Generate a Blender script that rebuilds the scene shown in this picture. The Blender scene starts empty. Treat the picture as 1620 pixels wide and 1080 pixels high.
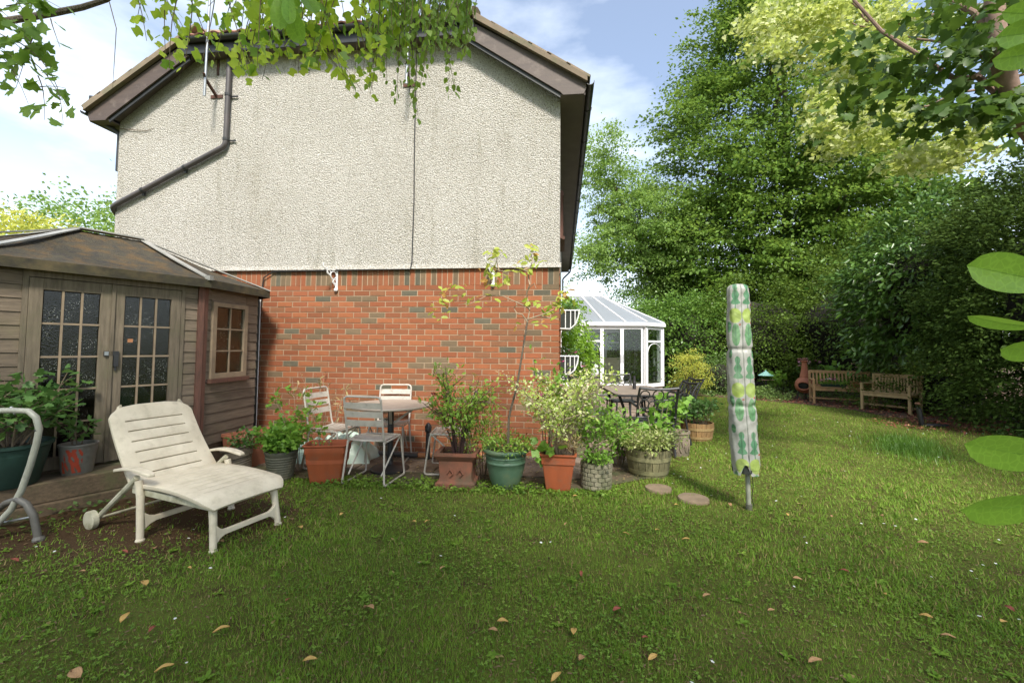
import bpy, math, random
import numpy as np
from mathutils import Vector, Matrix

random.seed(7)
rng = np.random.default_rng(7)
R = math.radians
PI = math.pi
scene = bpy.context.scene
COL = scene.collection

# ------------------------------------------------------------------ camera
W, H = 1620.0, 1080.0
FPX, YAW, PITCH, ROLL = 693.5, 0.113636, 0.046542, 0.009768
CX, CY, CZ = 0.0339, -5.7259, 1.4205
PPY = -23.4
cF = Vector((-math.sin(YAW) * math.cos(PITCH), math.cos(YAW) * math.cos(PITCH), math.sin(PITCH)))
cR0 = Vector((math.cos(YAW), math.sin(YAW), 0))
cU0 = cR0.cross(cF)
cR = cR0 * math.cos(ROLL) + cU0 * math.sin(ROLL)
cU = -cR0 * math.sin(ROLL) + cU0 * math.cos(ROLL)
CAMP = Vector((CX, CY, CZ))
cam_data = bpy.data.cameras.new('camera')
cam_data.sensor_width = 36.0
cam_data.lens = FPX / W * 36.0
cam_data.shift_y = PPY / W
cam_data.clip_start = 0.05
cam_data.clip_end = 600
cam = bpy.data.objects.new('camera', cam_data)
COL.objects.link(cam)
cam.matrix_world = Matrix(((cR.x, cU.x, -cF.x, CX), (cR.y, cU.y, -cF.y, CY), (cR.z, cU.z, -cF.z, CZ), (0, 0, 0, 1)))
scene.camera = cam

# ------------------------------------------------------------------ world and sun
SUN_EL, SUN_AZ = R(50), R(162)          # azimuth clockwise from +Y: behind and right of the camera
world = bpy.data.worlds.new('World')
scene.world = world
world.use_nodes = True
wn = world.node_tree.nodes
wl = world.node_tree.links
wn.clear()
w_out = wn.new('ShaderNodeOutputWorld')
w_bg = wn.new('ShaderNodeBackground')
w_sky = wn.new('ShaderNodeTexSky')
w_sky.sky_type = 'NISHITA'
w_sky.sun_disc = False
w_sky.sun_elevation = SUN_EL
w_sky.sun_rotation = SUN_AZ
w_sky.air_density = 1.0
w_sky.dust_density = 1.6
w_sky.ozone_density = 1.6
w_tc = wn.new('ShaderNodeTexCoord')
w_map = wn.new('ShaderNodeMapping')
w_map.inputs['Scale'].default_value = (1.0, 1.0, 2.6)
w_map.inputs['Location'].default_value = (0.35, 0.15, 0.2)
w_noi = wn.new('ShaderNodeTexNoise')
w_noi.inputs['Scale'].default_value = 1.7
w_noi.inputs['Detail'].default_value = 7
w_noi.inputs['Roughness'].default_value = 0.55
w_ramp = wn.new('ShaderNodeValToRGB')
w_ramp.color_ramp.elements[0].position = 0.42
w_ramp.color_ramp.elements[0].color = (0.12, 0.12, 0.12, 1)
w_ramp.color_ramp.elements[1].position = 0.72
w_ramp.color_ramp.elements[1].color = (0.95, 0.95, 0.95, 1)
w_sep = wn.new('ShaderNodeSeparateXYZ')
w_hor = wn.new('ShaderNodeMapRange')
w_hor.inputs['From Min'].default_value = 0.0
w_hor.inputs['From Max'].default_value = 0.45
w_hor.inputs['To Min'].default_value = 0.95
w_hor.inputs['To Max'].default_value = 0.0
w_max = wn.new('ShaderNodeMath'); w_max.operation = 'MAXIMUM'
w_mix = wn.new('ShaderNodeMixRGB')
w_mix.inputs['Color2'].default_value = (6.6, 7.1, 7.6, 1)
wl.new(w_tc.outputs['Generated'], w_map.inputs['Vector'])
wl.new(w_map.outputs['Vector'], w_noi.inputs['Vector'])
wl.new(w_noi.outputs['Fac'], w_ramp.inputs['Fac'])
wl.new(w_tc.outputs['Generated'], w_sep.inputs['Vector'])
wl.new(w_sep.outputs['Z'], w_hor.inputs['Value'])
wl.new(w_ramp.outputs['Color'], w_max.inputs[0])
wl.new(w_hor.outputs['Result'], w_max.inputs[1])
wl.new(w_max.outputs[0], w_mix.inputs['Fac'])
wl.new(w_sky.outputs['Color'], w_mix.inputs['Color1'])
wl.new(w_mix.outputs['Color'], w_bg.inputs['Color'])
wl.new(w_bg.outputs['Background'], w_out.inputs['Surface'])
w_bg.inputs['Strength'].default_value = 0.125

sd = bpy.data.lights.new('sun', 'SUN')
sd.energy = 3.5
sd.angle = R(9)
sd.color = (1.0, 0.95, 0.86)
sun = bpy.data.objects.new('sun', sd)
COL.objects.link(sun)
sdir = Vector((math.cos(SUN_EL) * math.sin(SUN_AZ), math.cos(SUN_EL) * math.cos(SUN_AZ), math.sin(SUN_EL)))
sun.rotation_euler = sdir.to_track_quat('Z', 'Y').to_euler()
sun.location = sdir * 40
scene.view_settings.view_transform = 'Standard'
scene.view_settings.look = 'None'
scene.view_settings.exposure = 1.06
scene.view_settings.gamma = 1.0
scene.view_settings.use_curve_mapping = False
scene.render.engine = 'CYCLES'
scene.cycles.max_bounces = 8
scene.cycles.diffuse_bounces = 4
scene.cycles.transparent_max_bounces = 16
scene.cycles.caustics_reflective = False
scene.cycles.caustics_refractive = False


def at(px, py, d):
    """World point seen at photograph pixel (px, py), d metres in front of the camera."""
    return CAMP + (cF * FPX + cR * (px - 810) - cU * (py - 540 - PPY)) * (d / FPX)


def gr(px, py, z=0.0):
    v = cF * FPX + cR * (px - 810) - cU * (py - 540 - PPY)
    return CAMP + v * ((z - CZ) / v.z)


# ------------------------------------------------------------------ materials
def nt(name):
    m = bpy.data.materials.new(name)
    m.use_nodes = True
    m.node_tree.nodes.clear()
    return m, m.node_tree.nodes, m.node_tree.links


def mixcol(n, l, fac, a, b):
    x = n.new('ShaderNodeMixRGB')
    for s, v in (('Color1', a), ('Color2', b)):
        if isinstance(v, tuple): x.inputs[s].default_value = (*v, 1)
        else: l.new(v, x.inputs[s])
    if isinstance(fac, (int, float)): x.inputs['Fac'].default_value = fac
    else: l.new(fac, x.inputs['Fac'])
    return x.outputs['Color']


def noise(n, l, scale, detail=4, rough=0.55, vec=None, stretch=None, coord='Object'):
    tc = n.new('ShaderNodeTexCoord')
    t = n.new('ShaderNodeTexNoise')
    t.inputs['Scale'].default_value = scale
    t.inputs['Detail'].default_value = detail
    t.inputs['Roughness'].default_value = rough
    src = tc.outputs[coord]
    if stretch:
        mp = n.new('ShaderNodeMapping')
        mp.inputs['Scale'].default_value = stretch
        l.new(src, mp.inputs['Vector'])
        src = mp.outputs['Vector']
    l.new(src, t.inputs['Vector'])
    return t.outputs['Fac']


def ramp(n, l, fac, p0, p1, c0=(0, 0, 0), c1=(1, 1, 1)):
    r = n.new('ShaderNodeValToRGB')
    r.color_ramp.elements[0].position = p0
    r.color_ramp.elements[1].position = p1
    r.color_ramp.elements[0].color = (*c0, 1)
    r.color_ramp.elements[1].color = (*c1, 1)
    l.new(fac, r.inputs['Fac'])
    return r.outputs['Color']


def mat(name, c1, c2=None, scale=6.0, rough=0.7, bump=0.2, bscale=60.0, stretch=None, dirt=None, dscale=2.0,
        metal=0.0, rnd=0.0, spec=0.5, bdist=0.004, dlo=0.5, dhi=0.7, coord='Object'):
    """Principled with two noise-mixed colours, optional dirt patches and bump."""
    m, n, l = nt(name)
    out = n.new('ShaderNodeOutputMaterial')
    p = n.new('ShaderNodeBsdfPrincipled')
    l.new(p.outputs[0], out.inputs[0])
    p.inputs['Roughness'].default_value = rough
    p.inputs['Metallic'].default_value = metal
    p.inputs['Specular IOR Level'].default_value = spec
    c2 = c2 or tuple(x * 0.7 for x in c1)
    col = mixcol(n, l, ramp(n, l, noise(n, l, scale, 6, 0.6, stretch=stretch, coord=coord), 0.35, 0.65), c1, c2)
    if dirt:
        col = mixcol(n, l, ramp(n, l, noise(n, l, dscale, 6, 0.65, coord=coord), dlo, dhi), col, dirt)
    if rnd:
        oi = n.new('ShaderNodeObjectInfo')
        geo = n.new('ShaderNodeNewGeometry')
        ad = n.new('ShaderNodeMath'); ad.operation = 'ADD'
        l.new(oi.outputs['Random'], ad.inputs[0]); l.new(geo.outputs['Random Per Island'], ad.inputs[1])
        fr = n.new('ShaderNodeMath'); fr.operation = 'FRACT'
        l.new(ad.outputs[0], fr.inputs[0])
        hs = n.new('ShaderNodeHueSaturation')
        mr = n.new('ShaderNodeMapRange')
        mr.inputs['To Min'].default_value = 1 - rnd
        mr.inputs['To Max'].default_value = 1 + rnd
        l.new(fr.outputs[0], mr.inputs['Value'])
        l.new(mr.outputs['Result'], hs.inputs['Value'])
        l.new(col, hs.inputs['Color'])
        col = hs.outputs['Color']
    l.new(col, p.inputs['Base Color'])
    if bump:
        b = n.new('ShaderNodeBump')
        b.inputs['Strength'].default_value = bump
        b.inputs['Distance'].default_value = bdist
        l.new(noise(n, l, bscale, 5, 0.6, stretch=stretch, coord=coord), b.inputs['Height'])
        l.new(b.outputs['Normal'], p.inputs['Normal'])
    return m


def leafmat(name, c1, c2, c3=None, trans=0.35, rough=0.45, scale=1.2, spec=0.4, tcol=1.5, c3amt=0.2):
    """Leaf colour varies leaf by leaf and clump by clump; part of the light passes through the blade."""
    m, n, l = nt(name)
    out = n.new('ShaderNodeOutputMaterial')
    p = n.new('ShaderNodeBsdfPrincipled')
    t = n.new('ShaderNodeBsdfTranslucent')
    mx = n.new('ShaderNodeMixShader')
    geo = n.new('ShaderNodeNewGeometry')
    ms = n.new('ShaderNodeMath'); ms.operation = 'MULTIPLY_ADD'
    ms.inputs[1].default_value = 0.6
    l.new(geo.outputs['Random Per Island'], ms.inputs[0])
    nf = ramp(n, l, noise(n, l, scale, 3, 0.5), 0.35, 0.65)
    sc = n.new('ShaderNodeMath'); sc.operation = 'MULTIPLY'
    sc.inputs[1].default_value = 0.45
    l.new(nf, sc.inputs[0])
    l.new(sc.outputs[0], ms.inputs[2])
    col = mixcol(n, l, ms.outputs[0], c1, c2)
    if c3:
        w = n.new('ShaderNodeTexWhiteNoise'); w.noise_dimensions = '1D'
        l.new(geo.outputs['Random Per Island'], w.inputs['W'])
        lt = n.new('ShaderNodeMath'); lt.operation = 'LESS_THAN'
        lt.inputs[1].default_value = c3amt
        l.new(w.outputs['Value'], lt.inputs[0])
        col = mixcol(n, l, lt.outputs[0], col, c3)
    l.new(col, p.inputs['Base Color'])
    hs = n.new('ShaderNodeHueSaturation')
    hs.inputs['Hue'].default_value = 0.485
    hs.inputs['Value'].default_value = tcol
    l.new(col, hs.inputs['Color'])
    l.new(hs.outputs['Color'], t.inputs['Color'])
    p.inputs['Roughness'].default_value = rough
    p.inputs['Specular IOR Level'].default_value = spec
    mx.inputs[0].default_value = trans
    l.new(p.outputs[0], mx.inputs[1]); l.new(t.outputs[0], mx.inputs[2])
    l.new(mx.outputs[0], out.inputs[0])
    return m


def glassmat(name, tint=(0.75, 0.8, 0.78), refl=0.6, bump=0.0, bscale=60, rough=0.03, spots=0.0):
    m, n, l = nt(name)
    out = n.new('ShaderNodeOutputMaterial')
    tr = n.new('ShaderNodeBsdfTransparent'); tr.inputs['Color'].default_value = (*tint, 1)
    g = n.new('ShaderNodeBsdfGlossy'); g.inputs['Roughness'].default_value = rough
    fr = n.new('ShaderNodeFresnel'); fr.inputs['IOR'].default_value = 1.5
    mu = n.new('ShaderNodeMath'); mu.operation = 'MULTIPLY_ADD'
    mu.inputs[1].default_value = refl * 1.6
    mu.inputs[2].default_value = 0.02
    l.new(fr.outputs[0], mu.inputs[0])
    mx = n.new('ShaderNodeMixShader')
    l.new(mu.outputs[0], mx.inputs[0])
    l.new(tr.outputs[0], mx.inputs[1]); l.new(g.outputs[0], mx.inputs[2])
    if bump:
        b = n.new('ShaderNodeBump'); b.inputs['Strength'].default_value = bump
        b.inputs['Distance'].default_value = 0.003
        v = n.new('ShaderNodeTexVoronoi'); v.inputs['Scale'].default_value = bscale
        tc = n.new('ShaderNodeTexCoord'); l.new(tc.outputs['Object'], v.inputs['Vector'])
        l.new(v.outputs['Distance'], b.inputs['Height'])
        l.new(b.outputs['Normal'], g.inputs['Normal'])
        l.new(b.outputs['Normal'], fr.inputs['Normal'])
    sh = mx.outputs[0]
    if spots:
        d = n.new('ShaderNodeBsdfDiffuse'); d.inputs['Color'].default_value = (0.45, 0.47, 0.42, 1)
        v = n.new('ShaderNodeTexVoronoi'); v.inputs['Scale'].default_value = bscale * 0.8
        tc = n.new('ShaderNodeTexCoord'); l.new(tc.outputs['Object'], v.inputs['Vector'])
        lt = ramp(n, l, v.outputs['Distance'], 0.16, 0.24, (1, 1, 1), (0, 0, 0))
        nm = ramp(n, l, noise(n, l, 5, 2), 0.46, 0.58)
        mm = n.new('ShaderNodeMath'); mm.operation = 'MULTIPLY'
        l.new(lt, mm.inputs[0]); l.new(nm, mm.inputs[1])
        m3 = n.new('ShaderNodeMath'); m3.operation = 'MULTIPLY'; m3.inputs[1].default_value = spots
        l.new(mm.outputs[0], m3.inputs[0])
        m2 = n.new('ShaderNodeMixShader')
        l.new(m3.outputs[0], m2.inputs[0]); l.new(sh, m2.inputs[1]); l.new(d.outputs[0], m2.inputs[2])
        sh = m2.outputs[0]
    l.new(sh, out.inputs[0])
    return m


def roughcast():
    m, n, l = nt('roughcast_render')
    out = n.new('ShaderNodeOutputMaterial')
    p = n.new('ShaderNodeBsdfPrincipled'); l.new(p.outputs[0], out.inputs[0])
    p.inputs['Roughness'].default_value = 0.95
    p.inputs['Specular IOR Level'].default_value = 0.15
    tc = n.new('ShaderNodeTexCoord')
    v = n.new('ShaderNodeTexVoronoi'); v.inputs['Scale'].default_value = 62
    v.inputs['Randomness'].default_value = 1.0
    wob = n.new('ShaderNodeTexNoise'); wob.inputs['Scale'].default_value = 40; wob.inputs['Detail'].default_value = 2
    l.new(tc.outputs['Object'], wob.inputs['Vector'])
    va = n.new('ShaderNodeVectorMath'); va.operation = 'MULTIPLY_ADD'
    va.inputs[1].default_value = (0.03, 0.03, 0.03)
    l.new(wob.outputs['Color'], va.inputs[0]); l.new(tc.outputs['Object'], va.inputs[2])
    l.new(va.outputs[0], v.inputs['Vector'])
    n2 = noise(n, l, 52, 5, 0.75)
    base = mixcol(n, l, ramp(n, l, noise(n, l, 0.8, 5, 0.6), 0.35, 0.7), (0.625, 0.60, 0.555), (0.545, 0.52, 0.47))
    base = mixcol(n, l, ramp(n, l, noise(n, l, 1.3, 6, 0.65, stretch=(1, 1, 0.35)), 0.60, 0.95), base, (0.44, 0.41, 0.33))
    base = mixcol(n, l, ramp(n, l, noise(n, l, 5.0, 6, 0.7, stretch=(1, 1, 0.12)), 0.55, 0.9), base, (0.33, 0.31, 0.24))
    pits = ramp(n, l, n2, 0.36, 0.52, (0.36, 0.34, 0.30), (1, 1, 1))
    mu = n.new('ShaderNodeMixRGB'); mu.blend_type = 'MULTIPLY'; mu.inputs['Fac'].default_value = 0.85
    l.new(base, mu.inputs['Color1']); l.new(pits, mu.inputs['Color2'])
    cv = n.new('ShaderNodeTexVoronoi'); cv.inputs['Scale'].default_value = 62
    l.new(va.outputs[0], cv.inputs['Vector'])
    g = ramp(n, l, cv.outputs['Color'], 0.15, 0.6, (0.78, 0.74, 0.68), (1, 1, 1))
    mu2 = n.new('ShaderNodeMixRGB'); mu2.blend_type = 'MULTIPLY'; mu2.inputs['Fac'].default_value = 0.7
    l.new(mu.outputs[0], mu2.inputs['Color1']); l.new(g, mu2.inputs['Color2'])
    l.new(mu2.outputs[0], p.inputs['Base Color'])
    ad = n.new('ShaderNodeMath'); ad.operation = 'SUBTRACT'
    l.new(n2, ad.inputs[0]); l.new(v.outputs['Distance'], ad.inputs[1])
    b = n.new('ShaderNodeBump'); b.inputs['Strength'].default_value = 1.0
    b.inputs['Distance'].default_value = 0.019
    l.new(ad.outputs[0], b.inputs['Height']); l.new(b.outputs['Normal'], p.inputs['Normal'])
    return m


def lawnmat():
    m, n, l = nt('lawn_turf')
    out = n.new('ShaderNodeOutputMaterial')
    p = n.new('ShaderNodeBsdfPrincipled'); l.new(p.outputs[0], out.inputs[0])
    p.inputs['Roughness'].default_value = 0.9
    p.inputs['Specular IOR Level'].default_value = 0.1
    a = mixcol(n, l, ramp(n, l, noise(n, l, 30, 6, 0.7), 0.35, 0.65), (0.055, 0.09, 0.014), (0.12, 0.165, 0.026))
    moss = mixcol(n, l, ramp(n, l, noise(n, l, 1.6, 5, 0.6), 0.45, 0.62), a, (0.13, 0.18, 0.03))
    thatch = mixcol(n, l, ramp(n, l, noise(n, l, 85, 4, 0.7), 0.47, 0.60), moss, (0.13, 0.085, 0.04))
    soil = mixcol(n, l, ramp(n, l, noise(n, l, 3.4, 9, 0.75), 0.53, 0.64), thatch, (0.085, 0.055, 0.028))
    # worn earth round the lounger and under the hedges
    tc = n.new('ShaderNodeTexCoord')
    def patch(col, x, y, r, c, k=0.6):
        d = n.new('ShaderNodeVectorMath'); d.operation = 'DISTANCE'
        d.inputs[1].default_value = (x, y, 0)
        mp = n.new('ShaderNodeMapping')
        l.new(tc.outputs['Object'], mp.inputs['Vector'])
        l.new(mp.outputs[0], d.inputs[0])
        ns = noise(n, l, 4, 6, 0.7)
        s = n.new('ShaderNodeMath'); s.operation = 'MULTIPLY_ADD'; s.inputs[1].default_value = r * k * 2
        l.new(ns, s.inputs[0]); l.new(d.outputs['Value'], s.inputs[2])
        f = ramp(n, l, s.outputs[0], 0.0, 1.0, (1, 1, 1), (0, 0, 0))
        mr = n.new('ShaderNodeMapRange')
        mr.inputs['From Min'].default_value = r * (0.7 + k)
        mr.inputs['From Max'].default_value = r * (1.1 + k)
        mr.inputs['To Min'].default_value = 1; mr.inputs['To Max'].default_value = 0
        l.new(s.outputs[0], mr.inputs['Value'])
        return mixcol(n, l, mr.outputs['Result'], col, c)
    col = patch(soil, -3.0, -2.4, 1.0, (0.10, 0.062, 0.034))
    col = patch(col, -4.2, -2.9, 0.9, (0.09, 0.055, 0.03))
    col = patch(col, 8.6, 3.6, 2.0, (0.11, 0.06, 0.035))
    l.new(col, p.inputs['Base Color'])
    b = n.new('ShaderNodeBump'); b.inputs['Strength'].default_value = 0.9; b.inputs['Distance'].default_value = 0.03
    l.new(noise(n, l, 50, 6, 0.75), b.inputs['Height']); l.new(b.outputs['Normal'], p.inputs['Normal'])
    return m


M = {}
M['render'] = roughcast()
M['lawn'] = lawnmat()
M['soil'] = mat('bed_soil', (0.055, 0.032, 0.02), (0.12, 0.065, 0.035), 8, 0.95, 0.9, 25, bdist=0.03)
M['compost'] = mat('compost', (0.03, 0.02, 0.013), (0.07, 0.045, 0.025), 25, 0.95, 0.8, 60, bdist=0.01)
M['slab'] = mat('paving_stone', (0.26, 0.20, 0.15), (0.17, 0.125, 0.09), 5, 0.9, 0.5, 50, dirt=(0.10, 0.07, 0.045), dscale=3, rnd=0.18)
M['joint'] = mat('paving_joint', (0.10, 0.07, 0.045), (0.07, 0.08, 0.03), 6, 0.95, 0.6, 60)
brick_cols = [((0.265, 0.088, 0.040), (0.225, 0.078, 0.038)), ((0.29, 0.102, 0.045), (0.24, 0.088, 0.040)), ((0.24, 0.082, 0.039), (0.215, 0.086, 0.043)),
              ((0.235, 0.10, 0.05), (0.19, 0.09, 0.047)), ((0.165, 0.115, 0.068), (0.135, 0.098, 0.06)), ((0.12, 0.105, 0.072), (0.092, 0.084, 0.06))]
BR = [mat('brick_face', a, b, 9, 0.9, 0.5, 90, rnd=0.12, bdist=0.003, spec=0.25, dirt=(0.30, 0.20, 0.11), dscale=3.0, dlo=0.62, dhi=0.85) for a, b in brick_cols]
M['mortar'] = mat('mortar', (0.37, 0.27, 0.18), (0.31, 0.225, 0.15), 7, 0.95, 0.4, 120, bdist=0.002)
M['tile'] = mat('clay_roof_tile', (0.34, 0.16, 0.11), (0.24, 0.12, 0.085), 8, 0.85, 0.4, 40, rnd=0.2, dirt=(0.17, 0.15, 0.10), dscale=3)
M['verge'] = mat('verge_tile', (0.22, 0.165, 0.115), (0.16, 0.13, 0.09), 6, 0.9, 0.4, 40, rnd=0.15, dirt=(0.14, 0.14, 0.08), dscale=4)
M['brownboard'] = mat('brown_stained_board', (0.092, 0.066, 0.054), (0.07, 0.05, 0.042), 3, 0.6, 0.2, 30, stretch=(1, 1, 8), dirt=(0.20, 0.16, 0.135), dscale=5, dlo=0.55, dhi=0.85)
M['soffit'] = mat('soffit_board', (0.13, 0.105, 0.085), (0.10, 0.08, 0.065), 3, 0.7, 0.1, 30)
M['gutter'] = mat('black_gutter', (0.018, 0.02, 0.02), (0.03, 0.03, 0.03), 5, 0.45, 0.05, 30)
M['pipe'] = mat('grey_brown_pipe', (0.085, 0.072, 0.072), (0.06, 0.055, 0.055), 5, 0.5, 0.05, 30)
M['cable'] = mat('black_cable', (0.02, 0.02, 0.02), None, 5, 0.6, 0)
M['galv'] = mat('galvanised_steel', (0.42, 0.44, 0.45), (0.34, 0.35, 0.36), 12, 0.4, 0.05, 50, metal=0.8)
M['rust'] = mat('rusty_iron', (0.12, 0.05, 0.03), (0.05, 0.03, 0.025), 20, 0.85, 0.4, 80)
M['whitepaint'] = mat('white_painted_iron', (0.78, 0.78, 0.78), (0.70, 0.70, 0.69), 12, 0.45, 0.1, 60)
M['shedwood'] = mat('weathered_shed_board', (0.20, 0.152, 0.108), (0.115, 0.088, 0.064), 5, 0.85, 0.5, 26, stretch=(1.2, 1.2, 14), rnd=0.16, dirt=(0.15, 0.125, 0.075), dscale=2.5)
M['shedframe'] = mat('weathered_door_timber', (0.185, 0.148, 0.104), (0.11, 0.088, 0.062), 5, 0.85, 0.5, 22, stretch=(9, 9, 1), rnd=0.1, dirt=(0.13, 0.115, 0.07), dscale=2.5)
M['shedred'] = mat('red_brown_post', (0.15, 0.065, 0.045), (0.09, 0.045, 0.032), 6, 0.8, 0.4, 30, stretch=(9, 9, 1))
M['glazingbar'] = mat('glazing_bar_timber', (0.29, 0.22, 0.145), (0.21, 0.16, 0.11), 8, 0.8, 0.3, 30)
M['felt'] = mat('mossy_roofing_felt', (0.035, 0.03, 0.024), (0.06, 0.05, 0.03), 14, 0.95, 1.0, 45, dirt=(0.10, 0.06, 0.022), dscale=6.0, dlo=0.48, dhi=0.66, bdist=0.02)
M['fascia'] = mat('mossy_fascia', (0.032, 0.027, 0.02), (0.055, 0.048, 0.024), 9, 0.9, 0.8, 35, dirt=(0.10, 0.075, 0.035), dscale=4)
M['capping'] = mat('grey_capping_strip', (0.33, 0.32, 0.30), (0.24, 0.24, 0.22), 5, 0.6, 0.2, 50)
M['blackiron'] = mat('black_iron', (0.022, 0.022, 0.025), (0.03, 0.03, 0.03), 8, 0.45, 0.2, 80)
M['shedglass'] = glassmat('shed_glass', (0.55, 0.58, 0.52), 0.28, 0.25, 75, 0.08, spots=0.5)
M['glass'] = glassmat('window_glass', (0.9, 0.94, 0.92), 0.3)
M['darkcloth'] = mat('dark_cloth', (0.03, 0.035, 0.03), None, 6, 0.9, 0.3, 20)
M['purple'] = mat('purple_cloth', (0.16, 0.05, 0.13), (0.10, 0.03, 0.085), 6, 0.85, 0.5, 14, bdist=0.02)
M['greencloth'] = mat('green_cloth', (0.03, 0.10, 0.06), None, 6, 0.85, 0.5, 14, bdist=0.02)
M['plastic'] = mat('weathered_white_plastic', (0.66, 0.585, 0.46), (0.56, 0.49, 0.375), 7, 0.55, 0.12, 60, dirt=(0.42, 0.36, 0.26), dscale=13, dlo=0.52, dhi=0.85)
M['plasticdirty'] = mat('green_stained_plastic', (0.52, 0.49, 0.38), (0.40, 0.38, 0.27), 7, 0.6, 0.12, 60, dirt=(0.24, 0.22, 0.14), dscale=8)
M['slot'] = mat('slot_shadow_gap', (0.07, 0.055, 0.04), None, 6, 0.9, 0)
M['chairmetal'] = mat('painted_chair_steel', (0.52, 0.47, 0.41), (0.42, 0.38, 0.33), 14, 0.45, 0.05, 40, dirt=(0.26, 0.18, 0.12), dscale=14, dlo=0.6, dhi=0.75)
M['tabletop'] = mat('stone_grey_tabletop', (0.46, 0.38, 0.31), (0.38, 0.31, 0.25), 10, 0.5, 0.1, 60)
M['patiotop'] = mat('sandy_patio_tabletop', (0.26, 0.20, 0.16), (0.19, 0.15, 0.12), 10, 0.5, 0.1, 60)
M['tubegrey'] = mat('grey_green_tube', (0.36, 0.36, 0.30), (0.27, 0.27, 0.23), 8, 0.4, 0.05, 40, dirt=(0.16, 0.15, 0.11), dscale=9, dlo=0.6, dhi=0.8)
M['tubedark'] = mat('dark_tube', (0.09, 0.085, 0.075), (0.14, 0.13, 0.115), 8, 0.5, 0.1, 40)
M['terracotta'] = mat('terracotta_plastic', (0.35, 0.085, 0.03), (0.29, 0.072, 0.027), 4, 0.55, 0.12, 40, stretch=(3, 3, 0.5), dirt=(0.30, 0.13, 0.07), dscale=5, dlo=0.6, dhi=0.8)
M['clay'] = mat('old_clay', (0.21, 0.075, 0.042), (0.13, 0.06, 0.036), 7, 0.85, 0.5, 50, dirt=(0.085, 0.07, 0.04), dscale=5)
M['clayred'] = mat('red_clay', (0.42, 0.155, 0.085), (0.33, 0.12, 0.07), 6, 0.8, 0.3, 50)
M['terracotta'] = mat('terracotta_plastic_weathered', (0.35, 0.085, 0.03), (0.29, 0.072, 0.027), 4, 0.6, 0.15, 40, stretch=(3, 3, 0.5), dirt=(0.20, 0.10, 0.06), dscale=7, dlo=0.52, dhi=0.8)
M['greyplastic'] = mat('grey_green_plastic', (0.105, 0.105, 0.075), (0.075, 0.075, 0.055), 5, 0.6, 0.1, 40, dirt=(0.17, 0.15, 0.10), dscale=6)
M['greybrown'] = mat('grey_brown_plastic', (0.17, 0.135, 0.10), (0.12, 0.10, 0.075), 5, 0.6, 0.1, 40, dirt=(0.22, 0.19, 0.14), dscale=6)
M['greenglaze'] = mat('green_glaze', (0.06, 0.115, 0.07), (0.09, 0.155, 0.10), 5, 0.35, 0.1, 30, dirt=(0.12, 0.15, 0.08), dscale=5)
M['darkgreenpot'] = mat('dark_green_plastic', (0.02, 0.055, 0.042), (0.014, 0.035, 0.028), 5, 0.5, 0.1, 40)
M['greybucket'] = mat('grey_bucket_paint', (0.23, 0.22, 0.20), (0.17, 0.165, 0.15), 5, 0.5, 0.1, 40, dirt=(0.11, 0.10, 0.075), dscale=5)
M['redpaint'] = mat('red_paint', (0.48, 0.06, 0.025), (0.38, 0.05, 0.02), 9, 0.6, 0.3, 60)
M['stonepot'] = mat('mossy_stone', (0.26, 0.23, 0.16), (0.17, 0.165, 0.10), 7, 0.95, 0.7, 50, dirt=(0.085, 0.095, 0.04), dscale=5, bdist=0.008)
M['reconstone'] = mat('reconstituted_stone', (0.24, 0.19, 0.14), (0.16, 0.13, 0.095), 9, 0.95, 0.8, 40, dirt=(0.10, 0.09, 0.055), dscale=7, bdist=0.01)
M['barrelgreen'] = mat('algae_barrel_stave', (0.19, 0.17, 0.085), (0.13, 0.12, 0.06), 6, 0.85, 0.4, 24, stretch=(6, 6, 1), rnd=0.12)
M['barrelbrown'] = mat('oak_barrel_stave', (0.36, 0.21, 0.085), (0.25, 0.15, 0.065), 6, 0.8, 0.4, 24, stretch=(6, 6, 1), rnd=0.12)
M['hoopgreen'] = mat('algae_hoop', (0.26, 0.24, 0.12), (0.18, 0.17, 0.09), 6, 0.7, 0.2, 40)
M['hoopbrown'] = mat('brown_hoop', (0.42, 0.28, 0.12), (0.30, 0.20, 0.09), 6, 0.7, 0.2, 40)
M['teak'] = mat('weathered_teak', (0.52, 0.31, 0.15), (0.38, 0.23, 0.115), 8, 0.75, 0.3, 26, stretch=(2, 2, 2), rnd=0.1)
M['teakgrey'] = mat('greyed_teak', (0.55, 0.40, 0.21), (0.42, 0.30, 0.16), 8, 0.75, 0.3, 26, rnd=0.1)
M['upvc'] = mat('white_upvc', (0.80, 0.80, 0.82), (0.76, 0.76, 0.78), 2, 0.35, 0, dirt=None)
M['polycarb'] = mat('translucent_roof_panel', (0.24, 0.262, 0.29), (0.21, 0.23, 0.255), 2, 0.3, 0.05, 30)
def translucent_panel():
    m, n, l = nt('translucent_roof_sheet')
    out = n.new('ShaderNodeOutputMaterial'); d = n.new('ShaderNodeBsdfPrincipled'); t = n.new('ShaderNodeBsdfTranslucent'); mx = n.new('ShaderNodeMixShader')
    d.inputs['Base Color'].default_value = (.34, .37, .41, 1); d.inputs['Roughness'].default_value = .3
    t.inputs['Color'].default_value = (.85, .88, .9, 1); mx.inputs[0].default_value = .5
    l.new(d.outputs[0], mx.inputs[1]); l.new(t.outputs[0], mx.inputs[2]); l.new(mx.outputs[0], out.inputs[0])
    return m


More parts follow.
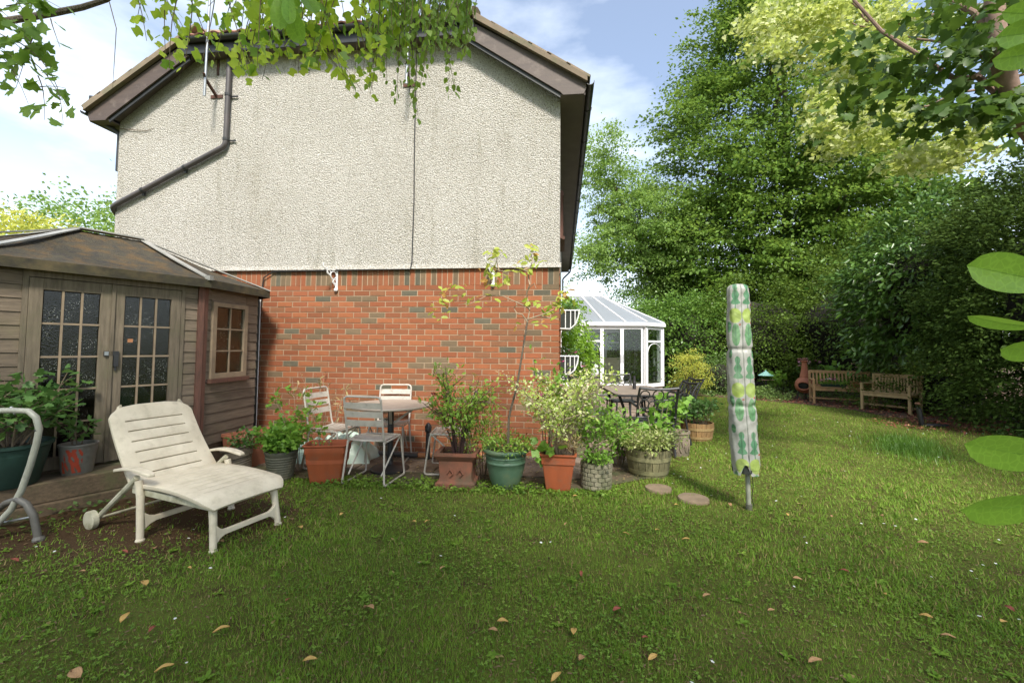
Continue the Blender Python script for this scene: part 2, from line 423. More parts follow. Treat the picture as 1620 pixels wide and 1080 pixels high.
M['polycarb'] = translucent_panel()
M['cream'] = mat('cream_interior', (0.62, 0.56, 0.46), (0.52, 0.46, 0.38), 3, 0.8, 0)
M['teal'] = mat('verdigris_copper', (0.16, 0.36, 0.33), (0.24, 0.42, 0.38), 9, 0.6, 0.2, 40)
M['mint'] = mat('mint_green_sheet', (0.42, 0.58, 0.48), (0.60, 0.70, 0.62), 3.5, 0.4, 0.3, 16, bdist=0.02)
M['orangepipe'] = mat('orange_clay_pipe', (0.48, 0.20, 0.08), (0.36, 0.16, 0.07), 8, 0.8, 0.2, 40)
M['timber'] = mat('old_sleeper', (0.15, 0.105, 0.065), (0.09, 0.065, 0.04), 6, 0.9, 0.6, 26, stretch=(1, 6, 8), dirt=(0.10, 0.11, 0.045), dscale=3)
M['stepstone'] = mat('stepping_stone', (0.24, 0.175, 0.115), (0.17, 0.125, 0.08), 9, 0.9, 0.5, 60)
M['pole'] = mat('grey_pole', (0.30, 0.30, 0.24), (0.20, 0.21, 0.16), 8, 0.5, 0.1, 40)
M['bark'] = mat('grey_bark', (0.16, 0.125, 0.09), (0.09, 0.07, 0.05), 6, 0.95, 1.0, 16, stretch=(4, 4, 0.8), bdist=0.03)
M['barkpink'] = mat('smooth_maple_bark', (0.26, 0.17, 0.13), (0.17, 0.11, 0.085), 9, 0.9, 0.5, 22, bdist=0.01)
M['twig'] = mat('brown_twig', (0.12, 0.085, 0.055), (0.18, 0.14, 0.09), 12, 0.9, 0.3, 60)
M['palestem'] = mat('pale_stem', (0.38, 0.28, 0.19), (0.24, 0.19, 0.13), 14, 0.85, 0.3, 60)
M['redstem'] = mat('dark_red_stem', (0.08, 0.035, 0.03), (0.05, 0.03, 0.025), 14, 0.8, 0.2, 60)
M['blockcore'] = mat('dark_blocking_core', (0.013, 0.012, 0.008), (0.02, 0.018, 0.011), 6, 1.0, 0.8, 20, bdist=0.03)  # near-black colour of the light-blocking cores added inside hedges and shrubs
M['L_beech'] = leafmat('hornbeam_leaf', (0.042, 0.10, 0.012), (0.19, 0.305, 0.05), scale=0.5, trans=0.4, spec=.2)
M['L_ash'] = leafmat('feathery_light_leaf', (0.12, 0.22, 0.04), (0.25, 0.38, 0.09), scale=0.5, trans=0.45)
M['L_ivy'] = leafmat('ivy_hedge_leaf', (0.055, 0.13, 0.018), (0.18, 0.31, 0.055), scale=1.2, trans=0.3, rough=0.35)
M['L_yew'] = leafmat('yew_needle_spray', (0.028, 0.057, 0.010), (0.085, 0.14, 0.026), scale=1.0, trans=0.25, rough=0.7, spec=.12)
M['L_laurel'] = leafmat('rhododendron_leaf', (0.04, 0.10, 0.018), (0.12, 0.22, 0.04), scale=1.3, trans=0.2, rough=0.28)
M['L_darkshrub'] = leafmat('dark_shrub_leaf', (0.035, 0.075, 0.010), (0.145, 0.225, 0.034), scale=0.9, trans=0.3, spec=.2)
M['L_gold'] = leafmat('golden_maple_leaf', (0.27, 0.36, 0.07), (0.42, 0.48, 0.13), (0.55, 0.60, 0.30), scale=0.8, trans=0.5, c3amt=0.25, tcol=1.3)
M['L_maple'] = leafmat('green_maple_leaf', (0.035, 0.085, 0.012), (0.09, 0.16, 0.022), scale=1.4, trans=0.35)
M['L_tulip'] = leafmat('lobed_lime_leaf', (0.22, 0.36, 0.03), (0.42, 0.55, 0.06), (0.13, 0.25, 0.03), scale=2, trans=0.5, tcol=1.7)
M['L_birch'] = leafmat('birch_leaf', (0.12, 0.23, 0.03), (0.26, 0.40, 0.06), scale=2, trans=0.45, tcol=1.5)
M['L_big'] = leafmat('large_glossy_leaf', (0.13, 0.26, 0.035), (0.19, 0.33, 0.055), scale=3, trans=0.45, rough=0.35, tcol=1.4)
def veined(name, c1, c2):
    m = leafmat(name, c1, c2, scale=9, trans=0.42, rough=0.33, tcol=1.4)
    n = m.node_tree.nodes; l = m.node_tree.links
    p = [x for x in n if x.type == 'BSDF_PRINCIPLED'][0]
    src = p.inputs['Base Color'].links[0].from_socket
    v = n.new('ShaderNodeTexVoronoi'); v.feature = 'DISTANCE_TO_EDGE'; v.inputs['Scale'].default_value = 75
    tc = n.new('ShaderNodeTexCoord'); l.new(tc.outputs['Object'], v.inputs['Vector'])
    f = ramp(n, l, v.outputs['Distance'], 0.0, 0.10, (1, 1, 1), (0, 0, 0))
    sp = ramp(n, l, noise(n, l, 60, 5, .7), .58, .72)
    col = mixcol(n, l, f, src, tuple(min(1, x * 1.25) for x in c2))
    ml = n.new('ShaderNodeMath'); ml.operation = 'MULTIPLY'; ml.inputs[1].default_value = .35
    l.new(sp, ml.inputs[0])
    col = mixcol(n, l, ml.outputs[0], col, (0.16, 0.17, 0.04))
    l.new(col, p.inputs['Base Color'])
    b = n.new('ShaderNodeBump'); b.inputs['Strength'].default_value = .35; b.inputs['Distance'].default_value = .0015
    l.new(v.outputs['Distance'], b.inputs['Height']); l.new(b.outputs['Normal'], p.inputs['Normal'])
    return m


M['L_big'] = veined('large_glossy_leaf_veined', (0.15, 0.32, 0.03), (0.24, 0.42, 0.05))
M['L_wist'] = leafmat('wisteria_leaf', (0.13, 0.27, 0.02), (0.25, 0.42, 0.035), scale=2.5, trans=0.45)
M['L_gshrub'] = leafmat('golden_shrub_leaf', (0.36, 0.42, 0.06), (0.55, 0.55, 0.12), scale=3, trans=0.4)
M['L_var'] = leafmat('variegated_leaf', (0.25, 0.38, 0.06), (0.52, 0.60, 0.16), (0.62, 0.62, 0.36), scale=5, trans=0.35, c3amt=0.3)
M['L_nand'] = leafmat('fine_green_leaf', (0.12, 0.24, 0.03), (0.28, 0.42, 0.06), (0.40, 0.16, 0.08), scale=5, trans=0.35, c3amt=0.08)
M['L_pot'] = leafmat('pot_plant_leaf', (0.10, 0.23, 0.025), (0.23, 0.40, 0.06), scale=5, trans=0.4)
M['L_potdark'] = leafmat('dark_pot_plant_leaf', (0.05, 0.13, 0.03), (0.13, 0.25, 0.06), scale=5, trans=0.35)
M['L_bushy'] = leafmat('olive_bushy_leaf', (0.14, 0.20, 0.04), (0.30, 0.36, 0.10), (0.45, 0.46, 0.22), scale=6, trans=0.3, c3amt=0.2)
M['L_yg'] = leafmat('bronze_lime_leaf', (0.26, 0.36, 0.05), (0.42, 0.46, 0.08), (0.45, 0.27, 0.07), scale=5, trans=0.4, c3amt=0.2)
M['L_straw'] = leafmat('dry_straw_leaf', (0.42, 0.30, 0.15), (0.32, 0.28, 0.11), scale=5, trans=0.3)
M['L_thatch'] = leafmat('brown_thatch', (0.20, 0.13, 0.06), (0.12, 0.075, 0.035), scale=5, trans=0.1)
M['L_grass'] = leafmat('grass_blade', (0.078, 0.17, 0.014), (0.225, 0.345, 0.045), (0.34, 0.27, 0.11), scale=2.6, trans=0.3, rough=0.6, c3amt=0.10, spec=0.2)
M['L_clover'] = leafmat('clover_leaf', (0.07, 0.15, 0.02), (0.22, 0.34, 0.05), scale=2, trans=0.3, spec=0.2)
M['L_tuft'] = leafmat('long_grass_blade', (0.07, 0.17, 0.018), (0.16, 0.30, 0.04), scale=3, trans=0.35, rough=0.4)
M['L_ground'] = leafmat('ground_cover_leaf', (0.06, 0.12, 0.025), (0.14, 0.23, 0.055), scale=2, trans=0.3)
M['L_groundlt'] = leafmat('light_ground_cover_leaf', (0.09, 0.17, 0.035), (0.21, 0.30, 0.085), scale=2, trans=0.35)
M['petal_white'] = mat('white_petal', (0.8, 0.8, 0.76), None, 5, 0.7, 0)
M['petal_pink'] = mat('pink_petal', (0.62, 0.17, 0.33), (0.75, 0.42, 0.50), 9, 0.7, 0)
M['petal_mag'] = mat('magenta_petal', (0.40, 0.03, 0.16), (0.55, 0.09, 0.26), 9, 0.7, 0)
M['petal_red'] = mat('dark_red_petal', (0.35, 0.02, 0.025), (0.24, 0.02, 0.02), 9, 0.7, 0)
M['deadY'] = mat('yellow_dead_leaf', (0.52, 0.33, 0.09), (0.42, 0.25, 0.08), 20, 0.7, 0.2, 60)
M['deadB'] = mat('tan_dead_leaf', (0.42, 0.24, 0.11), (0.30, 0.17, 0.08), 20, 0.75, 0.2, 60)
M['deadR'] = mat('red_dead_leaf', (0.28, 0.065, 0.04), (0.20, 0.06, 0.035), 20, 0.7, 0.2, 60)


# ------------------------------------------------------------------ mesh builder
class MB:
    def __init__(s):
        s.V = []; s.F = []

    def add(s, vs, fs):
        o = len(s.V)
        s.V += [tuple(v) for v in vs]
        s.F += [tuple(i + o for i in f) for f in fs]
        return s

    def box(s, c, d, rot=None):
        c = Vector(c)
        hx, hy, hz = d[0] / 2, d[1] / 2, d[2] / 2
        vs = [Vector((x, y, z)) for x in (-hx, hx) for y in (-hy, hy) for z in (-hz, hz)]
        if rot is not None:
            vs = [rot @ v for v in vs]
        vs = [v + c for v in vs]
        return s.add(vs, [(0, 1, 3, 2), (4, 6, 7, 5), (0, 4, 5, 1), (2, 3, 7, 6), (0, 2, 6, 4), (1, 5, 7, 3)])

    def bx(s, x0, x1, y0, y1, z0, z1):
        return s.box(((x0 + x1) / 2, (y0 + y1) / 2, (z0 + z1) / 2), (x1 - x0, y1 - y0, z1 - z0))

    def beam(s, a, b, w, h, up=(0, 0, 1)):
        a = Vector(a); b = Vector(b); d = b - a
        L = d.length; d.normalize()
        u = Vector(up)
        if abs(d.dot(u)) > 0.98: u = Vector((0, 1, 0))
        sx = d.cross(u).normalized(); uz = sx.cross(d)
        rot = Matrix((sx, d, uz)).transposed()
        return s.box((a + b) / 2, (w, L, h), rot)

    def tube(s, pts, r, n=8, cap=True):
        pts = [Vector(p) for p in pts]
        rs = r if isinstance(r, (list, tuple)) else [r] * len(pts)
        vs = []
        prev = None
        for i, p in enumerate(pts):
            if i == 0: t = pts[1] - pts[0]
            elif i == len(pts) - 1: t = pts[-1] - pts[-2]
            else: t = (pts[i + 1] - pts[i]).normalized() + (pts[i] - pts[i - 1]).normalized()
            t.normalize()
            if prev is None:
                u = Vector((0, 0, 1)) if abs(t.z) < 0.9 else Vector((1, 0, 0))
                a = t.cross(u).normalized()
            else:
                a = (prev - t * prev.dot(t))
                a = a.normalized() if a.length > 1e-6 else t.orthogonal().normalized()
            prev = a
            b = t.cross(a)
            for k in range(n):
                an = 2 * PI * k / n
                vs.append(p + (a * math.cos(an) + b * math.sin(an)) * rs[i])
        fs = []
        for i in range(len(pts) - 1):
            for k in range(n):
                k2 = (k + 1) % n
                fs.append((i * n + k, i * n + k2, (i + 1) * n + k2, (i + 1) * n + k))
        if cap:
            fs.append(tuple(range(n - 1, -1, -1)))
            fs.append(tuple((len(pts) - 1) * n + k for k in range(n)))
        return s.add(vs, fs)

    def lathe(s, prof, n=28, c=(0, 0, 0), cap0=True, cap1=False):
        c = Vector(c); vs = []; fs = []
        for r, z in prof:
            for k in range(n):
                a = 2 * PI * k / n
                vs.append(c + Vector((r * math.cos(a), r * math.sin(a), z)))
        for i in range(len(prof) - 1):
            for k in range(n):
                k2 = (k + 1) % n
                fs.append((i * n + k, i * n + k2, (i + 1) * n + k2, (i + 1) * n + k))
        if cap0: fs.append(tuple(range(n - 1, -1, -1)))
        if cap1: fs.append(tuple((len(prof) - 1) * n + k for k in range(n)))
        return s.add(vs, fs)

    def loft(s, rings, cap0=True, cap1=False):
        n = len(rings[0]); vs = [v for r in rings for v in r]; fs = []
        for i in range(len(rings) - 1):
            for k in range(n):
                k2 = (k + 1) % n
                fs.append((i * n + k, i * n + k2, (i + 1) * n + k2, (i + 1) * n + k))
        if cap0: fs.append(tuple(range(n - 1, -1, -1)))
        if cap1: fs.append(tuple((len(rings) - 1) * n + k for k in range(n)))
        return s.add(vs, fs)

    def prism(s, poly, a, b, axis='y'):
        """poly: 2-D points; extruded from a to b along axis."""
        def P(u, v, w):
            return {'y': (u, w, v), 'x': (w, u, v), 'z': (u, v, w)}[axis]
        n = len(poly)
        vs = [P(u, v, a) for u, v in poly] + [P(u, v, b) for u, v in poly]
        fs = [tuple(range(n)), tuple(range(2 * n - 1, n - 1, -1))]
        for k in range(n):
            k2 = (k + 1) % n
            fs.append((k, n + k, n + k2, k2))
        return s.add(vs, fs)

    def ball(s, c, r, n=8, m=6, sc=(1, 1, 1)):
        prof = []
        for i in range(m + 1):
            t = PI * i / m
            prof.append((max(1e-4, math.sin(t)) * r, -math.cos(t) * r))
        o = len(s.V)
        s.lathe(prof, n, (0, 0, 0), False, False)
        c = Vector(c)
        for i in range(o, len(s.V)):
            v = s.V[i]
            s.V[i] = (v[0] * sc[0] + c.x, v[1] * sc[1] + c.y, v[2] * sc[2] + c.z)
        return s

    def build(s, name, m, parent=None, smooth=False, bevel=0.0, kind=None, angle=40):
        me = bpy.data.meshes.new(name)
        me.from_pydata(s.V, [], s.F)
        if isinstance(m, list):
            for q in m: me.materials.append(q)
        else:
            me.materials.append(m)
        if smooth:
            me.polygons.foreach_set('use_smooth', [True] * len(me.polygons))
            me.set_sharp_from_angle(angle=R(angle))
        me.update()
        o = bpy.data.objects.new(name, me)
        COL.objects.link(o)
        if parent: o.parent = parent
        if bevel:
            b = o.modifiers.new('b', 'BEVEL'); b.width = bevel; b.segments = 2; b.limit_method = 'ANGLE'
        if kind: o['kind'] = kind
        return o


def thing(name, label, cat, loc=(0, 0, 0), rz=0.0, group=None):
    o = bpy.data.objects.new(name, None)
    o.empty_display_size = 0.1
    COL.objects.link(o)
    o.location = loc
    o.rotation_euler = (0, 0, rz)
    o['label'] = label; o['category'] = cat
    if group: o['group'] = group
    return o


def tag(o, label, cat, group=None):
    o['label'] = label; o['category'] = cat
    if group: o['group'] = group
    return o


def copy_tree(o, parent=None):
    c = o.copy(); COL.objects.link(c)
    if parent: c.parent = parent
    for ch in [x for x in bpy.data.objects if x.parent == o]:
        copy_tree(ch, c)
    return c


# ------------------------------------------------------------------ leaf clouds (numpy)
T_RHOMB = ([(0, 0, 0), (0.45, 0.30, 0.04), (1, 0, -0.05), (0.5, -0.30, 0.04)], [(0, 1, 2, 3)])
T_OVAL = ([(0, 0, 0), (0.3, 0.24, 0.05), (0.72, 0.21, 0.03), (1, 0, -0.08), (0.72, -0.21, 0.03), (0.3, -0.24, 0.05)], [(0, 1, 2, 3), (0, 3, 4, 5)])
T_BIRCH = ([(0, 0, 0), (0.22, 0.34, 0.04), (0.55, 0.30, 0.03), (1, 0, -0.06), (0.55, -0.30, 0.03), (0.22, -0.34, 0.04)], [(0, 1, 2, 3), (0, 3, 4, 5)])
T_LONG = ([(0, 0, 0), (0.3, 0.13, 0.03), (0.7, 0.13, 0.0), (1, 0, -0.12), (0.7, -0.13, 0.0), (0.3, -0.13, 0.03)], [(0, 1, 2, 3), (0, 3, 4, 5)])
T_MAPLE = ([(0, 0, 0), (0.05, 0.28, .02), (-0.05, 0.55, .0), (0.28, 0.42, .03), (0.45, 0.62, -.03), (0.55, 0.28, .03), (0.78, 0.30, .0), (1, 0, -0.06),
            (0.78, -0.30, .0), (0.55, -0.28, .03), (0.45, -0.62, -.03), (0.28, -0.42, .03), (-0.05, -0.55, .0), (0.05, -0.28, .02)],
           [(0, 1, 2, 3), (0, 3, 4, 5), (0, 5, 6, 7), (0, 7, 8, 9), (0, 9, 10, 11), (0, 11, 12, 13)])
T_TULIP = ([(0, 0, 0), (0.02, 0.30, .03), (0.25, 0.50, 0), (0.45, 0.30, .04), (0.85, 0.40, -.02), (0.88, 0, -0.02),
            (0.85, -0.40, -.02), (0.45, -0.30, .04), (0.25, -0.50, 0), (0.02, -0.30, .03)], [(0, 1, 2, 3), (0, 3, 4, 5), (0, 5, 6, 7), (0, 7, 8, 9)])
T_BLADE = ([(0, -0.05, 0), (0, 0.05, 0), (0.55, 0.04, 0.06), (0.55, -0.04, 0.06), (1, 0, 0.30)], [(0, 1, 2, 3), (3, 2, 4)])
T_BLADE1 = ([(0, -0.07, 0), (0, 0.07, 0), (1, 0, 0.12)], [(0, 1, 2)])
T_CLOVER = ([(0, 0, 0), (0.35, 0.2, .05), (0.5, 0.45, .05), (0.2, 0.55, .05), (0.85, 0.2, .04), (1, 0, .02), (0.85, -.2, .04), (.35, -.2, .05), (.5, -.45, .05), (.2, -.55, .05)],
            [(0, 1, 2, 3), (0, 1, 4, 5), (0, 5, 6, 7), (0, 7, 8, 9)])


def leaves(name, tpl, P, D, N, S, m, parent=None, kind=None, wid=1.0):
    """One mesh of many leaves: position P, growth direction D, face normal N, length S."""
    P = np.asarray(P, float); D = np.asarray(D, float); N = np.asarray(N, float); S = np.asarray(S, float)
    n = len(P)
    D = D / (np.linalg.norm(D, axis=1, keepdims=True) + 1e-9)
    Y = np.cross(N, D); Y /= (np.linalg.norm(Y, axis=1, keepdims=True) + 1e-9)
    Z = np.cross(D, Y)
    tv = np.array(tpl[0], float)
    k = len(tv)
    V = P[:, None, :] + S[:, None, None] * (tv[None, :, 0:1] * D[:, None, :] + wid * tv[None, :, 1:2] * Y[:, None, :] + tv[None, :, 2:3] * Z[:, None, :])
    V = V.reshape(-1, 3)
    lf = np.concatenate([np.array(f) for f in tpl[1]])
    sizes = np.array([len(f) for f in tpl[1]])
    loops = (lf[None, :] + (np.arange(n) * k)[:, None]).reshape(-1)
    tot = np.tile(sizes, n)
    start = np.concatenate([[0], np.cumsum(tot)[:-1]])
    me = bpy.data.meshes.new(name)
    me.vertices.add(len(V)); me.vertices.foreach_set('co', V.astype(np.float32).ravel())
    me.loops.add(len(loops)); me.loops.foreach_set('vertex_index', loops.astype(np.int32))
    me.polygons.add(len(tot)); me.polygons.foreach_set('loop_start', start.astype(np.int32))
    me.polygons.foreach_set('loop_total', tot.astype(np.int32))
    me.materials.append(m)
    me.update(calc_edges=True)
    o = bpy.data.objects.new(name, me); COL.objects.link(o)
    if parent: o.parent = parent
    if kind: o['kind'] = kind
    return o


def unit(n):
    v = rng.normal(size=(n, 3)); return v / np.linalg.norm(v, axis=1, keepdims=True)


def sprays(centers, outs, per, rad, flat=0.35, droop=0.25, leaf=0.1, jit=0.5, upb=0.7):
    """Leaves scattered in flattened sprays round each centre, growing outwards."""
    centers = np.asarray(centers); outs = np.asarray(outs)
    n = len(centers)
    rad = np.broadcast_to(rad, (n,))
    c = np.repeat(centers, per, 0); o = np.repeat(outs, per, 0); r = np.repeat(rad, per)
    off = rng.normal(size=(n * per, 3)) * 0.5
    # flatten along z, stretch along outward
    al = (off * o).sum(1, keepdims=True)
    off = off + o * al * 0.6
    off[:, 2] *= flat
    P = c + off * r[:, None]
    P[:, 2] -= droop * r * np.clip((off ** 2).sum(1), 0, 3) * 0.5
    D = o + rng.normal(size=P.shape) * jit; D[:, 2] -= droop
    N = rng.normal(size=P.shape) * 0.55; N[:, 2] += upb; N += o * 0.25
    S = leaf * rng.uniform(0.7, 1.3, len(P))
    return P, D, N, S


def lump(d, seed=0.0, k=3.0):
    """Smooth directional noise, about -1..1."""
    x, y, z = d[:, 0], d[:, 1], d[:, 2]
    return (np.sin(k * x * 1.7 + seed) * np.cos(k * y * 1.3 - seed * 2) + np.sin(k * z * 2.1 + seed * 3 + x * 2) * 0.8 + np.sin(k * 2.3 * y + seed + z * 3) * 0.5) / 1.7


def crown_points(n, c, rad, seed=0.0, amp=0.18, shell=0.72, low=-1.0, taper=0.0):
    d = unit(int(n * 2.2))
    d = d[d[:, 2] > low][:n]
    r = 1 + amp * lump(d, seed) + amp * 0.5 * lump(d, seed + 5, 8)
    rr = np.where(rng.random(len(d)) < shell, rng.uniform(0.78, 1.03, len(d)), rng.uniform(0.25, 0.8, len(d)))
    p = d * (r * rr)[:, None]
    if taper:
        f = 1 - taper * np.clip(p[:, 2], -1, 1.1)
        p[:, 0] *= f; p[:, 1] *= f
    P = np.array(c) + p * np.array(rad)
    o = d * np.array([1, 1, 0.5]); o /= np.linalg.norm(o, axis=1, keepdims=True)
    return P, o


def limb(mb, a, b, r0, r1, seg=6, wob=0.06, n=7):
    a = Vector(a); b = Vector(b); L = (b - a).length
    pts = []; rs = []
    for i in range(seg + 1):
        t = i / seg
        p = a.lerp(b, t)
        if 0 < i < seg:
            p += Vector((random.uniform(-1, 1), random.uniform(-1, 1), random.uniform(-.5, 1))) * L * wob
        pts.append(p); rs.append(r0 + (r1 - r0) * t)
    mb.tube(pts, rs, n)
    return pts


def sub(v, loc):
    """numpy world points to a root's local frame (no rotation)."""
    return np.asarray(v) - np.array(loc)


# ================================================================== THE GROUND
def terrain_z(x, y):
    # the beds by the summerhouse lie a little higher
    return 0.13 * math.exp(-(((x + 4.9) / 0.9) ** 2 + ((y + 2.1) / 0.8) ** 2) * 0.5 * 2)


g = MB()
xs = [-300, -60, -20, -12, -9] + [-8 + 0.25 * i for i in range(32)] + [0, 3, 6, 9, 12, 20, 60, 300]
ys = [-300, -60, -20, -10, -7] + [-6 + 0.25 * i for i in range(26)] + [1, 3, 6, 9, 12, 20, 60, 300]
for y in ys:
    for x in xs:
        g.V.append((x, y, terrain_z(x, y)))
nx = len(xs)
for j in range(len(ys) - 1):
    for i in range(nx - 1):
        g.F.append((j * nx + i, j * nx + i + 1, (j + 1) * nx + i + 1, (j + 1) * nx + i))
g.build('lawn', M['lawn'], smooth=True, kind='structure')

# soil bed along the hedges (its edge is where the lawn stops)
bed = [(2.2, 8.6), (4.33, 8.1), (5.45, 7.35), (6.26, 6.7), (6.95, 5.6), (7.0, 4.7), (7.75, 4.15), (8.5, 3.3), (9.3, 2.2), (40, 2.2), (40, 40), (-10, 40), (-10, 13.3), (0.2, 13.3), (0.2, 9.6)]
MB().add([(x, y, 0.006) for x, y in bed], [tuple(range(len(bed)))]).build('flower_bed', M['soil'], kind='structure')
pat = [(-4.3, 0.0), (-3.9, -1.25), (-1.0, -1.30), (0.3, -1.2), (0.95, -0.75), (1.35, 0.4), (1.9, 1.6), (2.6, 4.4), (3.0, 6.4), (3.0, 9.5), (0.0, 9.5), (0.0, 0.0)]
patio = MB().add([(x, y, 0.008) for x, y in pat], [tuple(range(len(pat)))]).build('patio', M['joint'], kind='structure')


def inpoly(x, y, poly):
    c = False; j = len(poly) - 1
    for i in range(len(poly)):
        xi, yi = poly[i]; xj, yj = poly[j]
        if (yi > y) != (yj > y) and x < (xj - xi) * (y - yi) / (yj - yi) + xi: c = not c
        j = i
    return c


def inpoly_np(x, y, poly):
    c = np.zeros(len(x), bool); j = len(poly) - 1
    for i in range(len(poly)):
        xi, yi = poly[i]; xj, yj = poly[j]
        if yi != yj:
            c ^= ((yi > y) != (yj > y)) & (x < (xj - xi) * (y - yi) / (yj - yi) + xi)
        j = i
    return c


slab_me = MB().box((0, 0, 0), (0.44, 0.44, 0.03)).build('paving_slab', M['slab'], patio, bevel=0.0)
slab_mesh = slab_me.data
first = True
for i in range(-10, 8):
    for j in range(-3, 20):
        x = i * 0.455 + (0.0 if j % 2 else 0.0) + 0.2; y = j * 0.455 + 0.24 - 0.0
        if x < 0.2 and y > -0.2: continue
        if not all(inpoly(x + a, y + b, pat) for a in (-.21, .21) for b in (-.21, .21)): continue
        if first: o = slab_me; first = False
        else:
            o = bpy.data.objects.new('paving_slab', slab_mesh); COL.objects.link(o); o.parent = patio
        o.location = (x, y, 0.002 + random.uniform(0, 0.006))
        o.rotation_euler = (random.uniform(-.008, .008), random.uniform(-.008, .008), random.uniform(-.02, .02))
# brick-edging and litter on the patio
P = []
for _ in range(2600):
    x = random.uniform(-4.2, 1.8); y = random.uniform(-1.3, 2.0)
    if inpoly(x, y, pat): P.append((x, y, 0.03))
P = np.array(P)
N = rng.normal(size=P.shape) * 0.3; N[:, 2] += 1
leaves('leaf_litter', T_RHOMB, P, rng.normal(size=P.shape) * [1, 1, .1], N, rng.uniform(.012, .035, len(P)), M['L_straw'], kind='stuff')

# two round stepping stones
for px, py, r, lab in ((1042, 775, 0.13, 'round sandy stepping stone nearer the half barrel planter'), (1097, 791, 0.14, 'round sandy stepping stone nearer the covered clothes airer')):
    p = gr(px, py)
    mb = MB()
    prof = [(r, 0), (r * 1.01, 0.015), (r * 0.97, 0.028), (r * 0.6, 0.031), (0.001, 0.03)]
    mb.lathe(prof, 26)
    for i, v in enumerate(mb.V):
        a = math.atan2(v[1], v[0]); f = 1 + 0.03 * math.sin(3 * a + px) + .015 * math.sin(7 * a)
        mb.V[i] = (v[0] * f, v[1] * f, v[2])
    o = mb.build('stepping_stone', M['stepstone'], smooth=True); o.location = (p.x, p.y, 0)
    tag(o, lab, 'stepping stone', 'stepping stones in the lawn')

# ================================================================== THE HOUSE
HB = 2.475
house = thing('brick_house', 'two storey house gable with red brick below and cream roughcast above', 'house', (0, 0, 0))
HW = 6.55
HL = 13.0
SL = 0.72
ZT = 5.62                                 # flat top of the half-hipped gable wall


def zs(x):                                # underside line of the gable slope at the right
    return 4.76 + SL * (-x)


hipx_r = -(ZT - 4.76) / SL; hipx_l = -HW + (ZT - 4.76) / SL
wall_poly = [(-HW, HB), (0, HB), (0, 4.76), (hipx_r, ZT), (hipx_l, ZT), (-HW, 4.76)]
MB().prism(wall_poly, -0.022, 0.25).build('rendered_wall', M['render'], house)
MB().bx(-0.25, 0.0, 0.25, HL, HB, 4.76).bx(-HW, -HW + 0.25, 0.25, HL, HB, 4.76).bx(-HW, 0, HL, HL + .25, HB, 4.76).build('rendered_wall', M['render'], house)
# bell-cast drip at the foot of the render
MB().prism([(-0.045, HB - 0.012), (-0.022, HB + 0.05), (-0.02, HB + 0.05), (0.0, HB + 0.001), (0.0, HB - 0.012)], -HW - .005, 0.02, 'x').build('render_drip', M['render'], house)
# mortar ground of the brickwork
mw = MB().bx(-HW + 0.008, -0.008, 0.0015, 0.25, -0.1, HB).bx(-0.25, -0.008, 0.25, HL, -0.1, HB).bx(-HW + .008, -HW + .25, 0.25, HL, -0.1, HB).build('brick_wall', M['mortar'], house)
# bricks: boxes 215 x 102 x 65; one mesh per colour
bm_st, bm_so = [], []
for m in BR:
    o = MB().box((0, 0.01, 0), (0.2135, 0.024, 0.0635)).build('brick', m, None); bm_st.append(o.data); bpy.data.objects.remove(o)
    o = MB().box((0, 0.01, 0), (0.0635, 0.024, 0.2135)).build('brick', m, None); bm_so.append(o.data); bpy.data.objects.remove(o)
cand = []


def brick_colour(soldier=False):
    w = [28, 26, 24, 12, 7, 3] if not soldier else [16, 10, 16, 16, 30, 10]
    return random.choices(range(6), w)[0]


# soldier course
k = 0
x = -0.0375
while x > -HW + 0.03:
    cand.append((x, HB - 0.1225 + random.uniform(-.001, .001), True, brick_colour(True))); x -= 0.075
for c in range(31):
    z = HB - 0.225 - 0.0375 - 0.075 * c
    if z < -0.02: break
    off = 0.1125 if c % 2 == 0 else 0.225
    x = -off + 0.1125 - 0.0
    x = -0.1125 + (0.1125 if c % 2 else 0.0)
    if c % 2:
        x = -0.225
        cand.append((-0.055, z, 'half', brick_colour()))
    while x > -HW + 0.1:
        cand.append((x, z, False, brick_colour())); x -= 0.225


def seen(x, z):
    return x > -4.25 and z > 0.0


vis = [c for c in cand if seen(c[0], c[1])]
hid = [c for c in cand if not seen(c[0], c[1])]
vis.sort(key=lambda c: (-1 if c[2] is True else 0, abs(c[0] + 2.6) * 0.8 + abs(c[1] - 1.75) * 1.9))
sing = [c for c in vis if c[2] is False][:245] + [c for c in vis if c[2] is True][:52]
ss = set(id(c) for c in sing)
rest = [c for c in vis if id(c) not in ss] + hid
for x, z, sld, ci in sing:
    o = bpy.data.objects.new('brick', (bm_so if sld else bm_st)[ci]); COL.objects.link(o); o.parent = house
    o.parent = mw
    o.location = (x, random.uniform(-0.003, 0.001), z)
    o.rotation_euler = (0, random.uniform(-.004, .004), 0)
rb = MB(); mi = []
for x, z, sld, ci in rest:
    y = random.uniform(-0.003, 0.001)
    w, h = (0.065, 0.215) if sld is True else ((0.102, 0.065) if sld == 'half' else (0.2135, 0.0635))
    rb.bx(x - w / 2, x + w / 2, y - 0.002, y + 0.022, z - h / 2, z + h / 2); mi += [ci] * 6
for c in range(33):                       # side wall of the house, courses of stretchers
    z = HB - 0.0375 - 0.075 * c
    y = 0.11 + (0.1125 if c % 2 else 0)
    while y < HL - .1:
        ci = brick_colour()
        rb.bx(-0.02, 0.002 + random.uniform(-.002, .001), y, y + 0.215, z - 0.0325, z + 0.0325); mi += [ci] * 6; y += 0.225
ro = rb.build('brickwork', BR, mw, kind='stuff')
ro.data.polygons.foreach_set('material_index', mi)

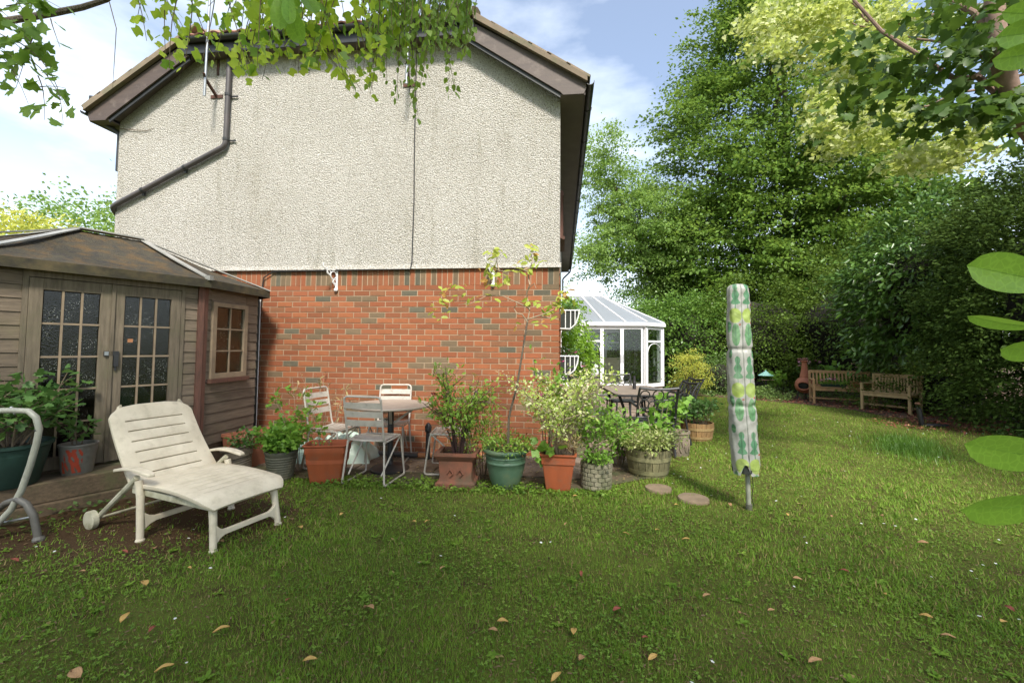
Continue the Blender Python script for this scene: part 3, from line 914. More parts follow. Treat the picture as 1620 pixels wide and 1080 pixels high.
# bargeboards, soffits, gutters
bR = [(hipx_r - 0.06, ZT - 0.08), (0.0, 4.70), (0.035, 4.66), (0.30, 4.66), (0.33, 4.74), (0.33, 4.82), (hipx_r - 0.06, ZT + 0.15)]
MB().prism(bR, -0.205, -0.18).build('bargeboard', M['brownboard'], house, bevel=0.003)
bRi = [(hipx_r - 0.06, ZT - 0.13), (0.0, 4.64), (0.0, 4.72), (hipx_r - 0.06, ZT - 0.05)]
MB().prism(bRi, -0.178, -0.16).build('bargeboard', M['gutter'], house)
bL = [(-HW - x, z) for x, z in bR]
MB().prism(bL, -0.205, -0.18).build('bargeboard', M['brownboard'], house, bevel=0.003)
MB().prism([(-HW - x, z) for x, z in bRi], -0.178, -0.16).build('bargeboard', M['gutter'], house)
for sgn, nm in ((1, 0), (-1, 1)):
    X = (lambda x: x) if sgn == 1 else (lambda x: -HW - x)
    mb = MB()
    mb.prism([(X(0.0), 4.74), (X(0.0), 4.72), (X(hipx_r), ZT - 0.045), (X(hipx_r), ZT - 0.025)], -0.179, 0.0)
    mb.bx(min(X(0.0), X(0.30)), max(X(0.0), X(0.30)), -0.179, HL + .2, 4.665, 4.685)
    mb.build('soffit', M['soffit'], house)
    mb = MB().bx(min(X(0.301), X(0.318)), max(X(0.301), X(0.318)), -0.18, HL + .2, 4.66, 4.83)
    mb.build('fascia', M['brownboard'], house)
    # half-round gutter with brackets
    gt = MB(); n = 10; rings = []
    prof = [(X(0.375 + 0.058 * math.cos(a)), 4.815 + 0.058 * math.sin(a)) for a in [PI + PI * i / n for i in range(n + 1)]]
    prof += [(X(0.375 + 0.050 * math.cos(a)), 4.815 + 0.050 * math.sin(a)) for a in [2 * PI - PI * i / n for i in range(n + 1)]]
    gt.prism(prof, -0.23, HL + .2)
    go = gt.build('gutter', M['gutter'], house, smooth=True)
    for y in [0.4 + 0.95 * i for i in range(13)]:
        b = MB(); pr = [(X(0.375 + r * math.cos(a)), 4.815 + r * math.sin(a)) for r, rev in ((0.066, 0), (0.0585, 1)) for a in ([PI + PI * i / n for i in range(n + 1)] if not rev else [2 * PI - PI * i / n for i in range(n + 1)])]
        b.prism(pr, y, y + 0.03); b.build('gutter_bracket', M['gutter'], go)
mb = MB().bx(hipx_l - .02, hipx_r + .02, -0.18, 0.0, ZT - 0.045, ZT - 0.025); mb.build('soffit', M['soffit'], house)
MB().bx(hipx_l - 0.05, hipx_r + 0.05, -0.225, -0.206, ZT - 0.07, ZT + 0.12).build('fascia', M['gutter'], house)
n = 8
pr = [(-0.27 + r * math.cos(a), ZT + 0.115 + r * math.sin(a)) for r, rev in ((0.052, 0), (0.045, 1)) for a in ([PI + PI * i / n for i in range(n + 1)] if not rev else [2 * PI - PI * i / n for i in range(n + 1)])]
MB().prism(pr, hipx_l + .05, hipx_r - .05, 'x').build('gutter', M['gutter'], house, smooth=True)
# roof structure: a closed shell under the tiles
zr = 4.86 + SL * (HW / 2 + 0.34)
yh = 0.2 + (zr - ZT - 0.2) / 0.75
hx0, hx1 = hipx_l - .05, hipx_r + .05
sh = MB()
e = 0.34
A = [(e, -0.2, 4.84), (hx1, -0.2, ZT + 0.14), (-HW / 2, yh, zr), (-HW / 2, HL + .2, zr), (e, HL + .2, 4.84)]
B = [(-HW - x, y, z) for x, y, z in A]
C = [(hx1, -0.2, ZT + 0.14), (hx0, -0.2, ZT + 0.14), (-HW / 2, yh, zr)]
for poly in (A, B, C, [(e, HL + .2, 4.84), (-HW / 2, HL + .2, zr), (-HW - e, HL + .2, 4.84)]):
    sh.add(poly, [tuple(range(len(poly)))])
roof = sh.build('roof', M['gutter'], house)


def wave_tile(w, L, t=0.02, h=0.03):
    mb = MB(); k = 7; top = []; bot = []
    for i in range(k):
        u = i / (k - 1); z = h * (0.5 - 0.5 * math.cos(2 * PI * u * 1.0)) if True else 0
        top.append((u - .5) * w); bot.append(z)
    vs = []
    for y in (0, L):
        for i in range(k): vs.append((top[i], y, bot[i] + t))
        for i in range(k): vs.append((top[i], y, bot[i]))
    fs = []
    for i in range(k - 1):
        fs += [(i, i + 1, 2 * k + i + 1, 2 * k + i), (k + i + 1, k + i, 3 * k + i, 3 * k + i + 1), (i + 1, i, k + i, k + i + 1), (2 * k + i, 2 * k + i + 1, 3 * k + i + 1, 3 * k + i)]
    fs += [(0, 2 * k, 3 * k, k), (k - 1, 2 * k - 1, 4 * k - 1, 3 * k - 1)]
    return mb.add(vs, fs)


to = wave_tile(0.215, 0.36).build('roof_tile', M['tile'], None, smooth=True); tile_mesh = to.data; bpy.data.objects.remove(to)
# hip face tiles: rows up the hip, narrowing to the ridge
sl_len = math.hypot(yh + 0.2, zr - ZT - 0.28); ang = math.atan2(zr - ZT - 0.28, yh + 0.2)
nrow = int(sl_len / 0.3)
for r_ in range(nrow):
    t = r_ * 0.3 / sl_len
    xa = hx0 + (-HW / 2 - hx0) * t; xb = hx1 + (-HW / 2 - hx1) * t
    nn = int((xb - xa) / 0.21)
    for i in range(nn):
        o = bpy.data.objects.new('roof_tile', tile_mesh); COL.objects.link(o); o.parent = roof
        d = r_ * 0.3 - 0.08
        o.location = (xa + (xb - xa - nn * .21) / 2 + 0.105 + i * 0.21, -0.2 + d * math.cos(ang), ZT + 0.17 + d * math.sin(ang) + 0.02)
        o.rotation_euler = (ang + 0.05, random.uniform(-.01, .01), random.uniform(-.01, .01))
# verge tiles down both slopes
for sgn in (1, -1):
    SV = .62; a0 = math.atan(SV); L = math.hypot(e - hx1, SV * (e - hx1)); k = int(L / 0.29)
    for i in range(k + 1):
        d = i * 0.29 - 0.04
        x = e - d * math.cos(a0); z = 4.85 + d * math.sin(a0)
        mb = MB().bx(-0.36, 0.0, -0.07, 0.22, -0.014, 0.018)
        o = mb.build('verge_tile', M['verge'], roof, bevel=0.004)
        o.location = ((x if sgn == 1 else -HW - x), -0.19, z + 0.025)
        o.rotation_euler = (0, (a0 + 0.03), 0) if sgn == 1 else (0, 0, 0)
        if sgn == -1:
            o.scale = (-1, 1, 1); o.rotation_euler = (0, -(a0 + 0.03), 0)
for q in (0, 1):
    pu = [(e, 4.79), (hx1, ZT + .11), (hx1, ZT + .185), (e, 4.862)]
    if q: pu = [(-HW - x, z) for x, z in pu]
    MB().prism(pu, -0.268, -0.21).build('undercloak', M['verge'], roof)
# bonnet / ridge tiles along the hips and ridge
for a, b in (((hx1, -0.2, ZT + 0.20), (-HW / 2, yh, zr + .05)), ((hx0, -0.2, ZT + 0.20), (-HW / 2, yh, zr + .05)), ((-HW / 2, yh, zr + .05), (-HW / 2, yh + 4, zr + .05))):
    a = Vector(a); b = Vector(b); L = (b - a).length; k = int(L / 0.38)
    for i in range(k):
        p = a.lerp(b, i / k); q = a.lerp(b, (i + 1) / k) + Vector((0, 0, .02))
        MB().tube([p, q], [0.10, 0.085], 10).build('ridge_tile', M['verge'], roof, smooth=True)
# the two main slopes, joined
fld = MB()
for sgn in (1, -1):
    a0 = math.atan(SL); Lr = (HW / 2 + e) / math.cos(a0)
    for i in range(int(Lr / 0.3)):
        d = i * 0.3; x0 = e - d * math.cos(a0); z0 = 4.87 + d * math.sin(a0)
        x1 = x0 - 0.34 * math.cos(a0); z1 = z0 + 0.34 * math.sin(a0) - 0.01
        ystart = 0.1 + max(0.0, (z0 - ZT - .2)) / 0.75 * 1.15
        y = ystart
        while y < HL:
            X0, X1 = (x0, x1) if sgn == 1 else (-HW - x0, -HW - x1)
            fld.add([(X0, y, z0), (X0, y + .1, z0 + .04), (X0, y + .2, z0), (X1, y, z1), (X1, y + .1, z1 + .04), (X1, y + .2, z1)], [(0, 1, 4, 3), (1, 2, 5, 4)]); y += 0.2
fld.build('roof_tile_field', M['tile'], roof, kind='stuff')

# side window upstairs with brown timber frame
wf = MB().bx(0.0, 0.035, 1.0, 1.06, 3.1, 3.85).bx(0, .05, 1.9, 1.96, 3.1, 3.85).bx(0, .05, 1.06, 1.9, 3.79, 3.85).bx(0, .07, 1.06, 1.9, 3.1, 3.15).bx(0, .045, 1.46, 1.5, 3.15, 3.79).build('window', M['shedred'], house)
MB().bx(0.005, 0.015, 1.06, 1.46, 3.15, 3.79).build('pane', M['shedglass'], wf)
MB().bx(0.005, 0.015, 1.5, 1.9, 3.15, 3.79).build('pane', M['shedglass'], wf)

# waste pipe across the gable
pA, pB, pC, pD = Vector((-4.76, -0.075, 5.62)), Vector((-4.77, -0.075, 4.26)), Vector((-6.56, -0.075, 3.42)), Vector((-6.62, 0.12, 3.30))


def rounded(pts, r=0.08, k=5):
    out = [pts[0]]
    for i in range(1, len(pts) - 1):
        p = pts[i]; a = (pts[i - 1] - p).normalized(); b = (pts[i + 1] - p).normalized()
        p0 = p + a * r; p1 = p + b * r
        for j in range(k + 1):
            t = j / k
            out.append(p0 * (1 - t) ** 2 + p * 2 * t * (1 - t) + p1 * t * t)
    out.append(pts[-1]); return out


dp = MB().tube(rounded([pA, pB, pC, pD]), 0.036, 12).build('waste_pipe', M['pipe'], None, smooth=True)
tag(dp, 'grey brown waste pipe running down then slanting across the cream gable', 'pipe')
for p in (pA.lerp(pB, .45), pA.lerp(pB, .93), pB.lerp(pC, .35), pB.lerp(pC, .72)):
    vert = p.z > 4.27
    c = MB()
    if vert:
        c.tube([p + Vector((0, 0, -.018)), p + Vector((0, 0, .018))], 0.043, 12)
        c.box(p + Vector((0.08, 0.03, -0.01)), (0.10, 0.012, 0.02))
    else:
        d = (pC - pB).normalized()
        c.tube([p - d * .018, p + d * .018], 0.043, 12)
        c.box(p + Vector((0, 0.02, -0.05)), (0.03, 0.03, 0.05))
    c.build('pipe_clip', M['gutter'], dp)
# left eaves swan neck
sw = [Vector((-6.93, -0.1, 4.98)), Vector((-6.93, -0.1, 4.80)), Vector((-6.60, 0.03, 4.57)), Vector((-6.60, 0.03, 4.0))]
o = MB().tube(rounded(sw, .05), 0.034, 12).tube([sw[0], sw[0] + Vector((0, 0, .1))], 0.05, 12).build('swan_neck', M['gutter'], None, smooth=True)
tag(o, 'black swan neck downpipe under the far left eaves corner of the house', 'downpipe')
o = MB().tube(rounded([Vector((0.37, HL - .3, 4.78)), Vector((0.37, HL - .3, 4.6)), Vector((0.06, HL - .3, 4.3)), Vector((0.06, HL - .3, 0.1))], .06), 0.034, 10).build('downpipe', M['gutter'], None, smooth=True)
tag(o, 'black downpipe at the far end of the house side wall', 'downpipe')


def aerial(x, zb, zt, lab, tee):
    t = thing('aerial_mast', lab, 'mast', (x, 0, 0))
    lean = 0.06
    MB().tube([(0, -0.30, zb - .15), (lean, -0.34, zt)], 0.017, 10).build('mast', M['galv'], t, smooth=True)
    for z, w in ((zb, .19), (zb + .58, .19)):
        b = MB().box((-0.12 * 0 - 0.05, -0.028, z), (w, 0.012, 0.05))
        b.beam((-0.05, -0.03, z), (0.0, -0.30, z + 0.10), 0.03, 0.03)
        b.beam((0.0, -0.30, z + 0.10), (0.03, -0.36, z + 0.14), 0.03, 0.012)
        if tee and z > zb: b.box((-0.05, -0.027, z - 0.14), (0.035, 0.01, 0.24))
        b.build('wall_bracket', M['rust'], t)
    return t


aerial(-4.93, 5.02, 6.7, 'galvanised aerial mast on rusty brackets beside the waste pipe', True)
aerial(-2.02, 5.02, 6.6, 'galvanised aerial mast behind hanging birch leaves above the cable', False)
# aerial cable down the gable, then along the drip to the summerhouse
pts = [Vector((-1.98, -0.035, 5.6)), Vector((-1.985, -0.035, 4.2)), Vector((-1.975, -0.035, 3.4)), Vector((-1.985, -0.04, 2.56)), Vector((-2.0, -0.052, 2.455)), Vector((-4.0, -0.035, 2.445)), Vector((-4.14, -0.03, 2.36)), Vector((-4.16, -0.03, 2.2)), Vector((-4.16, -0.045, 1.9)), Vector((-4.165, -0.045, 0.3))]
tag(MB().tube(pts, 0.008, 6).build('aerial_cable', M['cable'], None), 'thin black cable running down the gable and along its brickwork', 'cable')
tag(MB().tube([(-4.19, -0.04, 2.1), (-4.19, -0.04, 0.05)], 0.026, 10).build('cable_conduit', M['gutter'], None, smooth=True), 'black conduit on the brickwork beside the summerhouse', 'pipe')
tag(MB().tube([(-4.155, -0.06, 2.05), (-4.15, -0.06, 0.2)], 0.0065, 6).build('white_cable', M['whitepaint'], None), 'thin white cable hanging beside the black conduit', 'cable')
# a stray twig of creeper on the render
tag(MB().tube([(-6.55, -0.03, 4.62), (-6.35, -0.04, 4.59), (-6.1, -0.035, 4.56), (-5.97, -0.03, 4.60)], [.006, .005, .004, .002], 5).build('creeper_twig', M['twig'], None), 'bare creeper twig clinging to the top left of the gable', 'twig')


# ornate white basket brackets
def bracket(x, z, lab):
    t = thing('basket_bracket', lab, 'bracket', (x, -0.006, z), 0)
    MB().box((0, -0.008, 0), (0.03, 0.012, 0.27)).ball((0, -0.02, -0.135), 0.028).build('back_plate', M['whitepaint'], t)
    s = MB()
    for a0, c, r in ((0, (0, -0.07, 0.06), 0.05), (0, (0, -0.045, -0.03), 0.032), (0, (0, -0.15, 0.09), 0.03)):
        s.tube([(0, c[1] + r * math.cos(a), c[2] + r * math.sin(a)) for a in [2 * PI * i / 12 for i in range(12)]], 0.006, 6)
    s.build('scroll', M['whitepaint'], t, smooth=True)
    MB().tube([(0, -0.01, 0.13), (0, -0.20, 0.13), (0, -0.235, 0.145), (0, -0.25, 0.175), (0, -0.235, 0.2)], 0.007, 6).tube([(0, -0.02, -0.11), (0, -0.07, -0.01), (0, -0.13, 0.05), (0, -0.2, 0.125)], 0.007, 6).build('arm', M['whitepaint'], t, smooth=True)
    t.rotation_euler = (0, 0, R(-18))


bracket(-3.06, 2.32, 'white scrolled bracket above the bistro chairs')
bracket(-0.87, 2.37, 'white scrolled bracket behind the sapling near the house corner')

# hay-rack baskets on the side wall
for y, z, w, lab in ((0.55, 1.68, 0.5, 'white banded black wall basket highest on the house corner'),
                     (0.75, 1.05, 0.5, 'white banded black wall basket low on the house corner'),
                     (2.6, 0.98, 0.6, 'black striped wall trough beyond the lower corner basket')):
    t = thing('wall_basket', lab, 'wall basket', (0.01, y, z), 0, 'baskets on the side wall')
    prof = [(0, 0.0), (0.13, 0.0), (0.20, 0.06), (0.24, 0.16), (0.25, 0.25), (0, 0.25)]
    MB().prism([(a * .93 + 0.005, b + 0.003) for a, b in prof], -w / 2 + .01, w / 2 - .01, 'y').build('liner', M['darkcloth'], t)
    b = MB()
    nb = 5
    for i in range(nb + 1):
        yy = -w / 2 + w * i / nb
        b.tube([(0.0, yy, 0.0), (0.135, yy, -0.003), (0.205, yy, 0.06), (0.245, yy, 0.16), (0.255, yy, 0.25)], 0.008, 6)
    b.tube([(0, -w / 2, 0.25), (0.255, -w / 2, 0.25), (0.255, w / 2, 0.25), (0, w / 2, 0.25)], 0.009, 6)
    for xx, zb_ in ((.07, 0.0), (.14, .0), (.20, .06)):
        b.tube([(xx, -w / 2, zb_), (xx, -w / 2, .25)], .007, 6)
    b.build('band', M['whitepaint'], t, smooth=True)

# ================================================================== THE SUMMERHOUSE
SB = Vector((-3.905, -1.335, 0)); SA = Vector((-4.66, -2.78, 0)); SE = Vector((-3.93, -0.43, 0))
poly = [SA, SB, SE, Vector((-4.4, -0.12, 0)), Vector((-5.7, -0.12, 0)), Vector((-6.5, -1.2, 0)), Vector((-6.35, -2.6, 0)), Vector((-5.4, -3.1, 0))]
Z0, Z1 = 0.30, 2.06
shed = thing('summerhouse', 'weathered timber summerhouse with mossy felt roof and glazed double doors', 'summerhouse', (-5, -1.5, 0))
so = Vector((-5, -1.5, 0))


def wpt(a, b, s, z, out=0.0):
    d = (b - a).normalized(); nrm = Vector((d.y, -d.x, 0))
    p = a + d * s + nrm * out - so
    return Vector((p.x, p.y, z))


def panelbox(mb, a, b, s0, s1, z0, z1, o0, o1):
    P = [wpt(a, b, s, z, o) for o in (o0, o1) for s in (s0, s1) for z in (z0, z1)]
    return mb.add(P, [(0, 1, 3, 2), (4, 6, 7, 5), (0, 4, 5, 1), (2, 3, 7, 6), (0, 2, 6, 4), (1, 5, 7, 3)])


def boards(a, b, s0, s1, z0, z1, step=0.115, single=True):
    z = z0
    m_all = MB()
    while z < z1 - 0.01:
        zt = min(z + step, z1)
        P = [wpt(a, b, s, zz, o) for s in (s0, s1) for zz, o in ((z, 0.004), (z, 0.020), (zt - .004, 0.012), (zt - .004, 0.002))]
        fs = [(0, 1, 2, 3), (7, 6, 5, 4), (0, 4, 5, 1), (1, 5, 6, 2), (2, 6, 7, 3), (3, 7, 4, 0)]
        if single: MB().add(P, fs).build('plank', M['shedwood'], shed)
        else: m_all.add(P, fs)
        z = zt
    if not single: m_all.build('wall_cladding', M['shedwood'], shed)


LAB = (SB - SA).length
ds0 = 0.33; ds1 = 1.43       # the door pair along the front
dz1 = 1.985
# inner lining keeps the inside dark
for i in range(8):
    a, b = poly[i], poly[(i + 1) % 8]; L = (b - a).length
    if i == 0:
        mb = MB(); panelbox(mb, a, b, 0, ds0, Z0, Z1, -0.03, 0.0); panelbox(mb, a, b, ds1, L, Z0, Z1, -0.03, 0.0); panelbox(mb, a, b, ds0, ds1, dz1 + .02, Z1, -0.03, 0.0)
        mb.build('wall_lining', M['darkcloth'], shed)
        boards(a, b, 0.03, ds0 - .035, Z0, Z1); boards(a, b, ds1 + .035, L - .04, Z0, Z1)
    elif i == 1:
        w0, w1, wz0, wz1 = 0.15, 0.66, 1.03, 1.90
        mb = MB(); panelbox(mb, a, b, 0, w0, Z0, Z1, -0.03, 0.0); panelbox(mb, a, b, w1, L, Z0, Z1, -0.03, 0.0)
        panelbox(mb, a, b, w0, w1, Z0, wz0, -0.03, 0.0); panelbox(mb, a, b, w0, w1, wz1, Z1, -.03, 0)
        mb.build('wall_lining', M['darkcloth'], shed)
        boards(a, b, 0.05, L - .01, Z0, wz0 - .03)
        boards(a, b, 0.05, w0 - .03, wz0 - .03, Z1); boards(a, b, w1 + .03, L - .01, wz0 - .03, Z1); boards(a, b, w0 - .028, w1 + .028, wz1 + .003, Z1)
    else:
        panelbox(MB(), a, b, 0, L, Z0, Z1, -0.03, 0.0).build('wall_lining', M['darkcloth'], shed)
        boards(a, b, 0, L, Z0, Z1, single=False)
panelbox(MB(), SA, SB, LAB - 0.045, LAB + 0.01, Z0 - .03, Z1, 0.0, 0.045).build('corner_post', M['shedred'], shed)
panelbox(MB(), SB, SE, -0.01, 0.045, Z0 - .03, Z1, 0.0, 0.04).build('corner_post', M['shedred'], shed)
panelbox(MB(), SA, SB, -0.01, 0.03, Z0, Z1, 0.0, 0.03).build('corner_post', M['shedred'], shed)
MB().add([tuple(p - so + Vector((0, 0, Z0))) for p in poly], [tuple(range(8))]).build('floor', M['timber'], shed)
mb = MB(); panelbox(mb, SA, SB, ds0 - .035, ds0, Z0, Z1, -0.01, 0.03); panelbox(mb, SA, SB, ds1, ds1 + .035, Z0, Z1, -0.01, 0.03); panelbox(mb, SA, SB, ds0, ds1, dz1, Z1, -0.01, 0.03)
mb.build('door_frame', M['shedframe'], shed)
for q in (0, 1):
    s0 = ds0 + 0.55 * q + 0.003; s1 = s0 + 0.544; st = 0.085; z0 = Z0 + .01; z1 = dz1 - .006
    mb = MB()
    panelbox(mb, SA, SB, s0, s0 + st, z0, z1, 0.0, 0.036); panelbox(mb, SA, SB, s1 - st, s1, z0, z1, 0.0, 0.036)
    panelbox(mb, SA, SB, s0 + st, s1 - st, z1 - .10, z1, 0.001, 0.034); panelbox(mb, SA, SB, s0 + st, s1 - st, z0, z0 + .11, 0.001, 0.034)
    door = mb.build('door', M['shedframe'], shed, bevel=0.002)
    a0, a1, b0, b1 = s0 + st, s1 - st, z0 + .11, z1 - .10
    for i in range(1, 3):
        s = a0 + (a1 - a0) * i / 3; panelbox(MB(), SA, SB, s - .008, s + .008, b0, b1, 0.006, 0.03).build('glazing_bar', M['glazingbar'], door)
    for j in range(1, 5):
        z = b0 + (b1 - b0) * j / 5; panelbox(MB(), SA, SB, a0, a1, z - .008, z + .008, 0.008, 0.028).build('glazing_bar', M['glazingbar'], door)
    for i in range(3):
        for j in range(5):
            sa = a0 + (a1 - a0) * i / 3 + .008; sb = a0 + (a1 - a0) * (i + 1) / 3 - .008
            za = b0 + (b1 - b0) * j / 5 + .008; zb = b0 + (b1 - b0) * (j + 1) / 5 - .008
            panelbox(MB(), SA, SB, sa, sb, za, zb, 0.014, 0.018).build('pane', M['shedglass'], door)
sm = (ds0 + ds1) / 2
panelbox(panelbox(panelbox(MB(), SA, SB, sm - 0.05, sm + 0.06, 1.30, 1.345, 0.037, 0.05), SA, SB, sm + .02, sm + .055, 1.20, 1.30, 0.037, 0.06), SA, SB, sm + .03, sm + .045, 1.16, 1.2, 0.04, 0.05).build('latch', M['blackiron'], shed)
panelbox(MB(), SA, SB, sm - 0.048, sm - .018, 1.305, 1.34, 0.051, 0.056).build('latch_plate', M['galv'], shed)
panelbox(MB(), SA, SB, sm + 0.125, sm + 0.165, 1.43, 1.465, 0.0205, 0.0225).build('orange_sticker', M['orangepipe'], shed)
panelbox(MB(), SA, SB, sm - 0.012, sm + .014, z0, z1, 0.037, 0.05).build('door_strip', M['shedframe'], shed)
# window in the right facet
mb = MB()
for s0, s1, z0_, z1_ in ((w0 - .03, w0 + .03, wz0, wz1), (w1 - .03, w1 + .03, wz0, wz1), (w0 + .03, w1 - .03, wz1 - .05, wz1), (w0 + .03, w1 - .03, wz0, wz0 + .06)):
    panelbox(mb, SB, SE, s0, s1, z0_, z1_, 0.0, 0.045)
win = mb.build('window', M['glazingbar'], shed, bevel=.002)
panelbox(MB(), SB, SE, (w0 + w1) / 2 - .008, (w0 + w1) / 2 + .008, wz0 + .06, wz1 - .05, 0.01, 0.035).build('glazing_bar', M['glazingbar'], win)
for j in (1, 2):
    z = wz0 + .06 + (wz1 - wz0 - .11) * j / 3; panelbox(MB(), SB, SE, w0 + .03, w1 - .03, z - .008, z + .008, 0.012, 0.033).build('glazing_bar', M['glazingbar'], win)
for i in range(2):
    for j in range(3):
        sa = w0 + .03 + (w1 - w0 - .06) * i / 2 + .008; sb = w0 + .03 + (w1 - w0 - .06) * (i + 1) / 2 - .008
        za = wz0 + .06 + (wz1 - wz0 - .11) * j / 3 + .008; zb = wz0 + .06 + (wz1 - wz0 - .11) * (j + 1) / 3 - .008
        panelbox(MB(), SB, SE, sa, sb, za, zb, 0.018, 0.022).build('pane', M['shedglass'], win)
panelbox(MB(), SB, SE, w0 - .06, w1 + .05, wz0 - .045, wz0 - .003, 0.0, 0.075).build('window_sill', M['shedred'], win)
# roof
cen = sum(poly, Vector()) / 8
RP1 = Vector((-5.02, -1.72, 2.60)) - so; RP2 = Vector((-4.80, -1.22, 2.60)) - so
ev = []
for i in range(8):
    a, b, c = poly[i - 1], poly[i], poly[(i + 1) % 8]
    n1 = Vector(((b - a).y, -(b - a).x, 0)).normalized(); n2 = Vector(((c - b).y, -(c - b).x, 0)).normalized()
    m_ = (n1 + n2).normalized(); off = 0.13 / max(.5, m_.dot(n1))
    p = b + m_ * off - so; ev.append(Vector((p.x, p.y, 0)))
ZE = 2.12
ap = {0: RP1, 1: RP2, 2: RP2, 3: RP2, 4: RP2, 5: RP1, 6: RP1, 7: RP1}
rf = None
for i in range(8):
    j = (i + 1) % 8
    a = ev[i] + Vector((0, 0, ZE)); b = ev[j] + Vector((0, 0, ZE))
    A_, B_ = ap[i], ap[j]
    # subdivided, slightly sagging felt
    mb = MB(); nu, nv = 14, 8; rows = []
    for v in range(nv + 1):
        for u in range(nu + 1):
            p = (a.lerp(b, u / nu)).lerp(A_.lerp(B_, u / nu), v / nv)
            p.z += 0.006 * math.sin(u * 1.9 + i) * math.sin(v * 1.3) - 0.03 * math.sin(PI * v / nv)
            mb.V.append(tuple(p))
    for v in range(nv):
        for u in range(nu):
            q = v * (nu + 1) + u
            mb.F.append((q, q + 1, q + nu + 2, q + nu + 1))
    o = mb.build('roof', M['felt'], shed, smooth=True)
    fb = MB()
    fb.add([a + Vector((0, 0, .003)), b + Vector((0, 0, .003)), b - Vector((0, 0, .085)), a - Vector((0, 0, .085)),
            (a * .985).xyz * 1 + Vector((0, 0, .032)), b * .985 + Vector((0, 0, .032)), b * .985 - Vector((0, 0, .053)), a * .985 - Vector((0, 0, .053))],
           [(0, 1, 2, 3), (7, 6, 5, 4), (0, 4, 5, 1), (3, 2, 6, 7), (0, 3, 7, 4), (1, 5, 6, 2)])
    fb.build('fascia', M['fascia'], shed)
    ins = MB().add([a - Vector((0, 0, .04)), b - Vector((0, 0, .04)), (poly[j] - so) + Vector((0, 0, Z1)), (poly[i] - so) + Vector((0, 0, Z1))], [(0, 1, 2, 3)])
    ins.build('eaves_soffit', M['shedred'], shed)
for i in (0, 1, 2, 5, 7, 6):
    a = ev[i] + Vector((0, 0, ZE + .006)); t = ap[i] + Vector((0, 0, .02)); mid = a.lerp(t, .5) - Vector((0, 0, .006))
    c = MB()
    for p, q in ((a, mid), (mid, t)): c.beam(p, q, 0.075, 0.012)
    c.build('hip_capping', M['capping'], shed)
MB().beam(RP1 + Vector((0, 0, .025)), RP2 + Vector((0, 0, .025)), 0.12, 0.015).build('ridge_capping', M['capping'], shed)
MB().box(ev[1] + Vector((-.02, -0.01, ZE + .02)), (0.06, 0.05, 0.05)).build('hip_cap_end', M['capping'], shed)


# things stored inside, seen through the glass
def cloth_heap(name, lab, cat, loc, rad, m, seed):
    mb = MB(); n, k = 22, 12
    for i in range(k + 1):
        t = i / k * PI / 2
        for j in range(n):
            a = 2 * PI * j / n
            r = math.cos(t) * (1 + .13 * math.sin(5 * a + seed) + .08 * math.sin(9 * a + seed * 2 + i))
            mb.V.append((rad[0] * r * math.cos(a), rad[1] * r * math.sin(a), rad[2] * math.sin(t) * (1 + .1 * math.sin(3 * a + seed))))
    for i in range(k):
        for j in range(n):
            j2 = (j + 1) % n
            mb.F.append((i * n + j, i * n + j2, (i + 1) * n + j2, (i + 1) * n + j))
    o = mb.build(name, m, smooth=True, angle=180); o.location = loc
    return tag(o, lab, cat)


cloth_heap('purple_cover', 'purple fabric cover behind the left summerhouse door glass', 'cover', (-4.88, -1.95, Z0), (.26, .3, .75), M['purple'], 1)
cloth_heap('green_cover', 'dark green cushion cover behind the right summerhouse door glass', 'cover', (-4.55, -1.45, Z0), (.3, .3, .62), M['greencloth'], 2)

# sleepers under the doors and the step in front of them
dAB = (SB - SA).normalized(); nAB = Vector((dAB.y, -dAB.x, 0))
for k_, (o0, o1, z0_, z1_) in enumerate(((0.05, 0.40, 0.13, 0.29), (0.07, 0.44, -0.02, 0.128))):
    a = SA + nAB * (o0 + o1) / 2 - dAB * 0.3 ; b = SB + nAB * (o0 + o1) / 2 - dAB * 0.10
    mb = MB().beam(a + Vector((0, 0, (z0_ + z1_) / 2)), b + Vector((0, 0, (z0_ + z1_) / 2)), o1 - o0, z1_ - z0_)
    tag(mb.build('timber_sleeper', M['timber'], bevel=.008), 'old timber sleeper forming the ' + ('upper' if k_ == 0 else 'lower') + ' step before the summerhouse doors', 'sleeper', 'sleepers before the summerhouse')
MB().add([tuple(Vector((p.x, p.y, z))) for p in poly for z in (0.0, Z0 - .001)], [(2 * i, 2 * ((i + 1) % 8), 2 * ((i + 1) % 8) + 1, 2 * i + 1) for i in range(8)]).build('plinth', M['timber'], None)
pl = bpy.data.objects['plinth']; pl.parent = shed; pl.location = (-shed.location.x, -shed.location.y, 0)

# ================================================================== THE CONSERVATORY
cons = thing('conservatory', 'white framed conservatory with pale hipped roof beyond the patio', 'conservatory', (0, 8.9, 0))
CZ0, CZE = 0.16, 2.16
cp = [(0.02, 0.0), (2.72, 0.0), (3.42, 0.75), (3.42, 2.8), (2.7, 3.5), (0.02, 3.5)]
CV = [Vector((x, y, 0)) for x, y in cp]
MB().prism([(x, y) for x, y in cp], 0.0, CZ0, 'z').build('plinth', M['cream'], cons)


def fr(mb, a, b, s0, s1, z0, z1, t=0.03):
    d = (b - a).normalized(); nrm = Vector((d.y, -d.x, 0)); 
    P = [a + d * s + nrm * o + Vector((0, 0, z)) for o in (-t, t) for s in (s0, s1) for z in (z0, z1)]
    return mb.add(P, [(0, 1, 3, 2), (4, 6, 7, 5), (0, 4, 5, 1), (2, 3, 7, 6), (0, 2, 6, 4), (1, 5, 7, 3)])


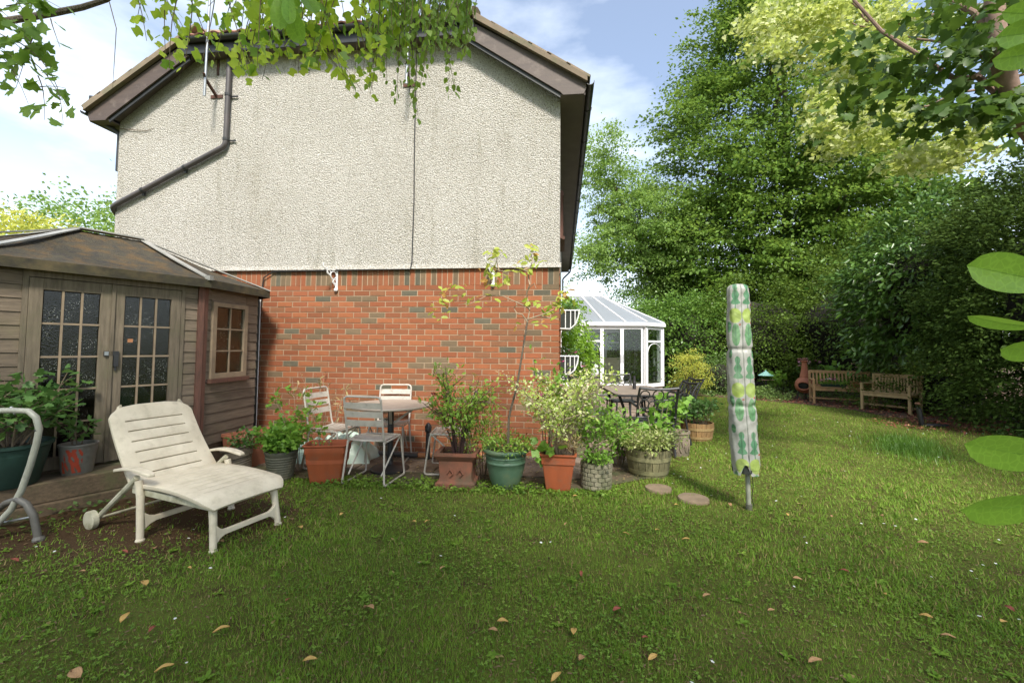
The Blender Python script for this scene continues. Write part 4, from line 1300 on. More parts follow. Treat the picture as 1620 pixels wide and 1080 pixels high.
for i in range(5):
    a, b = CV[i], CV[i + 1]; L = (b - a).length
    fr(MB(), a, b, 0, L, CZ0, CZ0 + .06, .04).build('cill', M['upvc'], cons)
    fr(MB(), a, b, 0, L, CZE - .06, CZE, .045).build('eaves_beam', M['upvc'], cons)
    fr(MB(), a, b, -.05, L + .05, CZE - .01, CZE + .10, .10).build('eaves_gutter', M['upvc'], cons)
    fr(MB(), a, b, -.03, .05, CZ0, CZE, .05).build('corner_post', M['upvc'], cons)
    if i == 0:
        # left window bay, then a door pair
        edges = [0.05, 0.68, 1.32, 1.96, 2.62]
        kinds = ['w', 'w', 'd', 'd']
    elif i == 1: edges = [0.06, L - .06]; kinds = ['w']
    else:
        n = 3; edges = [0.05 + (L - .1) * k / n for k in range(n + 1)]; kinds = ['w'] * n
    for k, kd in enumerate(kinds):
        s0, s1 = edges[k], edges[k + 1]; t = 0.055
        zb = CZ0 + .06
        mb = MB(); fr(mb, a, b, s0, s0 + t, zb, CZE - .06); fr(mb, a, b, s1 - t, s1, zb, CZE - .06)
        fr(mb, a, b, s0 + t, s1 - t, zb, zb + t, .028); fr(mb, a, b, s0 + t, s1 - t, CZE - .06 - t, CZE - .06, .028)
        f = mb.build('door' if kd == 'd' else 'window', M['upvc'], cons)
        if kd == 'w':
            fr(MB(), a, b, s0 + t, s1 - t, 1.62, 1.68, .027).build('transom', M['upvc'], f)
            mid = (s0 + s1) / 2; rr = (s1 - s0) / 2 - t - .005
            d = (b - a).normalized(); nrm = Vector((d.y, -d.x, 0))
            ar = MB().tube([a + d * (mid + rr * math.cos(q)) + Vector((0, 0, 1.30 + .28 * math.sin(q))) + nrm * .02 for q in [PI * z / 10 for z in range(11)]], .012, 6)
            ar.build('arched_bead', M['upvc'], f)
            fr(MB(), a, b, s0 + t, s1 - t, 1.68, CZE - .06 - t, .006).build('pane', M['glass'], f)
            fr(MB(), a, b, s0 + t, s1 - t, zb + t, 1.62, .006).build('pane', M['glass'], f)
        else:
            fr(MB(), a, b, s0 + t, s1 - t, zb + t, CZE - .06 - t, .006).build('pane', M['glass'], f)
            fr(MB(), a, b, (s0 + .02) if k == 3 else (s1 - .04), (s0 + .04) if k == 3 else (s1 - .02), .95, 1.2, .045).build('handle', M['galv'], f)
# roof
ridge0, ridge1 = Vector((0.02, 1.75, 3.32)), Vector((1.45, 1.75, 3.32))
er = [Vector((v.x, v.y, CZE + .10)) for v in CV]
er = [Vector((0.02, -.08, CZE + .1)), Vector((2.77, -.08, CZE + .1)), Vector((3.5, .72, CZE + .1)), Vector((3.5, 2.83, CZE + .1)), Vector((2.75, 3.58, CZE + .1)), Vector((.02, 3.58, CZE + .1))]
faces = [(er[0], er[1], ridge1, ridge0), (er[1], er[2], ridge1, ridge1), (er[2], er[3], ridge1, ridge1), (er[3], er[4], ridge1, ridge1), (er[4], er[5], ridge0, ridge1)]
for q, (a, b, c, d) in enumerate(faces):
    parts_n = 4 if q in (0, 4) else 1
    for k in range(parts_n):
        a_ = a.lerp(b, k / parts_n); b_ = a.lerp(b, (k + 1) / parts_n); c_ = d.lerp(c, (k + 1) / parts_n); d_ = d.lerp(c, k / parts_n)
        pts_ = [a_, b_, c_, d_] if (c_ - d_).length > .01 else [a_, b_, c_]
        n_ = (b_ - a_).cross(c_ - a_).normalized() * .012
        m_ = len(pts_)
        MB().add([p - n_ for p in pts_] + [p + n_ for p in pts_], [tuple(range(m_))[::-1], tuple(range(m_, 2 * m_))] + [(z, (z + 1) % m_, m_ + (z + 1) % m_, m_ + z) for z in range(m_)]).build('roof_panel', M['polycarb'], cons)
        MB().beam(a_ + Vector((0, 0, .02)), d_ + Vector((0, 0, .02)), .05, .04).build('roof_bar', M['upvc'], cons)
MB().beam(ridge0 + Vector((0, 0, .04)), ridge1 + Vector((0.05, 0, .04)), .12, .10).build('ridge', M['upvc'], cons)
cr = MB()
for i in range(10):
    x = 0.08 + i * .14
    cr.tube([(x - .06, 1.75, 3.40), (x - .03, 1.75, 3.47), (x, 1.75, 3.49), (x + .03, 1.75, 3.47), (x + .06, 1.75, 3.40)], .01, 5)
cr.build('ridge_cresting', M['upvc'], cons)
MB().lathe([(.05, 0), (.05, .05), (.02, .08), (.035, .13), (.015, .2), (.022, .24), (.004, .42)], 10, (1.47, 1.75, 3.37)).build('finial', M['upvc'], cons, smooth=True)
MB().prism([(x * .98, y + .02) for x, y in cp], CZ0 + .001, CZ0 + .01, 'z').build('floor', M['cream'], cons)
# furniture glimpsed inside: a cream cupboard and plants
o = MB().bx(1.25, 2.2, 11.2, 11.6, CZ0, CZ0 + .85).bx(1.22, 2.23, 11.17, 11.62, CZ0 + .852, CZ0 + .89).build('cream_cupboard', M['cream']); tag(o, 'cream cupboard standing inside the conservatory behind the doors', 'cupboard')


# ================================================================== POTS
def pot(name, lab, loc, prof, m, soil_z, rs, n=30, cat='plant pot', group='pots along the patio edge', grooves=None, wob=0.0, tilt=None):
    t = thing(name, lab, cat, loc, 0, group)
    mb = MB().lathe(prof, n)
    o = mb.build('pot_body', m, t, smooth=True)
    MB().lathe([(rs, soil_z), (rs * .6, soil_z + .012), (0.001, soil_z + .016)], 18, cap0=True).build('soil', M['compost'], t)
    if tilt: t.rotation_euler = tilt
    return t


def rrect(hx, hy, z, r=0.02, k=3):
    pts = []
    for cx, cy, a0 in ((hx - r, hy - r, 0), (-hx + r, hy - r, PI / 2), (-hx + r, -hy + r, PI), (hx - r, -hy + r, 1.5 * PI)):
        for i in range(k + 1):
            a = a0 + PI / 2 * i / k
            pts.append((cx + r * math.cos(a), cy + r * math.sin(a), z))
    return pts


def sqpot(name, lab, loc, rz, secs, m, soil_z, soil_h, cat='planter', r=0.02, ribs=0):
    t = thing(name, lab, cat, loc, rz, 'pots along the patio edge')
    mb = MB().loft([rrect(hx, hy, z, r) for hx, hy, z in secs])
    mb.build('pot_body', m, t, smooth=True, angle=25)
    MB().loft([rrect(soil_h[0], soil_h[1], soil_z - .01, r), rrect(soil_h[0] * .98, soil_h[1] * .98, soil_z, r)], True, True).build('soil', M['compost'], t)
    return t


def hollow(outer, th=0.012, depth=0.1):
    r, z = outer[-1]
    return outer + [(r - th, z + .001), (r - th * 1.3, z - depth)]


# ribbed grey-green pot
prof = [(0.11, 0)]
for i in range(9):
    z = 0.02 + i * .026; rr = 0.115 + z * .16
    prof += [(rr, z), (rr + .0035, z + .008), (rr + .0035, z + .016), (rr, z + .022)]
prof += [(0.158, .27), (0.165, .285), (.165, .305), (.15, .306), (.145, .22)]
P4 = gr(430, 764); pot('ribbed_pot', 'grey green ribbed round pot left of the terracotta trough', (P4.x, P4.y + .14, 0), prof, M['greyplastic'], .25, .147)
# tilted grey-brown tub
prof = [(0.09, 0)]
for i in range(8):
    z = .015 + i * .026; rr = .095 + z * .22
    prof += [(rr, z), (rr + .003, z + .008), (rr + .003, z + .016), (rr, z + .022)]
prof += [(.155, .245), (.165, .255), (.165, .27), (.152, .271), (.14, .15)]
Pt = gr(370, 752); pot('tilted_tub', 'grey brown ribbed tub tilted behind the lounger armrest', (Pt.x - .03, Pt.y + .16, 0.02), prof, M['greybrown'], .15, .137, tilt=(R(4), R(-13), 0))
# large terracotta trough
Pa = (gr(478, 768) + gr(540, 765)) / 2
secs = [(.15, .10, 0), (.155, .105, .02), (.20, .14, .30), (.205, .145, .31), (.208, .148, .37), (.222, .16, .385), (.222, .16, .395), (.205, .143, .395), (.19, .13, .2)]
# body widens to the rim; fluted by the material
sqpot('terracotta_trough', 'large rectangular terracotta coloured planter beside the near bistro chair', (Pa.x - .02, Pa.y + .14, 0), R(14), secs, M['terracotta'], .30, (.185, .125), r=.03)
# weathered clay planter with foot
P6 = gr(718, 774)
secs = [(.20, .15, 0), (.20, .15, .05), (.175, .13, .07), (.165, .12, .10), (.175, .13, .27), (.20, .155, .30), (.215, .17, .325), (.215, .17, .35), (.17, .125, .35), (.165, .12, .28)]
t6 = sqpot('clay_planter', 'weathered square clay planter with stepped foot and rolled rim', (P6.x, P6.y + .15, 0), R(2), secs, M['clay'], .31, (.165, .12), r=.015)
for sx in (-1, 1):
    MB().tube([(sx * .05 - .03, -.132, .15), (sx * .05, -.134, .19), (sx * .05 + .03, -.135, .15), (sx * .05, -.133, .12)], .008, 6).build('relief_scroll', M['clay'], t6, smooth=True)
# green glazed pot
P7 = gr(797, 777)
prof = [(.12, 0), (.13, .015), (.165, .10), (.19, .20), (.198, .255), (.203, .26), (.203, .275), (.199, .28), (.201, .31), (.207, .315), (.207, .325), (.203, .33), (.21, .35), (.235, .365), (.24, .38), (.235, .395), (.20, .397), (.19, .32)]
pot('green_glazed_pot', 'large sea green glazed pot holding the tall sapling', (P7.x, P7.y + .14, 0), prof, M['greenglaze'], .36, .193, 40)
# square terracotta pot
P8 = gr(883, 780)
secs = [(.115, .115, 0), (.12, .12, .02), (.155, .155, .27), (.165, .165, .275), (.170, .170, .34), (.182, .182, .36), (.182, .182, .372), (.162, .162, .372), (.15, .15, .25)]
sqpot('square_terracotta_pot', 'square terracotta pot under the variegated shrub', (P8.x, P8.y + .16, 0), R(-1), secs, M['terracotta'], .33, (.155, .155), r=.015)
# stone pot with block relief
P9 = gr(945, 778)
t9 = thing('block_stone_pot', 'mossy stone pot with raised block pattern at the row end', 'plant pot', (P9.x, P9.y + .13, 0), R(8), 'pots along the patio edge')
mb = MB().lathe([(.135, 0), (.14, .01), (.15, .26), (.155, .27), (.135, .27), (.13, .2)], 30); mb.build('pot_body', M['stonepot'], t9, smooth=True)
bl = MB()
for r_ in range(6):
    for c_ in range(13):
        a = 2 * PI * (c_ + (r_ % 2) * .5) / 13; z = .015 + r_ * .042; rr = .1425 + z * .04
        rot = Matrix.Rotation(a + PI / 2, 3, 'Z')
        bl.box((rr * math.cos(a), rr * math.sin(a), z + .019), (.058 + random.uniform(-.004, .004), .016, .034), rot)
bl.build('relief_blocks', M['stonepot'], t9, bevel=.003)
MB().lathe([(.134, .24), (.08, .25), (.001, .25)], 18).build('soil', M['compost'], t9)


def barrel(name, lab, loc, r0, r1, h, ms, mh, n=20):
    t = thing(name, lab, 'half barrel', loc, 0, 'half barrel planters')
    for i in range(n):
        a0 = 2 * PI * i / n + .012; a1 = 2 * PI * (i + 1) / n - .012
        rings = []
        for k in range(6):
            f = k / 5; z = h * f; r = r0 + (r1 - r0) * math.sin(f * PI / 2)
            rings.append([(rr * math.cos(a), rr * math.sin(a), z) for rr, a in ((r, a0), (r, a1), (r - .02, a1), (r - .02, a0))])
        MB().loft(rings, True, True).build('stave', ms, t)
    for f0, f1 in ((.12, .26), (.60, .75)):
        rr = lambda f: r0 + (r1 - r0) * math.sin(f * PI / 2)
        MB().lathe([(rr(f0) + .001, h * f0), (rr(f0) + .005, h * f0), (rr(f1) + .005, h * f1), (rr(f1) + .001, h * f1)], 40, cap0=False).build('hoop', mh, t, smooth=True)
    MB().lathe([(r1 - .022, h - .04), (r1 * .5, h - .02), (.001, h - .02)], 20).build('soil', M['compost'], t)
    return t


P10 = gr(1031, 757); barrel('half_barrel', 'green stained half barrel planter beside the stepping stones', (P10.x, P10.y + .19, 0), .205, .25, .30, M['barrelgreen'], M['hoopgreen'])
P12 = gr(1110, 699); barrel('half_barrel', 'golden brown half barrel planter near the black garden chairs', (P12.x, P12.y + .22, 0), .21, .245, .27, M['barrelbrown'], M['hoopbrown'])
# round recon stone pot with relief
P11 = gr(1078, 723)
t11 = thing('relief_stone_pot', 'round stone pot with scrolled relief between the two half barrels', 'plant pot', (P11.x, P11.y + .12, 0), 0, 'pots along the patio edge')
MB().lathe([(.12, 0), (.125, .01), (.13, .28), (.145, .295), (.145, .325), (.12, .325), (.115, .25)], 28).build('pot_body', M['reconstone'], t11, smooth=True)
sc = MB()
for i in range(12):
    a = 2 * PI * i / 12
    pts = []
    for k in range(9):
        q = k / 8 * 2 * PI * .8; da = .13 * math.cos(q) ; zz = .14 + .075 * math.sin(q) * (1 if i % 2 else -1)
        pts.append((.132 * math.cos(a + da), .132 * math.sin(a + da), zz))
    sc.tube(pts, .009, 5)
sc.build('relief_scroll', M['reconstone'], t11, smooth=True)
MB().lathe([(.118, .29), (.001, .30)], 18).build('soil', M['compost'], t11)
# terracotta trough at the back by the conduit
Pb = gr(392, 742)
secs = [(.15, .26, 0), (.155, .265, .02), (.175, .29, .34), (.185, .30, .345), (.185, .30, .38), (.17, .285, .38), (.165, .28, .2)]
tb = thing('tall_terracotta_trough', 'tall empty terracotta trough standing against the summerhouse corner', 'planter', (-3.62, -0.78, 0), R(-20), 'pots along the patio edge')
MB().loft([rrect(hx, hy, z, .012) for hx, hy, z in secs]).build('pot_body', M['clayred'], tb, smooth=True, angle=25)
MB().loft([rrect(.16, .27, .22, .01), rrect(.16, .27, .23, .01)], True, True).build('soil', M['compost'], tb)
# dark green tub and painted bucket by the summerhouse doors
pz = .29
Pg = gr(14, 752, pz)
prof = [(.17, 0), (.185, .02), (.245, .30), (.26, .31), (.262, .335), (.245, .336), (.235, .25)]
Pg = SA + dAB * .24 + nAB * .25; Pg.y -= .19
pot('dark_green_tub', 'large dark green tub before the left summerhouse door', (Pg.x, Pg.y + .19, pz), prof, M['darkgreenpot'], .29, .237, 34, group='pots before the summerhouse')
Pk = gr(129, 739, pz)
Pk = SA + dAB * .66 + nAB * .20; Pk.y -= .12
tk = pot('painted_bucket', 'grey metal bucket splashed with red paint before the doors', (Pk.x, Pk.y + .12, pz), [(.10, 0), (.104, .01), (.128, .235), (.134, .24), (.134, .255), (.125, .256), (.118, .2)], M['greybucket'], .22, .12, 30, cat='bucket', group='pots before the summerhouse')
sp = MB(); na, nz = 26, 20
for i in range(na):
    for k in range(nz):
        a = R(-95) + R(70) * i / na; z = .02 + .20 * k / nz
        f = math.sin(i * 0.9 + k * .35) + .8 * math.sin(i * .33 + 1.3 + k * .1) + .6 * math.sin(k * .9 + i * .5)
        if f < -0.15 or (i < 4 and k > 9): continue
        q = []
        for aa, zz in ((a, z), (a + R(70) / na, z), (a + R(70) / na, z + .2 / nz), (a, z + .2 / nz)):
            r = .105 + zz * .10; q.append((r * math.cos(aa), r * math.sin(aa), zz))
        sp.add(q, [(0, 1, 2, 3)])
for v in range(len(sp.V)):
    x, y, z = sp.V[v]; sp.V[v] = (x * 1.012, y * 1.012, z)
sp.build('red_paint_splash', M['redpaint'], tk)
# clay drainage pipe and dark base lying by the wall
o = MB().tube([(-1.75, -.32, .055), (-1.45, -.30, .055)], .032, 12).tube([(-1.45, -.30, .055), (-.95, -.24, .055)], .042, 12).build('clay_pipe', M['orangepipe'], smooth=True)
tag(o, 'orange clay drainpipe lying on the patio against the brick wall', 'pipe')
o = MB().tube([(-2.35, -.28, .06), (-1.76, -.32, .05)], .03, 12).build('grey_pipe', M['pipe'], smooth=True)
tag(o, 'grey plastic pipe length lying end to end with the orange one', 'pipe')
o = MB().lathe([(.03, 0), (.028, .35), (.04, .36), (.045, .42), (.02, .46), (.001, .47)], 10).build('parasol_stub', M['blackiron'], smooth=True)
o.location = (-1.62, -.35, 0); tag(o, 'black finial ended stub post standing by the brick wall', 'post')


# crumpled mint sheet behind the left chair
def sheet():
    mb = MB(); nu, nv = 46, 30
    for v in range(nv + 1):
        for u in range(nu + 1):
            x = (u / nu - .5); y = (v / nv - .5)
            e_ = max(0, 1 - (2 * x) ** 4) * max(0, 1 - (2 * y) ** 4)
            z = .33 * e_ ** .6 * (.75 + .12 * math.sin(9 * x + 3 * y) + .10 * math.sin(21 * x - 14 * y) + .06 * math.sin(33 * y + 20 * x) + .05 * math.cos(47 * x + 11 * y))
            mb.V.append((x * .95 * (1 + .05 * math.sin(9 * y)), y * .6 * (1 + .07 * math.sin(11 * x)), z + .01))
    for v in range(nv):
        for u in range(nu):
            q = v * (nu + 1) + u; mb.F.append((q, q + 1, q + nu + 2, q + nu + 1))
    o = mb.build('mint_sheet', M['mint'], smooth=True, angle=180); o.location = (-2.75, -.45, 0); o.rotation_euler = (0, 0, R(6))
    tag(o, 'crumpled mint green plastic sheet heaped behind the left bistro chair', 'plastic sheet')


sheet()


# ================================================================== BISTRO SET
def bistro_chair():
    t = thing('bistro_chair', '', 'chair', (0, 0, 0), 0, 'metal bistro chairs round the table')
    w = .20
    for sx in (-1, 1):
        # front leg, floor runner, rear leg in one bent tube
        pts = [Vector((sx * w, -.19, .445)), Vector((sx * (w + .015), -.20, .02)), Vector((sx * (w + .0), .17, .02)), Vector((sx * w, .19, .42))]
        MB().tube(rounded([Vector((sx * w, .20, .43)), Vector((sx * w, -.19, .44)), Vector((sx * (w + .03), -.245, .012)), Vector((sx * (w + .03), .235, .012)), Vector((sx * w, .19, .43))], .035, 4), .0105, 8).build('leg', M['chairmetal'], t, smooth=True)
    # back frame: hoop rising from the seat rear
    pts = [Vector((-w, .17, .43)), Vector((-w, .20, .46)), Vector((-w, .29, .90)), Vector((w, .29, .90)), Vector((w, .20, .46)), Vector((w, .17, .43))]
    MB().tube(rounded(pts, .05, 5), .011, 8).build('back_frame', M['chairmetal'], t, smooth=True)
    for z0 in (.60, .69, .78):
        y = .20 + (.29 - .20) * (z0 + .033 - .46) / .44
        mb = MB(); rings = []
        for i in range(9):
            x = -w + 2 * w * i / 8; dy = .018 * (1 - (2 * i / 8 - 1) ** 2)
            rings.append([(x, y + dy - .003, z0), (x, y + dy + .003, z0), (x, y + dy + .014, z0 + .062), (x, y + dy + .008, z0 + .062)])
        mb.loft(rings, True, True).build('back_slat', M['chairmetal'], t)
    for i in range(6):
        y = -.19 + i * .066
        mb = MB(); rings = []
        for k in range(7):
            x = -w + 2 * w * k / 6; dz = -.014 * (1 - (2 * k / 6 - 1) ** 2) + (.012 if i == 0 else 0) * -1
            rings.append([(x, y, .452 + dz), (x, y + .055, .452 + dz), (x, y + .055, .458 + dz), (x, y, .458 + dz)])
        mb.loft(rings, True, True).build('seat_slat', M['chairmetal'], t)
    MB().tube([(-w, -.19, .445), (w, -.19, .445)], .009, 6).build('seat_rail', M['chairmetal'], t)
    MB().tube([(-w, .17, .443), (w, .17, .443)], .009, 6).build('seat_rail', M['chairmetal'], t)
    for sx in (-1, 1):
        MB().tube([(sx * w, -.17, .43), (sx * w * .9, .20, .10)], .009, 6).build('brace', M['chairmetal'], t)
    return t


ch = bistro_chair()
spots = [(-1.93, -1.22, R(176), 'bistro chair seen from behind, nearest of the set, back to the lawn'),
         (-2.62, -0.78, R(80), 'bistro chair left of the round table, facing right'),
         (-2.10, -0.40, R(8), 'bistro chair tucked between the round table and brick wall'),
         (-1.24, -0.74, R(-84), 'bistro chair right of the round table, behind the red stemmed shrub')]
for i, (x, y, a, lab) in enumerate(spots):
    o = ch if i == 0 else copy_tree(ch)
    # chair model faces -Y
    o.location = (x, y, 0.01); o.rotation_euler = (0, 0, a); o['label'] = lab
t = thing('bistro_table', 'round bistro table with dark pedestal among the metal chairs', 'table', (-1.92, -.82, 0.01))
MB().lathe([(.001, .715), (.44, .715), (.455, .722), (.457, .733), (.45, .742), (.43, .745), (.001, .744)], 48).build('table_top', M['tabletop'], t, smooth=True)
MB().tube([(0, 0, .03), (0, 0, .70)], .035, 14).build('pedestal', M['blackiron'], t, smooth=True)
for a in (R(20), R(110), R(200), R(290)):
    MB().beam((0.02 * math.cos(a), .02 * math.sin(a), .52), (.30 * math.cos(a), .30 * math.sin(a), .71), .03, .02).build('strut', M['chairmetal'], t)
MB().lathe([(.22, 0), (.222, .015), (.19, .035), (.07, .055), (.04, .08), (.036, .1)], 32).build('base', M['blackiron'], t, smooth=True)

# ================================================================== WHITE LOUNGER
lg = thing('plastic_lounger', 'weathered white plastic sun lounger with raised slatted backrest', 'sun lounger', (-2.95, -2.475, 0), R(-15))
YW = .335


def slotted(rows, cols_fn, prof, name, thick, m):
    """rows: list of (v, is_slot_until_next); surface point from prof(v) -> (x, z); cols_fn(v) -> half width, slot half width."""
    mb = MB(); nr = len(rows); nc = 10
    us = [-1, -.9, -.6, -.3, 0, .3, .6, .9, 1]
    for v, sl in rows:
        hw, sw = cols_fn(v); x, z = prof(v)
        ysl = [-hw, -sw - .012, -sw, -sw * .5, 0, sw * .5, sw, sw + .012, hw]
        for k_, y in enumerate(ysl):
            edge = .014 * (abs(y) / max(hw, .01)) ** 6
            mb.V.append((x - .0 * edge, y, z - edge * .7))
    n = 9
    for i in range(nr - 1):
        for k in range(n - 1):
            if rows[i][1] and 2 <= k <= 5: continue
            q = i * n + k
            mb.F.append((q, q + 1, q + n + 1, q + n))
    o = mb.build(name, m, lg, smooth=True, angle=50)
    s = o.modifiers.new('s', 'SOLIDIFY'); s.thickness = thick; s.offset = -1
    b = o.modifiers.new('b', 'BEVEL'); b.width = .003; b.segments = 2; b.limit_method = 'ANGLE'
    return o


def back_prof(v):           # v 0..1 up the back
    return (-.10 - .40 * v - .03 * math.sin(PI * v), .365 + .555 * v)


def back_w(v):
    hw = .325 - .02 * v
    if v > .84: hw -= .10 * ((v - .84) / .16) ** 2.2
    return hw, .215


rows = []
slots = [.10, .235, .37, .505, .64, .775]
vs_ = [0, .05]
v = 0
br = [(0, False), (.05, False)]
for s in slots: br += [(s, True), (s + .014, False), (s + .07, False)]
br += [(.87, False), (.92, False), (.96, False), (.985, False), (1.0, False)]
slotted(br, back_w, back_prof, 'backrest', .022, M['plastic'])


def seat_prof(v):
    x = -.09 + .80 * v
    return (x, .365 - .035 * v + .022 * math.sin(PI * v) - (.05 * max(0, (v - .88) / .12) ** 2))


br = [(0, False)]
for i in range(9):
    s = .08 + i * .092
    br += [(s, True), (s + .006, False)]
br += [(.90, False), (.95, False), (.98, False), (1.0, False)]
slotted(br, lambda v: (.33 - (.06 * ((v - .9) / .1) ** 2 if v > .9 else 0) - .01 * math.sin(PI * v), .24), seat_prof, 'seat', .028, M['plastic'])
for sy in (-1, 1):
    y = sy * YW
    MB().tube([(0.0, y, .42), (.03, y * 1.0, .30), (.06, y * 1.02, .0)], [.026, .026, .024], 10).lathe([(.03, 0), (.03, .01), (.02, .02)], 10, (.06, y * 1.02, 0)).build('leg', M['plastic'], lg, smooth=True)
    MB().tube([(-.02, y, .44), (-.16, y, .33), (-.50, y * .98, .075)], [.020, .021, .018], 8).build('wheel_strut', M['plasticdirty'], lg, smooth=True)
    w = MB().lathe([(.062, -.022), (.070, -.018), (.070, .018), (.062, .022), (.03, .016), (.001, .02)], 22).build('wheel', M['plasticdirty'], lg, smooth=True)
    w.location = (-.51, y * 1.08, .07); w.rotation_euler = (PI / 2 * -sy, 0, 0)
    # armrest, softly curved
    rings = []
    for i in range(9):
        f = i / 8; x = -.27 + .44 * f; z = .455 + .035 * math.sin(f * PI * .9) ; hw = .018 + .016 * math.sin(min(1, f * 1.4) * PI / 2) - (.012 if i == 8 else 0)
        yy = y * (1.03)
        rings.append([(x, yy - hw, z), (x, yy + hw, z), (x, yy + hw * .9, z + .022), (x, yy - hw * .9, z + .022)])
    MB().loft(rings, True, True).build('armrest', M['plastic'], lg, smooth=True, bevel=.006, angle=50)
    MB().beam((-.10, y * .93, .335), (.70, y * .80, .30), .022, .045).build('side_rail', M['plasticdirty'], lg, bevel=.006)
    yf = sy * .245
    MB().tube([(.66, yf * .98, .33), (.68, yf, .20), (.71, yf * 1.05, .0)], [.028, .025, .022], 10).lathe([(.028, 0), (.028, .01), (.02, .018)], 10, (.71, yf * 1.05, 0)).build('leg', M['plastic'], lg, smooth=True)


def hbar(x, yw, z, name):
    rings = []
    for i in range(17):
        f = i / 16; y = -yw + 2 * yw * f; e_ = abs(2 * f - 1); h = .018 + .045 * max(0, (e_ - .72) / .28) ** 2
        rings.append([(x - .014, y, z - h), (x + .014, y, z - h), (x + .014, y, z + h), (x - .014, y, z + h)])
    MB().loft(rings, True, True).build(name, M['plastic'], lg, smooth=True, bevel=.004)


hbar(.695, .235, .105, 'cross_bar'); hbar(.045, .32, .13, 'cross_bar')
MB().tube([(-.51, -.36, .07), (-.51, .36, .07)], .010, 8).build('axle', M['plasticdirty'], lg)
MB().tube([(.30, -.27, .315), (.30, .27, .315)], .018, 8).box((.30, -.19, .285), (.05, .03, .05)).build('under_bar', M['plasticdirty'], lg)

# ================================================================== TUBULAR FRAME at the left edge
tf = thing('tubular_garden_seat_frame', 'bent grey steel tube frame of a garden seat at the left edge', 'seat frame', (-4.0, -2.9, 0))


def fp(px, py, d): return at(px, py, d) - Vector((-4.0, -2.9, 0))


d1 = 3.15
pp = [fp(-120, 655, d1), fp(-40, 650, d1), fp(20, 649, d1), fp(45, 650, d1), fp(57, 660, d1), fp(62, 678, d1), fp(58, 700, d1), fp(48, 735, d1), fp(34, 775, d1 - .02), fp(18, 805, d1 - .03), fp(-10, 835, d1 - .05), fp(-60, 860, d1 - .1)]
MB().tube(pp, .0205, 12).build('tube_frame', M['tubegrey'], tf, smooth=True)
d2 = 3.12
pp = [fp(-60, 850, d2 + .2), fp(-15, 815, d2 + .12), fp(10, 795, d2 + .06), fp(28, 789, d2), fp(42, 797, d2), fp(53, 815, d2), fp(62, 836, d2 + .02)]
pp[-1].z = .01
MB().tube(pp, .0225, 12).build('curved_leg', M['tubedark'], tf, smooth=True)
q = pp[-1]
MB().lathe([(.036, -.01), (.036, .01), (.026, .03)], 14, (q.x, q.y, .01)).build('foot_cap', M['tubedark'], tf)
MB().tube([fp(-60, 838, d1), fp(5, 826, d1), fp(50, 817, d1 - .02)], .008, 8).build('cross_rod', M['galv'], tf)
MB().ball(fp(18, 645, d1), .012).ball(fp(23, 654, d1), .008).build('wing_nut', M['galv'], tf, smooth=True)
MB().tube([fp(61, 679, d1), fp(60.2, 681, d1)], .0215, 12).build('sleeve_joint', M['blackiron'], tf)

# ================================================================== COVERED ROTARY AIRER
b0 = gr(1185, 806)
da = thing('rotary_airer', 'folded rotary clothes airer in a leaf print cover on the lawn', 'clothes airer', (b0.x, b0.y, 0))
lean = Vector((-.028, 0, 0))
MB().tube([(0, 0, 0), (-.020, 0, .75), (-.04, 0, 1.7)], .020, 14).build('pole', M['pole'], da, smooth=True)
MB().lathe([(.028, 0), (.028, .05), (.023, .055)], 14).build('ground_socket', M['greyplastic'], da)
o = MB().tube([(.03, 0, .36), (.035, -.005, .2), (.028, .01, .10), (.05, .02, .03)], .003, 5).build('line_end', M['cable'], da)
NV, NU = 400, 150
Z_0, Z_1 = .315, 2.01


def hw_at(z):
    f = (z - Z_0) / (Z_1 - Z_0)
    w = .086 + .026 * math.sin(min(1, (1 - f) * 1.2) * PI / 2)
    if f > .965: w *= math.sqrt(max(.0, 1 - ((f - .965) / .035) ** 2)) * .55 + .45
    if f < .03: w *= .97
    return w


cv = np.zeros(((NV + 1) * NU, 3)); colr = np.zeros(((NV + 1) * NU, 4)); colr[:, 3] = 1
base = np.array([.30, .295, .27])
lime = np.array([.26, .34, .07]); dgreen = np.array([.055, .15, .075]); mgreen = np.array([.10, .23, .10]); redc = np.array([.30, .04, .025]); brn = np.array([.10, .055, .05])


